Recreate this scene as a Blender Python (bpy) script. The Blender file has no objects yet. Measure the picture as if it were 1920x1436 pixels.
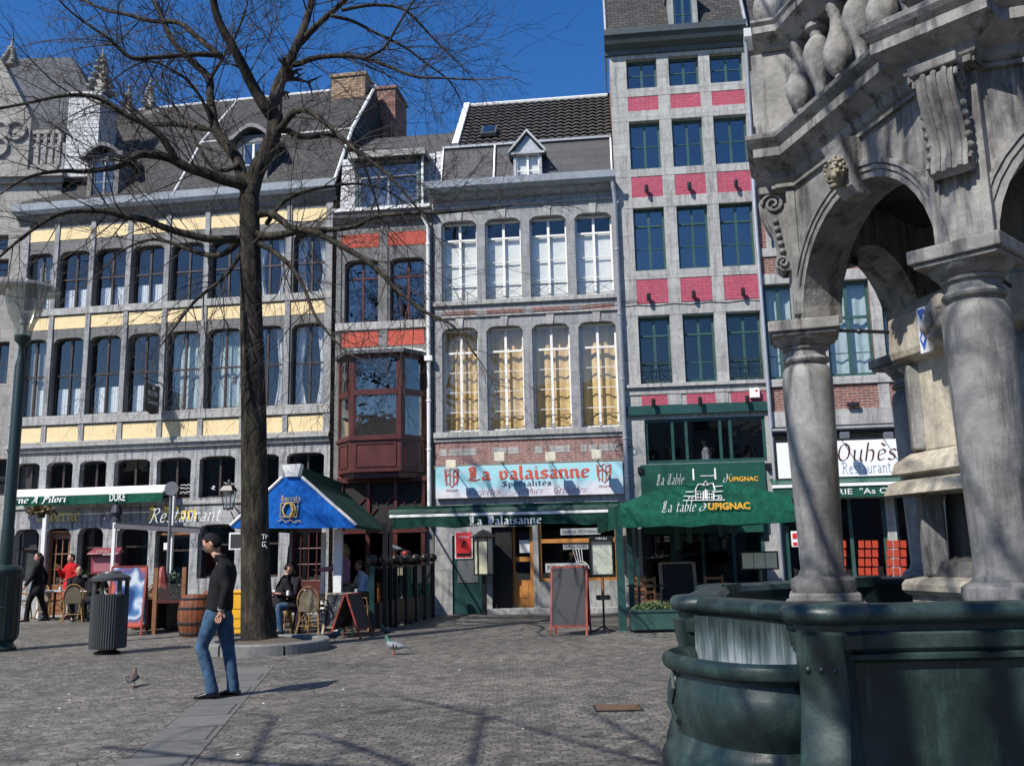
import bpy, bmesh, math, random
from mathutils import Vector, Matrix
R=math.radians; PI=math.pi
rng=random.Random(7)
SC=bpy.context.scene; COL=SC.collection
# ---------------- camera, world, sun, exposure
EYE=1.45; PITCH=R(10.384); ROLL=.0208; FPX=1734.6
cF=Vector((0,math.cos(PITCH),math.sin(PITCH))); _R=Vector((1,0,0)); _U=Vector((0,-math.sin(PITCH),math.cos(PITCH)))
cX=_R*math.cos(ROLL)-_U*math.sin(ROLL); cY=_R*math.sin(ROLL)+_U*math.cos(ROLL)
cd=bpy.data.cameras.new('camera'); cam=bpy.data.objects.new('camera',cd); COL.objects.link(cam)
m=Matrix((( cX.x,cY.x,-cF.x),(cX.y,cY.y,-cF.y),(cX.z,cY.z,-cF.z))).to_4x4(); m.translation=(0,0,EYE)
cam.matrix_world=m; cd.sensor_width=36; cd.lens=FPX/1920*36; cd.clip_end=2000; cd.clip_start=.05
SC.camera=cam
SUN=Vector((1.2,1.22,-1.80)).normalized()      # direction the light travels
w=bpy.data.worlds.new('World'); SC.world=w; w.use_nodes=True
nt=w.node_tree; bg=nt.nodes['Background']; sky=nt.nodes.new('ShaderNodeTexSky'); sky.sky_type='NISHITA'
sky.sun_disc=False; sky.sun_elevation=math.asin(-SUN.z); sky.sun_rotation=math.atan2(-SUN.x,-SUN.y)
sky.altitude=100; sky.air_density=1.0; sky.dust_density=.3; sky.ozone_density=3.0
hs=nt.nodes.new('ShaderNodeHueSaturation'); hs.inputs['Hue'].default_value=.509; hs.inputs['Saturation'].default_value=1.33; nt.links.new(sky.outputs[0],hs.inputs['Color']); nt.links.new(hs.outputs[0],bg.inputs[0]); bg.inputs[1].default_value=.12
sd=bpy.data.lights.new('sun','SUN'); sd.energy=5.0; sd.angle=R(.5); sd.color=(1,.955,.89)
so=bpy.data.objects.new('sun',sd); COL.objects.link(so); so.rotation_euler=SUN.to_track_quat('-Z','Y').to_euler(); so.location=(-10,-10,30)
vs=SC.view_settings; vs.view_transform='Standard'; vs.look='None'; vs.exposure=0.30; vs.gamma=1
SC.render.resolution_x=1024; SC.render.resolution_y=765
SC.cycles.max_bounces=7; SC.cycles.transparent_max_bounces=12; SC.cycles.diffuse_bounces=3; SC.cycles.glossy_bounces=3
# ---------------- measuring helpers: a sight line to a point on the ground or an upright plane
def ray(px,py): return cF*FPX+cX*(px-960)-cY*(py-718)
def ground(px,py,z=0):
    r=ray(px,py); t=(z-EYE)/r.z; return Vector((r.x*t,r.y*t,z))
def atY(px,py,Y,s=0):
    r=ray(px,py); t=Y/(r.y-s*r.x); return Vector((r.x*t,r.y*t,r.z*t+EYE))
# ---------------- mesh builder
class MB:
    def __init__(s): s.v=[]; s.f=[]
    def quad(s,*p):
        n=len(s.v); s.v+=[tuple(q) for q in p]; s.f.append(tuple(range(n,n+len(p)))); return s
    def box(s,x0,x1,y0,y1,z0,z1):
        n=len(s.v)
        s.v+=[(x,y,z) for z in (z0,z1) for (x,y) in ((x0,y0),(x1,y0),(x1,y1),(x0,y1))]
        s.f+=[tuple(n+i for i in f) for f in ((3,2,1,0),(4,5,6,7),(0,1,5,4),(1,2,6,5),(2,3,7,6),(3,0,4,7))]; return s
    def hexa(s,b,t):
        n=len(s.v); k=len(b); s.v+=[tuple(p) for p in b]+[tuple(p) for p in t]
        s.f.append(tuple(n+i for i in reversed(range(k)))); s.f.append(tuple(n+k+i for i in range(k)))
        for i in range(k): j=(i+1)%k; s.f.append((n+i,n+j,n+k+j,n+k+i))
        return s
    def prism(s,poly,y0,y1):   # polygon in xz, counter-clockwise seen from -y
        return s.hexa([(x,y1,z) for x,z in poly][::-1],[(x,y0,z) for x,z in poly][::-1]) if 0 else s.hexa([(x,y1,z) for x,z in poly],[(x,y0,z) for x,z in poly])
    def slab(s,poly,z0,z1): return s.hexa([(x,y,z0) for x,y in poly],[(x,y,z1) for x,y in poly])
    def bar(s,a,b,w,t=None,up=(0,0,1)):
        a=Vector(a); b=Vector(b); t=t or w; d=(b-a).normalized(); u=Vector(up)
        if abs(d.dot(u))>.97: u=Vector((0,1,0))
        x=d.cross(u).normalized()*w/2; y=d.cross(x).normalized()*t/2
        return s.hexa([a+x+y,a-x+y,a-x-y,a+x-y],[b+x+y,b-x+y,b-x-y,b+x-y])
    def tube(s,pts,rad,n=8,cap=True):
        pts=[Vector(p) for p in pts]
        if not hasattr(rad,'__len__'): rad=[rad]*len(pts)
        base=len(s.v); d0=(pts[1]-pts[0]).normalized(); x=d0.orthogonal().normalized()
        for i,p in enumerate(pts):
            d=(pts[min(i+1,len(pts)-1)]-pts[max(i-1,0)]).normalized()
            x=(x-d*x.dot(d)).normalized(); y=d.cross(x)
            for k in range(n):
                a=2*PI*k/n; s.v.append(tuple(p+(x*math.cos(a)+y*math.sin(a))*rad[i]))
        for i in range(len(pts)-1):
            for k in range(n):
                a=base+i*n+k; b=base+i*n+(k+1)%n; s.f.append((a,b,b+n,a+n))
        if cap: s.f.append(tuple(base+k for k in reversed(range(n)))); s.f.append(tuple(base+(len(pts)-1)*n+k for k in range(n)))
        return s
    def lathe(s,prof,n=24,c=(0,0,0),a0=0,a1=2*PI,sx=1,sy=1,cap=True):
        full=abs(a1-a0)>2*PI-.01; m_=n if full else n+1; base=len(s.v)
        for r,z in prof:
            for k in range(m_):
                a=a0+(a1-a0)*k/n; s.v.append((c[0]+r*sx*math.cos(a),c[1]+r*sy*math.sin(a),c[2]+z))
        for i in range(len(prof)-1):
            for k in range(n if not full else m_):
                a=base+i*m_+k; b=base+i*m_+(k+1)%m_; s.f.append((a,b,b+m_,a+m_))
        if cap and full:
            s.f.append(tuple(base+k for k in reversed(range(m_)))); s.f.append(tuple(base+(len(prof)-1)*m_+k for k in range(m_)))
        return s
    def ball(s,c,r,n=12,sz=1,sx=1,sy=1):
        pr=[(max(r*math.sin(PI*i/n),1e-4),-r*math.cos(PI*i/n)*sz) for i in range(n+1)]
        return s.lathe(pr,n+4,c,sx=sx,sy=sy)
    def sweep(s,path,prof,closed=False):
        # path: plan points [(x,y,z)], prof: [(out,z)] with out to the right of travel
        P=[Vector(p) for p in path]; n=len(P); base=len(s.v); k=len(prof)
        for i,p in enumerate(P):
            a=P[i-1] if (i or closed) else None; b=P[(i+1)%n] if (i<n-1 or closed) else None
            d1=(p-a).normalized() if a is not None else None; d2=(b-p).normalized() if b is not None else None
            d1=d1 or d2; d2=d2 or d1
            n1=Vector((d1.y,-d1.x,0)); n2=Vector((d2.y,-d2.x,0)); mm=(n1+n2); mm=mm/max(mm.length_squared/2,.3)
            for o,z in prof: s.v.append((p.x+mm.x*o,p.y+mm.y*o,p.z+z))
        for i in range(n if closed else n-1):
            j=(i+1)%n
            for q in range(k-1):
                s.f.append((base+i*k+q,base+j*k+q,base+j*k+q+1,base+i*k+q+1))
        if not closed:
            s.f.append(tuple(base+q for q in range(k))); s.f.append(tuple(base+(n-1)*k+q for q in reversed(range(k))))
        return s
    def add(s,o,M=None):
        n=len(s.v); s.v+=[tuple(M@Vector(p)) if M else p for p in o.v]; s.f+=[tuple(n+i for i in f) for f in o.f]; return s
    def build(s,name,mat,parent=None,smooth=False,bevel=0,loc=None,rz=0):
        me=bpy.data.meshes.new(name); me.from_pydata(s.v,[],s.f); me.update()
        if mat:
            for q in (mat if isinstance(mat,(list,tuple)) else [mat]): me.materials.append(q)
        if smooth:
            bm=bmesh.new(); bm.from_mesh(me); bmesh.ops.remove_doubles(bm,verts=bm.verts,dist=2e-4); bmesh.ops.recalc_face_normals(bm,faces=bm.faces); bm.to_mesh(me); bm.free()
            me.polygons.foreach_set('use_smooth',[True]*len(me.polygons))
            if smooth!='all': me.set_sharp_from_angle(angle=R(38))
        o=bpy.data.objects.new(name,me); COL.objects.link(o)
        if parent: o.parent=parent
        if loc: o.location=loc
        if rz: o.rotation_euler.z=rz
        if bevel:
            b=o.modifiers.new('bevel','BEVEL'); b.width=bevel; b.segments=2; b.limit_method='ANGLE'; b.harden_normals=False
        return o
def split(mb,name,mat,parent=None,**k):
    par=list(range(len(mb.v)))
    def fd(a):
        while par[a]!=a: par[a]=par[par[a]]; a=par[a]
        return a
    for f in mb.f:
        for q in f[1:]: par[fd(f[0])]=fd(q)
    gr={}
    for f in mb.f: gr.setdefault(fd(f[0]),[]).append(f)
    out=[]
    for fs in gr.values():
        m2=MB(); mp={}
        for f in fs:
            for q in f:
                if q not in mp: mp[q]=len(m2.v); m2.v.append(mb.v[q])
            m2.f.append(tuple(mp[q] for q in f))
        out.append(m2.build(name,mat,parent,**k))
    return out
def tag(o,label=None,cat=None,group=None,kind=None):
    if label: o['label']=label
    if cat: o['category']=cat
    if group: o['group']=group
    if kind: o['kind']=kind
    return o
def thing(name,label,cat,loc=(0,0,0),rz=0,group=None):
    o=bpy.data.objects.new(name,None); COL.objects.link(o); o.location=loc; o.rotation_euler=(0,0,rz); o.empty_display_size=.1
    return tag(o,label,cat,group)
def dup(o,parent=None,loc=None,rz=None,label=None):
    c=o.copy(); COL.objects.link(c)
    if parent: c.parent=parent
    for ch in [q for q in bpy.data.objects if q.parent==o]: dup(ch,c)
    if loc is not None: c.location=loc
    if rz is not None: c.rotation_euler.z=rz
    if label: c['label']=label
    return c
# ---------------- materials
class NT:
    def __init__(s,name):
        s.m=bpy.data.materials.new(name); s.m.use_nodes=True; s.t=s.m.node_tree; s.b=s.t.nodes['Principled BSDF']; s.out=s.t.nodes['Material Output']
        s.tc=s.t.nodes.new('ShaderNodeTexCoord')
    def n(s,k,**kw):
        o=s.t.nodes.new('ShaderNode'+k)
        for a,v in kw.items():
            if a in o.inputs: o.inputs[a].default_value=v
            else: setattr(o,a,v)
        return o
    def l(s,a,b): s.t.links.new(a,b)
    def map(s,scale=(1,1,1),rot=(0,0,0)):
        o=s.n('Mapping'); o.inputs['Scale'].default_value=scale; o.inputs['Rotation'].default_value=rot; s.l(s.tc.outputs['Object'],o.inputs[0]); return o.outputs[0]
    def noise(s,vec,scale,detail=6,rough=.6):
        o=s.n('TexNoise'); o.inputs['Scale'].default_value=scale; o.inputs['Detail'].default_value=detail; o.inputs['Roughness'].default_value=rough; s.l(vec,o.inputs['Vector']); return o.outputs['Fac']
    def ramp(s,fac,stops):
        o=s.n('ValToRGB'); e=o.color_ramp.elements
        while len(e)<len(stops): e.new(.5)
        for i,(p,c) in enumerate(stops): e[i].position=p; e[i].color=(*c,1) if len(c)==3 else c
        s.l(fac,o.inputs[0]); return o.outputs[0]
    def mix(s,a,b,fac,mode='MIX'):
        o=s.n('Mix',data_type='RGBA',blend_type=mode)
        for i,v in ((6,a),(7,b)):
            if isinstance(v,tuple): o.inputs[i].default_value=(*v,1)
            else: s.l(v,o.inputs[i])
        if isinstance(fac,(int,float)): o.inputs[0].default_value=fac
        else: s.l(fac,o.inputs[0])
        return o.outputs[2]
    def bump(s,h,strength=.4,dist=.01):
        o=s.n('Bump'); o.inputs['Strength'].default_value=strength; o.inputs['Distance'].default_value=dist; s.l(h,o.inputs['Height']); s.l(o.outputs[0],s.b.inputs['Normal']); return o
def g(v): return (v,v,v)
def paint(name,col,rough=.5,var=.18,scale=6,bump=.0,metal=0,spec=.5,streak=0,streakcol=None,fine=40):
    N=NT(name); v=N.tc.outputs['Object']
    f=N.noise(v,scale); c2=tuple(max(0,c*(1-var)) for c in col); c3=tuple(min(1,c*(1+var)) for c in col)
    c=N.ramp(f,[(.3,c2),(.7,c3)])
    if streak:
        sv=N.map((9,9,.9)); sf=N.noise(sv,1.3,8,.7); sm=N.ramp(sf,[(.5,g(0)),(.68,g(1))]); o=N.n('Math',operation='MULTIPLY'); N.l(sm,o.inputs[0]); o.inputs[1].default_value=streak
        c=N.mix(c,streakcol or tuple(x*.35 for x in col),o.outputs[0])
    f2=N.noise(v,fine,3); c=N.mix(c,N.ramp(f2,[(.35,g(.75)),(.65,g(1.15))]),.5,'MULTIPLY')
    N.l(c,N.b.inputs['Base Color']); N.b.inputs['Roughness'].default_value=rough; N.b.inputs['Metallic'].default_value=metal
    N.b.inputs['Specular IOR Level'].default_value=spec
    if bump: N.bump(f2,bump,.01)
    return N.m
def bricks(name,c1,c2,mortar,bw=.22,bh=.07,ms=.011,rough=.85,bump=.5,painted=False,var=.35,plane='xz',stagger=.5,streak=0,wob=.004):
    N=NT(name); v=N.tc.outputs['Object']
    sep=N.n('SeparateXYZ'); N.l(v,sep.inputs[0]); com=N.n('CombineXYZ')
    ax={'xz':('X','Z'),'yz':('Y','Z'),'xy':('X','Y')}[plane]
    nz=N.noise(v,3,2)
    def wobble(o,amt):
        a=N.n('Math',operation='MULTIPLY_ADD'); N.l(nz,a.inputs[0]); a.inputs[1].default_value=amt; N.l(o,a.inputs[2]); return a.outputs[0]
    N.l(wobble(sep.outputs[ax[0]],wob*3),com.inputs[0]); N.l(wobble(sep.outputs[ax[1]],wob*6),com.inputs[1])
    b=N.n('TexBrick'); b.offset=stagger; N.l(com.outputs[0],b.inputs['Vector'])
    for k,x in (('Scale',1),('Brick Width',bw),('Row Height',bh),('Mortar Size',ms),('Mortar Smooth',.2),('Bias',0)): b.inputs[k].default_value=x
    b.inputs['Color1'].default_value=(*c1,1); b.inputs['Color2'].default_value=(*c2,1); b.inputs['Mortar'].default_value=(*mortar,1)
    f=N.noise(v,9,5); c=N.mix(b.outputs['Color'],N.ramp(f,[(.3,g(1-var)),(.7,g(1+var*.6))]),.8,'MULTIPLY')
    if streak:
        sv=N.map((7,7,.7)); sf=N.noise(sv,1.3,8,.7); sm=N.ramp(sf,[(.48,g(1)),(.66,g(1-streak))]); c=N.mix(c,sm,1.0,'MULTIPLY')
    N.l(c,N.b.inputs['Base Color']); N.b.inputs['Roughness'].default_value=rough; N.b.inputs['Specular IOR Level'].default_value=.3
    inv=N.n('Math',operation='SUBTRACT'); inv.inputs[0].default_value=1; N.l(b.outputs['Fac'],inv.inputs[1])
    ad=N.n('Math',operation='ADD'); N.l(inv.outputs[0],ad.inputs[0]); fm=N.n('Math',operation='MULTIPLY'); N.l(N.noise(v,35,4),fm.inputs[0]); fm.inputs[1].default_value=.7; N.l(fm.outputs[0],ad.inputs[1])
    N.bump(ad.outputs[0],bump,.012)
    return N.m
def glassmat(name,tint=(.75,.8,.82),refl=.22,rough=.01,wav=.02):
    N=NT(name); t=N.t; t.nodes.remove(N.b)
    tr=N.n('BsdfTransparent'); tr.inputs[0].default_value=(*tint,1)
    gl=N.n('BsdfGlossy'); gl.inputs['Roughness'].default_value=rough; gl.inputs[0].default_value=(1,1,1,1)
    fr=N.n('LayerWeight'); fr.inputs[0].default_value=.5; pw=N.n('Math',operation='POWER'); pw.inputs[1].default_value=3; N.l(fr.outputs['Facing'],pw.inputs[0])
    mx=N.n('MixShader'); mr=N.n('MapRange'); mr.inputs['To Min'].default_value=refl; mr.inputs['To Max'].default_value=.9
    N.l(pw.outputs[0],mr.inputs['Value']); N.l(mr.outputs[0],mx.inputs[0]); N.l(tr.outputs[0],mx.inputs[1]); N.l(gl.outputs[0],mx.inputs[2]); N.l(mx.outputs[0],N.out.inputs[0])
    bp=N.n('Bump'); bp.inputs['Strength'].default_value=wav; bp.inputs['Distance'].default_value=.05; N.l(N.noise(N.tc.outputs['Object'],2.2,2),bp.inputs['Height']); N.l(bp.outputs[0],gl.inputs['Normal'])
    return N.m
def lit(name,col,strength=1):
    N=NT(name); N.b.inputs['Base Color'].default_value=(*col,1); N.b.inputs['Emission Color'].default_value=(*col,1); N.b.inputs['Emission Strength'].default_value=strength; return N.m
M={}
M['lime']=bricks('grey_limestone',(.33,.33,.33),(.27,.275,.28),(.19,.19,.19),.62,.31,.006,.8,.25,var=.25,streak=.4)
M['limedark']=bricks('weathered_limestone',(.20,.198,.19),(.16,.16,.155),(.11,.11,.11),.62,.31,.006,.85,.3,var=.3,streak=.35)
M['limelight']=bricks('pale_limestone',(.43,.425,.405),(.35,.345,.33),(.23,.23,.22),.75,.36,.005,.8,.25,var=.24,streak=.42)
M['limestain']=bricks('streaked_limestone',(.40,.40,.395),(.32,.325,.33),(.2,.2,.2),.5,.36,.006,.8,.25,var=.3,streak=.8)
M['yellow']=bricks('cream_painted_render',(.80,.64,.37),(.76,.60,.33),(.78,.62,.35),.25,.08,.004,.8,.12,var=.08,streak=.12)
M['pink']=bricks('raspberry_painted_brick',(.45,.10,.145),(.40,.08,.125),(.36,.07,.11),.22,.075,.009,.75,.6,var=.2,streak=.15)
M['orange']=bricks('orange_red_painted_brick',(.50,.10,.065),(.44,.085,.055),(.40,.075,.05),.22,.075,.009,.75,.6,var=.18,streak=.15)
M['brick']=bricks('old_red_brick',(.30,.11,.08),(.19,.075,.06),(.30,.27,.24),.22,.068,.011,.9,.7)
M['brickside']=bricks('side_wall_brick',(.34,.15,.10),(.22,.11,.085),(.33,.28,.23),.22,.068,.012,.9,.8,plane='yz')
M['brickpale']=bricks('worn_pinkish_brick',(.36,.16,.135),(.28,.14,.12),(.36,.31,.28),.2,.06,.01,.9,.6,streak=.3)
M['chim']=bricks('tan_chimney_brick',(.30,.18,.10),(.20,.11,.07),(.36,.30,.23),.2,.085,.016,.9,.8)
M['slate']=bricks('dark_slate_shingles',(.070,.066,.062),(.038,.037,.036),(.015,.015,.015),.2,.115,.008,.75,.8,var=.35)
M['slatepanel']=bricks('charcoal_roof_panels',(.075,.075,.078),(.06,.06,.064),(.05,.05,.05),.62,.24,.006,.6,.5,var=.15)
M['slatewhite']=bricks('pale_slate_hanging',(.62,.62,.62),(.52,.52,.53),(.2,.2,.2),.24,.13,.01,.7,.5,var=.15)
M['tile']=paint('brown_grey_pantile',(.065,.060,.057),.75,.35,3,.6)
M['lead']=paint('zinc_sheet',(.36,.37,.38),.45,.2,4,metal=.5)
M['leaddark']=paint('dark_zinc',(.10,.105,.11),.5,.2,4,metal=.3)
M['gutter']=paint('blue_grey_gutter',(.30,.33,.36),.45,.15,4,streak=.3)
M['flash']=paint('white_lime_flashing',(.72,.72,.70),.8,.15,8)
M['white']=paint('white_woodwork',(.80,.79,.74),.45,.06,5)
M['brown']=paint('dark_brown_woodwork',(.045,.03,.025),.45,.2,5)
M['maroon']=paint('maroon_woodwork',(.085,.023,.020),.35,.25,4,.05)
M['green']=paint('dark_green_paint',(.018,.065,.058),.4,.2,4)
M['greenwin']=paint('green_window_paint',(.035,.085,.075),.4,.2,4)
M['greensign']=paint('green_signboard',(.012,.075,.05),.4,.12,3)
M['cornicegreen']=paint('blue_green_cornice',(.045,.062,.066),.45,.2,4)
M['black']=paint('black_metal',(.012,.013,.014),.4,.2,6)
M['grey']=paint('grey_metal',(.22,.23,.24),.4,.2,6,metal=.6)
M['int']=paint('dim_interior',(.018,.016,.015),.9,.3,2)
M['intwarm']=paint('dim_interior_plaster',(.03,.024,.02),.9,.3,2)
M['glass']=glassmat('window_glass',(.88,.9,.9),.10)
M['glassdark']=glassmat('tinted_glass',(.5,.52,.54),.10)
M['glasssky']=glassmat('reflective_glass',(.42,.42,.42),.2,wav=.1)
M['net']=paint('white_net_curtain',(.78,.78,.78),.9,.12,8)
M['ochre']=paint('ochre_curtain',(.82,.58,.27),.9,.1,5)
M['shutter']=paint('ivory_inside_shutter',(.86,.85,.80),.6,.05,5)
M['greycurtain']=paint('pale_teal_curtain',(.42,.50,.50),.9,.12,5)
M['wood']=paint('brown_wood',(.22,.10,.045),.5,.3,5,.1)
M['orangewood']=paint('varnished_orange_wood',(.55,.24,.06),.35,.2,5,.05)
M['steelwhite']=paint('white_lacquered_metal',(.82,.82,.80),.4,.05,5)
M['pipe']=paint('zinc_downpipe',(.40,.42,.45),.4,.15,3,metal=.4)
# ---------------- pen lettering: strokes drawn with a flat nib
GL={
'a':(3.3,[[(.8,4.4),(1.4,5),(2.4,4.4),(2.4,.6),(3,0)],[(2.4,2.9),(1,2.3),(.7,1),(1.3,0),(2.4,.9)]]),
'b':(3.4,[[(.8,8),(.8,.8),(1.6,0),(2.8,.8),(2.8,4),(1.8,5),(.8,4.2)]]),
'c':(3.1,[[(2.7,4.2),(1.8,5),(.8,4.2),(.8,.8),(1.6,0),(2.7,.7)]]),
'd':(3.5,[[(1.2,8),(2.8,6),(2.8,.8),(1.8,0),(.8,.8),(.8,4),(1.8,5),(2.8,4.2)]]),
'e':(3.2,[[(.8,2.3),(2.8,3.3),(2.6,4.4),(1.8,5),(.8,4.2),(.8,.8),(1.6,0),(2.8,.8)]]),
'f':(2.6,[[(2.6,7.4),(1.8,8),(1,7.2),(1,0)],[(.1,5),(2.3,5)]]),
'h':(3.5,[[(.8,8),(.8,0)],[(.8,4.2),(1.8,5),(2.8,4.2),(2.8,.6),(2.2,-.4)]]),
'i':(1.9,[[(.4,4.4),(.9,5),(.9,.6),(1.5,0)],[(.7,6.6),(1.1,7)]]),
'l':(1.9,[[(.5,7.6),(.9,8),(.9,.7),(1.5,0)]]),
'n':(3.6,[[(.3,4.4),(.8,5),(.8,.4),(1.2,0)],[(.9,4.1),(1.9,5),(2.7,4.2),(2.7,.6),(3.3,0)]]),
'm':(5.2,[[(.3,4.4),(.8,5),(.8,.4),(1.2,0)],[(.9,4.1),(1.8,5),(2.5,4.2),(2.5,.3)],[(2.6,4.1),(3.5,5),(4.2,4.2),(4.2,.6),(4.8,0)]]),
'o':(3.5,[[(.8,4.2),(.8,.8),(1.7,0),(2.7,.8),(2.7,4.2),(1.8,5),(.8,4.2)]]),
'p':(3.5,[[(.4,4.5),(.9,5),(.9,-2.6)],[(.9,4.2),(1.8,5),(2.8,4.2),(2.8,.8),(1.8,0),(.9,.6)]]),
'r':(2.8,[[(.3,4.4),(.8,5),(.8,.5),(1.3,0)],[(.9,4),(1.8,5),(2.4,4.3)]]),
's':(3.0,[[(2.6,4.3),(1.7,5),(.8,4.2),(.9,3.2),(2.5,1.9),(2.5,.8),(1.6,0),(.6,.8)]]),
't':(2.5,[[(1,6.8),(1,.8),(1.6,0),(2.3,.6)],[(.1,5),(2.2,5)]]),
'u':(3.6,[[(.3,4.5),(.8,5),(.8,.8),(1.6,0),(2.7,.9)],[(2.7,5),(2.7,.6),(3.3,0)]]),
'v':(3.4,[[(.4,4.6),(.9,5),(.9,1),(1.8,0),(2.8,1.2),(2.8,4.2),(2,5)]]),
"'":(1.2,[[(.7,8),(.5,6.6)]]),'-':(2.4,[[(.3,2.6),(2,2.6)]]),' ':(2.6,[]),'.':(1.4,[[(.5,0),(.8,.3)]]),'"':(2,[[(.5,8),(.4,6.8)],[(1.3,8),(1.2,6.8)]]),
'L':(4.6,[[(2.6,7.2),(1.6,8),(.6,7),(1.4,6),(1.5,1.4),(.5,.2),(1.2,.5),(2.4,0),(3.4,-.1),(4.4,1)],[(2.5,7.4),(2.5,1.5)]]),
'V':(4.4,[[(.3,7),(1,8),(1.6,7.2),(1.2,2),(2.2,0),(3.6,1.4),(3.8,6),(2.8,8),(2,7)],[(2.5,7),(2.5,1)]]),
'S':(4.0,[[(3.6,7),(2.4,8),(.9,7),(1,5.2),(3.2,3.4),(3.3,1.2),(2,0),(.5,1)],[(2.2,7.4),(2.2,.8)]]),
'T':(4.2,[[(.3,6.6),(.9,7.8),(2.4,7.2),(3.9,7.9)],[(2.3,7),(1.2,5),(.8,2),(1.7,.2),(3.4,0),(4,1)],[(2.6,6.6),(2.6,1.4)]]),
'A':(4.4,[[(.3,.6),(.9,0),(1.5,1),(2,6),(1.2,7.6)],[(1.9,8),(2.9,7),(3.1,.6),(3.8,0)],[(.8,3.2),(3.1,3.2)]]),
'P':(4.2,[[(.3,7),(1.1,8),(1.4,6.8),(1.3,-1.2),(.5,-.4)],[(1.4,7),(2.6,8),(3.7,7),(3.7,4.4),(2.6,3.4),(1.4,4)],[(2.5,7.4),(2.5,4)]]),
'R':(4.6,[[(.3,7),(1.1,8),(1.4,6.8),(1.3,.4),(.5,0)],[(1.4,7.2),(2.6,8),(3.6,6.8),(3.4,5),(1.5,4.2),(2.8,3.4),(3.5,.8),(4.4,0)]]),
'F':(4.0,[[(1.6,8),(1.5,.8),(.5,0)],[(.3,7),(1.2,7.8),(3.8,7.6)],[(1.5,4.2),(3.2,4.4)]]),
'G':(4.5,[[(3.8,6.8),(2.4,8),(.9,6.4),(.8,2),(2.2,0),(3.6,1.2),(3.6,3.6),(2.4,3.8)],[(3.6,3),(3.5,-1.6),(2,-2.4)]]),
'O':(4.8,[[(2.4,8),(.9,6.4),(.9,1.8),(2.3,0),(3.9,1.6),(3.9,6.2),(2.4,8)]]),
'0':(3.4,[[(1.6,6),(.8,4.6),(.8,1.4),(1.6,0),(2.6,1.4),(2.6,4.6),(1.6,6)]]),
}
GL['é']=(3.2,GL['e'][1]+[[(1.4,6.4),(2.4,7.6)]]); GL['è']=(3.2,GL['e'][1]+[[(2.4,6.4),(1.3,7.6)]])
def nib(body,width,h,mat,name,parent,loc,nibw=.75,ang=42,shear=0,thick=.006,smooth=1,M0=None,stretch=1):
    """flat lettering in the local xz plane facing -y; width x cap height h, lower left corner at loc"""
    tot=sum(GL[c][0] for c in body); sx=width/tot; sz=h/8; mb=MB(); x=0; na=R(ang)
    dn=Vector((math.cos(na),math.sin(na)))*nibw/2; k=0
    if nibw<.5: dn=None
    for c in body:
        adv,st=GL[c]
        for pl in st:
            P=[Vector(p) for p in pl]
            if smooth and len(P)>2:
                Q=[P[0]]
                for i in range(len(P)-1):
                    Q.append(P[i]*.75+P[i+1]*.25 if i else P[i]*.6+P[i+1]*.4); Q.append(P[i]*.25+P[i+1]*.75 if i<len(P)-2 else P[i]*.4+P[i+1]*.6)
                Q.append(P[-1]); P=Q
            for a,b in zip(P,P[1:]):
                e=(b-a).normalized()*.06*nibw; a2,b2=a-e,b+e
                if dn is None:
                    q=Vector((-(b-a).y,(b-a).x)).normalized()*nibw/2; pts=[a2-q,b2-q,b2+q,a2+q]
                else:
                    pts=[a2-dn,b2-dn,b2+dn,a2+dn]
                    if abs((b-a).normalized().cross(dn.normalized()) if 0 else (b-a).normalized().x*dn.normalized().y-(b-a).normalized().y*dn.normalized().x)<.3:
                        q=Vector((-(b-a).y,(b-a).x)).normalized()*nibw*.16; pts=[a2-q,b2-q,b2+q,a2+q]
                area=(pts[1]-pts[0]).x*(pts[2]-pts[1]).y-(pts[1]-pts[0]).y*(pts[2]-pts[1]).x
                if area<0: pts=pts[::-1]
                k+=1; y=-thick-(k%23)*.00012
                mb.quad(*[(((p.x+x)+p.y*shear)*sx,y,p.y*sz) for p in pts])
        x+=adv
    o=mb.build(name,mat,parent); o.location=loc
    if M0: o.matrix_local=M0
    return o
def textmesh(body,width,h,mat,name,parent,loc,bold=0,shear=0,thick=.004):
    cu=bpy.data.curves.new('t','FONT'); cu.body=body; cu.extrude=.002; cu.offset=bold; cu.shear=shear; cu.resolution_u=3
    ob=bpy.data.objects.new('t',cu); COL.objects.link(ob); dg=bpy.context.evaluated_depsgraph_get(); dg.update()
    me=bpy.data.meshes.new_from_object(ob.evaluated_get(dg)); bpy.data.objects.remove(ob)
    xs=[v.co.x for v in me.vertices]; ys=[v.co.y for v in me.vertices]; x0,x1,y0,y1=min(xs),max(xs),min(ys),max(ys)
    for v in me.vertices:
        v.co=((v.co.x-x0)/(x1-x0)*width,-thick+(-.002 if v.co.z>0 else .002),(v.co.y-y0)/(y1-y0)*h)
    me.flip_normals(); me.materials.clear(); me.materials.append(mat); me.name=name
    o=bpy.data.objects.new(name,me); COL.objects.link(o); o.parent=parent; o.location=loc; return o
def colm(name,col,rough=.5,**k): return paint(name,col,rough,.08,5,**k)
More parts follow.
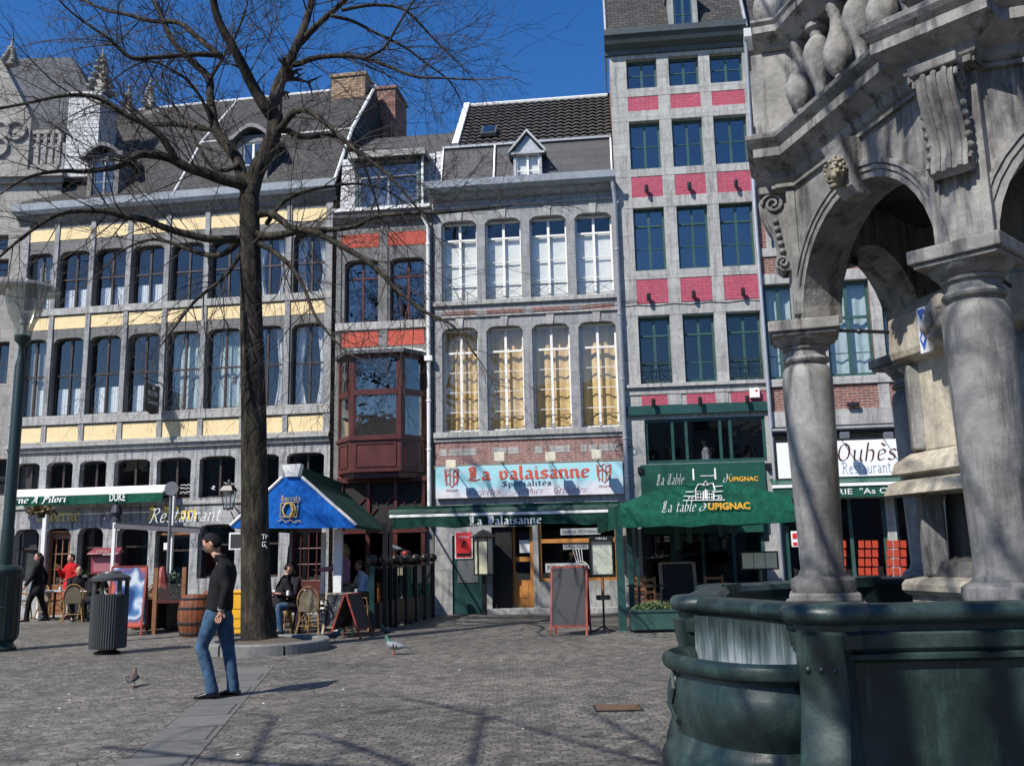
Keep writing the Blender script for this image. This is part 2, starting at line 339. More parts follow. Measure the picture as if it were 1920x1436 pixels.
# ---------------- facade frame: local x along the front, y into the house, z up
class Fac:
    def __init__(s,d0,sl,pxL,name,label):
        s.d0=d0; s.s=sl; s.k=math.sqrt(1+sl*sl); p=atY(pxL[0],pxL[1],d0,sl)
        s.o=Vector((p.x,p.y,0)); s.ax=Vector((1,sl,0))/s.k; s.rz=math.atan(sl)
        s.root=thing(name,label,'house',s.o,s.rz) if name else None
    def L(s,px,py,v=0):
        q=atY(px,py,s.d0+v*s.k,s.s)-s.o; return q.dot(s.ax),q.z
    def U(s,px,py,v=0): return s.L(px,py,v)[0]
    def Z(s,px,py,v=0): return s.L(px,py,v)[1]
    def W(s,u,v,z): return s.o+s.ax*u+Vector((-s.ax.y,s.ax.x,0))*v+Vector((0,0,z))
def arcpts(u0,u1,zs,rise,n=10,flat=.55):
    # basket arch from spring zs up by rise
    P=[]; c=(u0+u1)/2; a=(u1-u0)/2
    for i in range(n+1):
        t=-1+2*i/n; P.append((c+a*t, zs+rise*(1-abs(t)**4.2)**(.55)))
    return P
def wall(mb,u0,u1,z0,z1,holes,y=0,dep=.25):
    us=sorted({u0,u1}|{h[i] for h in holes for i in (0,1)}); zs=sorted({z0,z1}|{h[i] for h in holes for i in (2,3)})
    us=[u for u in us if u0<=u<=u1]; zs=[z for z in zs if z0<=z<=z1]
    for a,b in zip(us,us[1:]):
        for c,d in zip(zs,zs[1:]):
            mu,mz=(a+b)/2,(c+d)/2
            if any(h[0]<mu<h[1] and h[2]<mz<h[3] for h in holes): continue
            mb.quad((a,y,c),(b,y,c),(b,y,d),(a,y,d))
    for h in holes:
        a,b,c,d=h[:4]; r=h[4] if len(h)>4 else 0
        mb.quad((a,y,c),(a,y,d-r),(a,y+dep,d-r),(a,y+dep,c)); mb.quad((b,y,d-r),(b,y,c),(b,y+dep,c),(b,y+dep,d-r))
        mb.quad((b,y,c),(a,y,c),(a,y+dep,c),(b,y+dep,c))
        if not r: mb.quad((a,y,d),(b,y,d),(b,y+dep,d),(a,y+dep,d))
        else:
            P=arcpts(a,b,d-r,r)
            for p,q in zip(P,P[1:]):
                mb.quad((p[0],y,p[1]),(q[0],y,q[1]),(q[0],y,d),(p[0],y,d))
                mb.quad((p[0],y,p[1]),(p[0],y+dep,p[1]),(q[0],y+dep,q[1]),(q[0],y,q[1]))
    return mb
def wavy(mb,u0,u1,z0,z1,y,amp=.02,wl=.09,seed=0,gather=0):
    n=max(4,int((u1-u0)/wl*5)); P=[]
    for i in range(n+1):
        t=i/n; P.append((u0+(u1-u0)*t,y+amp*math.sin(t*(u1-u0)/wl*2*PI+seed)+amp*.6*math.sin(t*(u1-u0)/wl*2.9+seed*2)))
    zs=[z0+(z1-z0)*k/4 for k in range(5)]; cu=(u0 if gather<0 else u1)
    def px(x,z):
        t=(z-z0)/(z1-z0); return x+(cu-x)*abs(gather)*math.sin(PI*min(t*1.1,1))*.75
    for (a,ya),(b,yb) in zip(P,P[1:]):
        for c,d in zip(zs,zs[1:]): mb.quad((px(a,c),ya,c),(px(b,c),yb,c),(px(b,d),yb,d),(px(a,d),ya,d))
    return mb
def window(root,u0,u1,z0,z1,y=.2,mat='brown',fr=.05,trans=None,mull=1,bars=(),glass='glass',curt=None,cmat='net',label=None,tw=None,thick=.05,seed=0,barw=.022,ch=.45,upperbars=()):
    f=MB(); t=thick; m_=.045 if tw is None else tw
    f.box(u0-.03,u0+fr,y,y+t,z0,z1); f.box(u1-fr,u1+.03,y,y+t,z0,z1)
    f.box(u0+fr,u1-fr,y+.002,y+t-.002,z0,z0+fr*1.2); f.box(u0+fr,u1-fr,y+.002,y+t-.002,z1-fr*1.3,z1)
    c=(u0+u1)/2
    if mull: f.box(c-m_/2*1.3,c+m_/2*1.3,y-.006,y+t-.004,z0+fr,z1-fr)
    if trans:
        zt=z0+(z1-z0)*trans; f.box(u0+fr,u1-fr,y-.012,y+t-.006,zt-m_/2,zt+m_/2)
    zt=z0+(z1-z0)*(trans or 1)
    for b in bars: zb=z0+(zt-z0)*b; f.box(u0+fr,u1-fr,y+.008,y+t-.012,zb-barw/2,zb+barw/2)
    for b in upperbars: zb=zt+(z1-zt)*b; f.box(u0+fr,u1-fr,y+.008,y+t-.012,zb-barw/2,zb+barw/2)
    w_=f.build('window',M[mat],root)
    if label: w_['label']=label
    MB().quad((u0,y+t*.55,z0),(u1,y+t*.55,z0),(u1,y+t*.55,z1),(u0,y+t*.55,z1)).build('pane',M[glass],w_)
    if curt=='half':
        k=MB(); h=(z1-z0)*ch
        for a,b in ((u0+fr+.02,c-.04),(c+.04,u1-fr-.02)): wavy(k,a,b,z0+.03,z0+h,y+.11,.008,.07,seed+a)
        k.build('curtain',M[cmat],w_)
    elif curt=='full':
        k=MB(); wavy(k,u0+.02,u1-.02,z0,z1,y+.17,.024,.17+.05*((seed*7)%3),seed*3.1); k.build('curtain',M[cmat],w_)
    elif curt=='sides':
        k=MB(); wd=(u1-u0)*.36
        wavy(k,u0+.02,u0+wd,z0,z1,y+.16,.03,.1,seed,gather=-.5); wavy(k,u1-wd,u1-.02,z0,z1,y+.16,.03,.1,seed+1,gather=.5); k.build('curtain',M[cmat],w_)
    elif curt=='shutter':
        k=MB()
        for a,b in ((u0+fr,c-.02),(c+.02,u1-fr)):
            k.box(a,b,y+.09,y+.12,z0,z0+(z1-z0)*(trans or 1))
        k.build('shutter',M[cmat],w_)
    return w_
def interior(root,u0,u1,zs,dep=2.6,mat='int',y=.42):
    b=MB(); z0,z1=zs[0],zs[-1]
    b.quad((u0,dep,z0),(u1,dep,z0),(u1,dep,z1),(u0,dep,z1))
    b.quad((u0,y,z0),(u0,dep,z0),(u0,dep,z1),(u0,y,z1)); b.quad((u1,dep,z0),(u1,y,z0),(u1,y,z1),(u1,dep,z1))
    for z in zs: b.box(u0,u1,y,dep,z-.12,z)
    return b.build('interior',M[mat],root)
# ================= ground
def cobble():
    N=NT('granite_setts'); v=N.tc.outputs['Object']; sep=N.n('SeparateXYZ'); N.l(v,sep.inputs[0])
    def mth(op,a,b=None,c=None):
        o=N.n('Math',operation=op)
        for i,x in enumerate((a,b,c)):
            if x is None: continue
            if isinstance(x,(int,float)): o.inputs[i].default_value=x
            else: N.l(x,o.inputs[i])
        return o.outputs[0]
    nz=N.noise(v,1.3,2); nz2=N.noise(v,7,2)
    fan=mth('ABSOLUTE',mth('SINE',mth('MULTIPLY_ADD',sep.outputs['X'],2.1,mth('MULTIPLY',nz,1.2))))
    y=mth('MULTIPLY_ADD',fan,.42,sep.outputs['Y']); y=mth('MULTIPLY_ADD',nz2,.10,y); x=mth('MULTIPLY_ADD',nz2,.12,sep.outputs['X'])
    com=N.n('CombineXYZ'); N.l(x,com.inputs[0]); N.l(y,com.inputs[1])
    b=N.n('TexBrick'); b.offset=.5; N.l(com.outputs[0],b.inputs['Vector'])
    for k,q in (('Scale',1),('Brick Width',.105),('Row Height',.095),('Mortar Size',.007),('Mortar Smooth',.35),('Bias',0)): b.inputs[k].default_value=q
    b.inputs['Color1'].default_value=(.172,.160,.138,1); b.inputs['Color2'].default_value=(.108,.101,.087,1); b.inputs['Mortar'].default_value=(.065,.059,.05,1)
    big=N.ramp(N.noise(v,.35,4),[(.3,g(.68)),(.7,g(1.25))]); c=N.mix(b.outputs['Color'],big,1,'MULTIPLY')
    c=N.mix(c,N.ramp(N.noise(v,45,4),[(.3,g(.7)),(.7,g(1.3))]),.7,'MULTIPLY')
    vor=N.n('TexVoronoi'); vor.inputs['Scale'].default_value=8.5; N.l(v,vor.inputs['Vector']); c=N.mix(c,N.ramp(vor.outputs['Color'],[(.2,g(.62)),(.8,g(1.35))]),.7,'MULTIPLY'); c=N.mix(c,(.055,.052,.046),N.ramp(N.noise(v,1.1,6,.7),[(.56,g(0)),(.72,g(.55))]))
    spk=N.ramp(N.noise(v,19,2,.5),[(.70,g(0)),(.74,g(1))]); c=N.mix(c,(.42,.39,.34),N.mix((0,0,0),spk,.55))
    N.l(c,N.b.inputs['Base Color']); N.b.inputs['Roughness'].default_value=.62; N.b.inputs['Specular IOR Level'].default_value=.4
    vo=N.n('TexNoise'); vo.inputs['Scale'].default_value=22; N.l(v,vo.inputs['Vector'])
    hgt=mth('MULTIPLY_ADD',vo.outputs['Fac'],.5,mth('MULTIPLY',b.outputs['Fac'],-1)); N.bump(hgt,.55,.02); return N.m
M['sett']=cobble()
M['slab']=bricks('grey_paving_slab',(.155,.153,.144),(.13,.129,.122),(.05,.048,.042),.9,.62,.012,.65,.25,plane='xy',stagger=.5,wob=0,var=.2)
def ringslab():
    return paint('blue_stone_kerb',(.17,.17,.165),.6,.25,5,.4)
M['kerb']=ringslab()
b=MB(); nx=40
b.quad((-400,-400,0),(400,-400,0),(400,400,0),(-400,400,0))
tag(b.build('ground',M['sett']),kind='structure')
# slab strip running from the tree ring to the camera
A=ground(511,1252); B=ground(356,1436); C_=ground(398,1289); D=ground(200,1436)
dr=(B-A).normalized(); wd=abs((C_-A).cross(dr).z)
st=MB(); st.box(0,wd,-12,.2,0,.006); so_=st.build('paving_strip',M['slab']); so_.location=(A.x,A.y,0); so_.rotation_euler.z=math.atan2(-dr.y,-dr.x)-PI/2
so_.location=A+Vector((-(-dr.y),-(dr.x),0))*0
tag(so_,kind='structure')
_n=Vector((dr.y,-dr.x,0)); _s=1 if (C_-A).dot(Vector((math.cos(so_.rotation_euler.z),math.sin(so_.rotation_euler.z),0)))>0 else -1
if _s<0: so_.location=A-Vector((math.cos(so_.rotation_euler.z),math.sin(so_.rotation_euler.z),0))*wd
so_.location.z=0
b=MB(); b.box(-.75,.62,-.4,.4,0,.006); mh=b.build('side_slab',M['slab']); mh.location=ground(1155,1400); mh.name='drain_surround'; bpy.data.objects.remove(mh)
mh=thing('manhole_cover','rusty rectangular drain cover set in the cobbles in front of the fountain','drain cover',ground(1158,1328))
b=MB(); b.box(-.22,.22,-.17,.17,0,.012); b.build('frame',M['black'],mh)
b=MB()
for i in range(9): b.box(-.2,.2,-.15+i*.034,-.15+i*.034+.022,.012,.018)
b.build('plate',colm('rusty_iron',(.13,.075,.045),.8,bump=.4),mh)

# ================= cream and grey tavern house (left)
F=YF=Fac(23.6,-.156,(18,800),'tavern_house','long house with cream panels, grey stone piers and a slate roof, left of the tree'); r=F.root
U=F.U; Z=F.Z
UR=U(621,700); UL=U(20,700)
cols=[(35,84),(97,154),(165,224),(237,297),(311,373),(386,450),(464,529),(545,609)]
cu=[(U(a,700),U(b,700)) for a,b in cols]
zx=345; z=lambda y,x=zx: Z(x,y)
z2t,z2b=z(455),z(564); z1t,z1b=z(620),z(769); zmt,zmb=z(857),z(934); zgt,zgb=z(984),.25
ztop=z(398)
gcols=[(25,72),(83,131),(144,192),(218,277),(290,355),(370,440),(462,522),(542,603)]
mcols=[(26,73),(86,135),(148,198),(213,280),(293,357),(373,440),(455,522),(537,607)]
cm=[(U(a,900),U(b,900)) for a,b in mcols]; cg=[(U(a,1030),U(b,1030)) for a,b in gcols]
holes=[(a,b,z2b,z2t,.13) for a,b in cu]+[(a,b,z1b,z1t,.14) for a,b in cu]+[(a,b,zmb,zmt,.09) for a,b in cm]
for i,(a,b) in enumerate(cg): holes.append((a,b,.04 if i in(1,4,7) else .95,zgt,.18))
lo=[h for h in holes if h[2]<zmt-.2]; hi=[h for h in holes if h[2]>zmt-.2]
zmid=z(838)
b=wall(MB(),0,UR,zmid,ztop,hi); b.build('wall',M['limedark'],r)
b=wall(MB(),0,UR,0,zmid,lo,dep=.3); b.build('ground_floor_wall',M['limestain'],r)
b=MB(); b.quad((UR,0,0),(UR,8,0),(UR,8,ztop),(UR,0,ztop)); b.quad((0,0,0),(0,8,0),(0,8,ztop),(0,0,ztop)); b.build('side_wall',M['brick'],r)
# cream panels
p=MB(); bounds=[(0.05,cu[0][0]-.02)]
ed=[0]+[(cu[i][1]+cu[i+1][0])/2 for i in range(7)]+[UR]
for i in range(8):
    a,c=ed[i]+.085,ed[i+1]-.085
    for y0,y1 in ((789,818),(580,603),(411,433)):
        p.box(a,c,-.012,.02,z(y1),z(y0))
split(p,'cream_panel',M['yellow'],r)
# stone piers and bands
s=MB()
for i,e in enumerate(ed):
    w_=.075 if 0<i<8 else .1; e2=min(max(e,.1),UR-.1)
    s.box(e2-w_,e2+w_,-.045,.01,zmid,z(399))
split(s,'stone_pier',M['lime'],r,bevel=.008)
s=MB()
for y0,y1,o in ((769,786,.07),(564,577,.06)):
    s.box(0,UR,-o,.012,z(y1),z(y0))
s.box(0,UR,-.10,.012,z(824),z(819)); s.box(0,UR,-.16,.014,z(830),z(824.5)); s.box(0,UR,-.08,.013,z(838),z(830.5))
s.box(0,UR,-.05,.012,z(946),z(939))
split(s,'stone_band',M['limelight'],r,bevel=.01)
for j,(cc,zb,zt) in enumerate(((cu,z2b,z2t),(cu,z1b,z1t))):
    for i,(a,b_) in enumerate(cc):
        ct='half' if (i<4) else ('full' if (i in (4,5) and j) else 'sides')
        if j==0 and i in (4,5): ct=None
        window(r,a,b_,zb,zt,.16,'brown',.045,.52,1,glass='glass',curt=ct,ch=.36,seed=i*3+j,cmat='net' if not(j and i in(4,5)) else 'greycurtain')
for i,(a,b_) in enumerate(cm): window(r,a,b_,zmb,zmt,.2,'brown',.04,None,1,glass='glassdark',curt='half' if i<4 else None,ch=.35,seed=i)
for i,(a,b_) in enumerate(cg):
    if i in (1,7):
        d=MB(); zt=zgt-.12; d.box(a,a+.07,.22,.28,.04,zt); d.box(b_-.07,b_,.22,.28,.04,zt); d.box(a+.07,b_-.07,.222,.278,zt-.16,zt); d.box(a+.07,b_-.07,.222,.278,.04,.85)
        zz=.85; 
        for k in range(1,4): u=a+(b_-a)*k/4; d.box(u-.015,u+.015,.23,.27,.85,zt-.16)
        for k in range(1,3): d.box(a+.07,b_-.07,.235,.265,.85+(zt-1.01)*k/3-.015,.85+(zt-1.01)*k/3+.015)
        d.box(a-.0,b_+.0,.10,.22,zt,zt+.06)
        dd=d.build('door',M['maroon'] if i==7 else M['wood'],r,bevel=.006)
        MB().quad((a,.26,.85),(b_,.26,.85),(b_,.26,zt),(a,.26,zt)).build('pane',M['glassdark'],dd)
    elif i==4:
        w_=window(r,a,b_,.04,zgt-.25,.24,'brown',.06,.8,0,glass='glassdark')
        MB().box(a,b_,.1,.24,zgt-.25,zgt-.19).build('cornice',M['wood'],w_)
    else: window(r,a,b_,.95,zgt,.24,'brown',.05,.62,0,glass='glassdark')
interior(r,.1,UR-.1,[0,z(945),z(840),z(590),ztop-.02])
# gutter cornice
c=MB(); zt=ztop; c.sweep([(-.15,0,zt),(UR+.12,0,zt)],[(0,-.06),(.08,-.04),(.10,.06),(.18,.12),(.22,.2),(0,.2)])
c.build('cornice',M['limedark'],r)
c=MB(); c.sweep([(-.2,0,zt+.2),(UR+.14,0,zt+.2)],[(0,0),(.27,0),(.34,.1),(.36,.3),(.32,.32),(.29,.14),(0,.12)]); c.build('gutter',M['gutter'],r)
# roof: bell-cast lower slope and upper slope
ez=zt+.38; kd,kz=1.35,Z(560,252,1.35)
rd=3.6; rz_=max(F.Z(420,192,rd),kz+.8)
us=U(330,340); u0r=.05
ub=MB(); 
def roofq(mb,ua,uc,va,za,vb,zb,n=1):
    mb.quad((ua,va,za),(uc,va,za),(uc,vb,zb),(ua,vb,zb))
roofq(ub,-.3,us,-.25,ez-.1,rd,rz_); roofq(ub,us,UR+.05,-.25,ez-.1,kd,kz); roofq(ub,us,UR+.05,kd,kz+.02,rd,rz_)
roofq(ub,-.3,UR+.05,rd+.001,rz_,rd+3.6,ez)
ub.quad((UR+.05,-.25,ez-.1),(UR+.05,rd+3.6,ez-.1),(UR+.05,rd,rz_),(UR+.05,kd,kz))
ub.quad((-.3,-.25,ez-.1),(-.3,rd,rz_),(-.3,rd+3.6,ez-.1))
ub.build('roof',M['slate'],r)
fl=MB(); fl.tube([(us,-.25,ez-.05),(us,kd,kz+.03),(us+.02,rd,rz_+.02)],.035,6); fl.tube([(-.3,rd,rz_+.03),(UR+.05,rd,rz_+.03)],.05,6)
fl.tube([(us,kd,kz+.03),(UR+.05,kd,kz+.03)],.025,6); fl.tube([(UR+.05,-.2,ez),(UR+.05,kd,kz+.04),(UR+.05,rd,rz_+.04)],.05,6); fl.build('ridge_flashing',M['flash'],r)
# dormers
for (xa,xb,yt,yb) in ((172,214,300,380),(452,492,266,350)):
    v0=.15; ua,uc=U(xa,350,v0),U(xb,350,v0); za,zc=Z((xa+xb)/2,yb,v0),Z((xa+xb)/2,yt,v0)
    d=MB(); back=3.0
    d.box(ua-.14,ua,v0-.02,v0+.12,za-.3,zc); d.box(uc,uc+.14,v0-.02,v0+.12,za-.3,zc); d.box(ua,uc,v0,v0+.1,za-.3,za)
    d.quad((uc+.14,v0+.1,za-.3),(uc+.14,back,zc),(uc+.14,v0+.1,zc)); d.quad((ua-.14,v0+.1,za-.3),(ua-.14,v0+.1,zc),(ua-.14,back,zc))
    dd=d.build('dormer',M['limedark'],r)
    pr=MB(); n=12; P=[]
    for i in range(n+1):
        t=-1+2*i/n; uu=(ua+uc)/2+t*((uc-ua)/2+.34); P.append((uu,zc+.34*max(0,math.cos(t*1.9))**1.0*(1 if abs(t)<.83 else 0)+.02))
    for (p,q) in zip(P,P[1:]): pr.hexa([(p[0],v0-.2,p[1]),(q[0],v0-.2,q[1]),(q[0],back,q[1]),(p[0],back,p[1])],[(p[0],v0-.2,p[1]+.12),(q[0],v0-.2,q[1]+.12),(q[0],back,q[1]+.12),(p[0],back,p[1]+.12)])
    pr.box(ua-.1,uc+.1,v0,v0+.1,zc-.02,zc+.2); pr.build('pediment',M['leaddark'],dd)
    window(dd,ua,uc,za,zc,v0+.04,'white' if xa>300 else 'grey',.05,None,1,(.5,),glass='glasssky')
def chimney(root,F,x0,x1,y0,y1,v,dep,mat='chim',name='chimney'):
    ua,uc=F.U(x0,(y0+y1)/2,v),F.U(x1,(y0+y1)/2,v); zt,zb=F.Z((x0+x1)/2,y0,v),F.Z((x0+x1)/2,y1,v)
    b=MB(); b.box(ua,uc,v,v+dep,zb-2.2,zt-.1); b.box(ua-.05,uc+.05,v-.05,v+dep+.05,zt-.1,zt); return b.build(name,M[mat],root)
chimney(r,F,621,684,138,205,3.1,1.0); chimney(r,F,692,741,163,250,4.4,1.4,'brick')
# white window lettering and small lamps inside
rq=random.Random(3)
for i in (4,5,7):
    a_,b2_=cm[i]
    b=MB()
    for row in range(3):
        x=a_+(b2_-a_)*.60; zz=zmb+(zmt-zmb)*(.34-.09*row)
        b.tube([(x+(b2_-a_)*.30*q/9,.215,zz+rq.uniform(-.02,.025)) for q in range(10)],.009,4)
    b.tube([(a_+(b2_-a_)*.3+.05*math.cos(q),.215,zmb+(zmt-zmb)*.2+.02*q*.6) for q in range(9)],.012,4)
    b.build('window_lettering',M['net'],r)
for i in (0,2,3,5):
    a_,b2_=cg[i]; b=MB(); b.ball(((a_+b2_)/2+.12,.7,1.75),.035,8); b.build('lamp_bulb',lit('warm_bulb',(1,.62,.25),3),r)
plt=MB(); plt.box(U(307,1035)+.0,U(307,1035)+.1,-.02,0,1.72,1.9); plt.build('number_plate',M['net'],r)
# small gadgets on the tavern
hs=thing('hanging_sign','black hanging tavern sign on a bracket between the fourth and fifth first-floor windows','sign',F.W(U(304,735),-.0,Z(300,735)-.2),F.rz)
q=MB(); q.tube([(0,0,.42),(-.02,-1.0,.42)],.018,6); q.tube([(0,0,.7),(0,-.8,.43)],.01,5); q.build('bracket',M['black'],hs)
q=MB(); pl=[(-.85,-.42),(-.5,-.5),(-.15,-.42),(-.15,.32),(-.85,.32)]
q.hexa([(-.015,y,z_) for y,z_ in pl],[(.015,y,z_) for y,z_ in pl]); pnl=q.build('board',M['black'],hs,bevel=.004)
for t,zz,hh in (('PILORI',.0,.13),('Taverne',-.22,.12)):
    o=textmesh(t,.5,hh,M['net'],'lettering',hs,(0,0,0)); o.rotation_euler.z=R(90); o.location=(.018,-.75,zz)
q=MB(); q.ball((.02,-.5,.22),.05,8); q.build('emblem',M['net'],hs)
# pilory lettering, laterne
M['gold']=colm('yellow_gilt_letter',(.80,.60,.05),.5); M['redletter']=colm('red_lettering',(.60,.09,.05),.6); M['inkblue']=colm('dark_ink_lettering',(.04,.05,.09),.6)
def lettering(F,body,x0,x1,yb,yt,v,mat,label,cat='lettering',**k):
    u0,z0=F.L(x0,yb,v); u1,_=F.L(x1,yb,v); z1=F.Z(x0,yt,v)
    o=nib(body,u1-u0,(z1-z0),mat,'lettering',None,F.W(u0,v,z0),**k); o.rotation_euler.z=F.rz; return tag(o,label,cat)
lettering(F,'Taverne',68,150,978,954,-.03,M['gold'],'yellow blackletter word fixed on the stone wall under the Duke awning',nibw=.85,thick=.03)
lettering(F,'A Pilori',277,370,975,950,-.03,M['gold'],'yellow blackletter words fixed on the stone wall behind the white script sign',nibw=1.1,thick=.03)
ns=lettering(F,'Restaurant',278,412,980,953,-.5,M['steelwhite'],'white script restaurant sign on thin rails above the terrace',nibw=.35,thick=.02,shear=.25)
# wall lantern + dark shade lamp
def lantern(name,label,loc,rz,s=1):
    t=thing(name,label,'lantern',loc,rz); b=MB(); b.tube([(0,.5,0),(0,.25,.12),(0,0,.02)],.015,6); b.tube([(0,.5,-.2),(0,.3,-.16),(0,.12,.0)],.012,6); b.box(-.04,.04,.48,.52,-.3,.15); b.build('bracket',M['black'],t)
    b=MB()
    for a in range(4):
        ca,sa=math.cos(a*PI/2+PI/4),math.sin(a*PI/2+PI/4); b.tube([(.09*ca,.09*sa,.05),(.16*ca,.16*sa,.42)],.01,4)
    b.lathe([(.1,.03),(.12,.06)],4,a0=PI/4,a1=2*PI+PI/4); b.lathe([(.2,.42),(.12,.52),(.05,.56),(.04,.62),(.001,.66)],4,a0=PI/4,a1=2*PI+PI/4); b.build('lantern_frame',M['black'],t)
    MB().lathe([(.09,.06),(.15,.42)],4,a0=PI/4,a1=2*PI+PI/4,cap=False).build('pane',M['glass'],t); t.scale=(s,s,s); return t
lantern('wall_lantern','old four-sided glass lantern on a bracket just left of the tree trunk',F.W(U(428,950,-.55),-.55,Z(428,958,-.55)),F.rz,1.25)
t=thing('wall_lamp','black scrolled bracket lamp with dark hood on the tavern wall below the Duke awning','lamp',F.W(U(218,960,-.4),-.4,Z(218,968,-.4)),F.rz)
b=MB(); b.tube([(-.5,.0,.13),(0,0,.12)],.015,6); b.tube([(-.42,.38,.2),(-.3,.1,.13)],.012,6)
sp=[(-.3+.12*math.cos(a/3)*(1-a/24),0,.0+.12*math.sin(a/3)*(1-a/24)) for a in range(20)]; b.tube(sp,.012,5); b.build('bracket',M['black'],t)
MB().lathe([(.02,-.02),(.13,-.08),(.16,-.3),(.1,-.02),(.16,.1),(.1,.3),(.02,.36)],12).build('hood',colm('violet_black_hood',(.03,.03,.05),.5),t)
# flower-pot brackets on mezzanine, box camera
b=MB(); b.box(-.06,.06,-.1,.02,-.11,.11); b.ball((0,-.1,.05),.03,8); b.ball((0,-.1,-.04),.03,8); o=b.build('junction_box',M['grey']); o.location=F.W(U(441,713),-.05,Z(441,713)); tag(o,'small grey floodlight box on the tavern front beside the tree trunk','floodlight')
for x_,lb in ((366,'left of the wall lantern'),(128,'above the Duke awning')):
    pass

# ================= red house with bay window
F=Fac(23.0,-.114,(627,800),'red_bay_house','narrow dark stone house with orange-red brick panels and a maroon bay window'); r=F.root; U=F.U; Z=F.Z
UR=U(812,700); x_=685; z=lambda y,x=x_: Z(x,y)
ztop=z(418)
w2=[(U(646,540),U(709,540)),(U(731,540),U(796,540))]; z2t,z2b=z(487),z(604)
gt=z(985)
bz0,bz1=z(884),z(664)
holes=[(a,b_,z2b,z2t,.1) for a,b_ in w2]+[(U(650,760),U(790,760),z(820),z(668))]+[(U(640,1050),U(795,1050),.03,z(1000))]
wall(MB(),0,UR,0,ztop,holes).build('wall',M['limedark'],r)
b=MB()
for a,c in ((642,711),(726,798)): b.box(U(a,450),U(c,450),-.012,.02,z(464),z(439))
for a,c in ((641,709),(726,796)): b.box(U(a,632),U(c,632),-.012,.02,z(650),z(622))
b.box(U(628,850),U(640,850),-.012,.02,z(930),z(835)); b.box(U(799,850),U(808,850),-.012,.02,z(880),z(830))
split(b,'red_panel',M['orange'],r)
b=MB(); b.box(0,UR,-.06,.012,z(619),z(605)); b.build('sill_band',M['limelight'],r,bevel=.01)
b=MB(); b.box(0,.13,-.03,.012,z(900),ztop-.02); b.box(UR-.16,UR,-.03,.012,z(900),ztop-.02); e=(w2[0][1]+w2[1][0])/2; b.box(e-.1,e+.1,-.03,.012,z(655),ztop-.02); split(b,'stone_pier',M['limedark'],r)
for i,(a,b_) in enumerate(w2): window(r,a,b_,z2b,z2t,.18,'maroon',.05,.72,1,glass='glasssky')
interior(r,.1,UR-.1,[0,z(880),z(640),ztop-.02])
b=MB(); b.sweep([(-.05,0,ztop),(UR,0,ztop)],[(0,-.02),(.12,.0),(.2,.1),(.24,.22),(.2,.24),(0,.24)]); b.build('gutter',M['limedark'],r)
b=MB(); b.box(-.05,UR,-.28,-.02,ztop+.24,ztop+.33); b.build('cornice_ledge',M['flash'],r)
# attic storey: white slate front with a wide green-grey dormer
b=MB(); v=.15; zt=Z(790,282,v); b.quad((0,v,ztop),(UR,v,ztop),(UR,v+.25,zt),(0,v+.25,zt)); b.build('slate_front',M['slatewhite'],r)
b=MB(); b.quad((-.02,v+.2,zt-.2),(UR,v+.2,zt-.2),(UR,3.2,Z(800,253,3.2)),(-.02,3.2,Z(800,253,3.2))); b.quad((-.02,3.2,Z(800,253,3.2)),(UR,3.2,Z(800,253,3.2)),(UR,6,ztop),(-.02,6,ztop)); b.quad((-.02,.2,ztop),(-.02,6,ztop),(-.02,3.2,Z(800,253,3.2))); b.build('roof',M['tile'],r)
v=-.05; ua,uc=U(672,340,v),U(784,340,v); za,zc=ztop+.33,Z(730,300,v)
b=MB(); b.box(ua-.1,ua,v,v+.1,za,zc); b.box(uc,uc+.1,v,v+.1,za,zc); b.quad((ua-.1,v+.1,za),(ua-.1,v+.1,zc),(ua-.1,2.2,zc)); b.quad((uc+.1,v+.1,za),(uc+.1,2.2,zc),(uc+.1,v+.1,zc)); 
dd=b.build('dormer',M['greenwin'],r)
b=MB(); b.hexa([(ua-.25,v-.25,zc),(uc+.25,v-.25,zc),(uc+.25,2.4,zc+.25),(ua-.25,2.4,zc+.25)],[(ua-.22,v-.2,zc+.2),(uc+.22,v-.2,zc+.2),(uc+.22,2.4,zc+.5),(ua-.22,2.4,zc+.5)]); b.build('dormer_roof',M['cornicegreen'],dd)
window(dd,ua,uc,za,zc,v+.03,'grey',.05,.66,1,glass='glasssky')
b=MB(); b.tube([(uc+.14,v-.08,za),(uc+.14,v-.08,zc)],.035,8); b.build('pipe',M['steelwhite'],r)
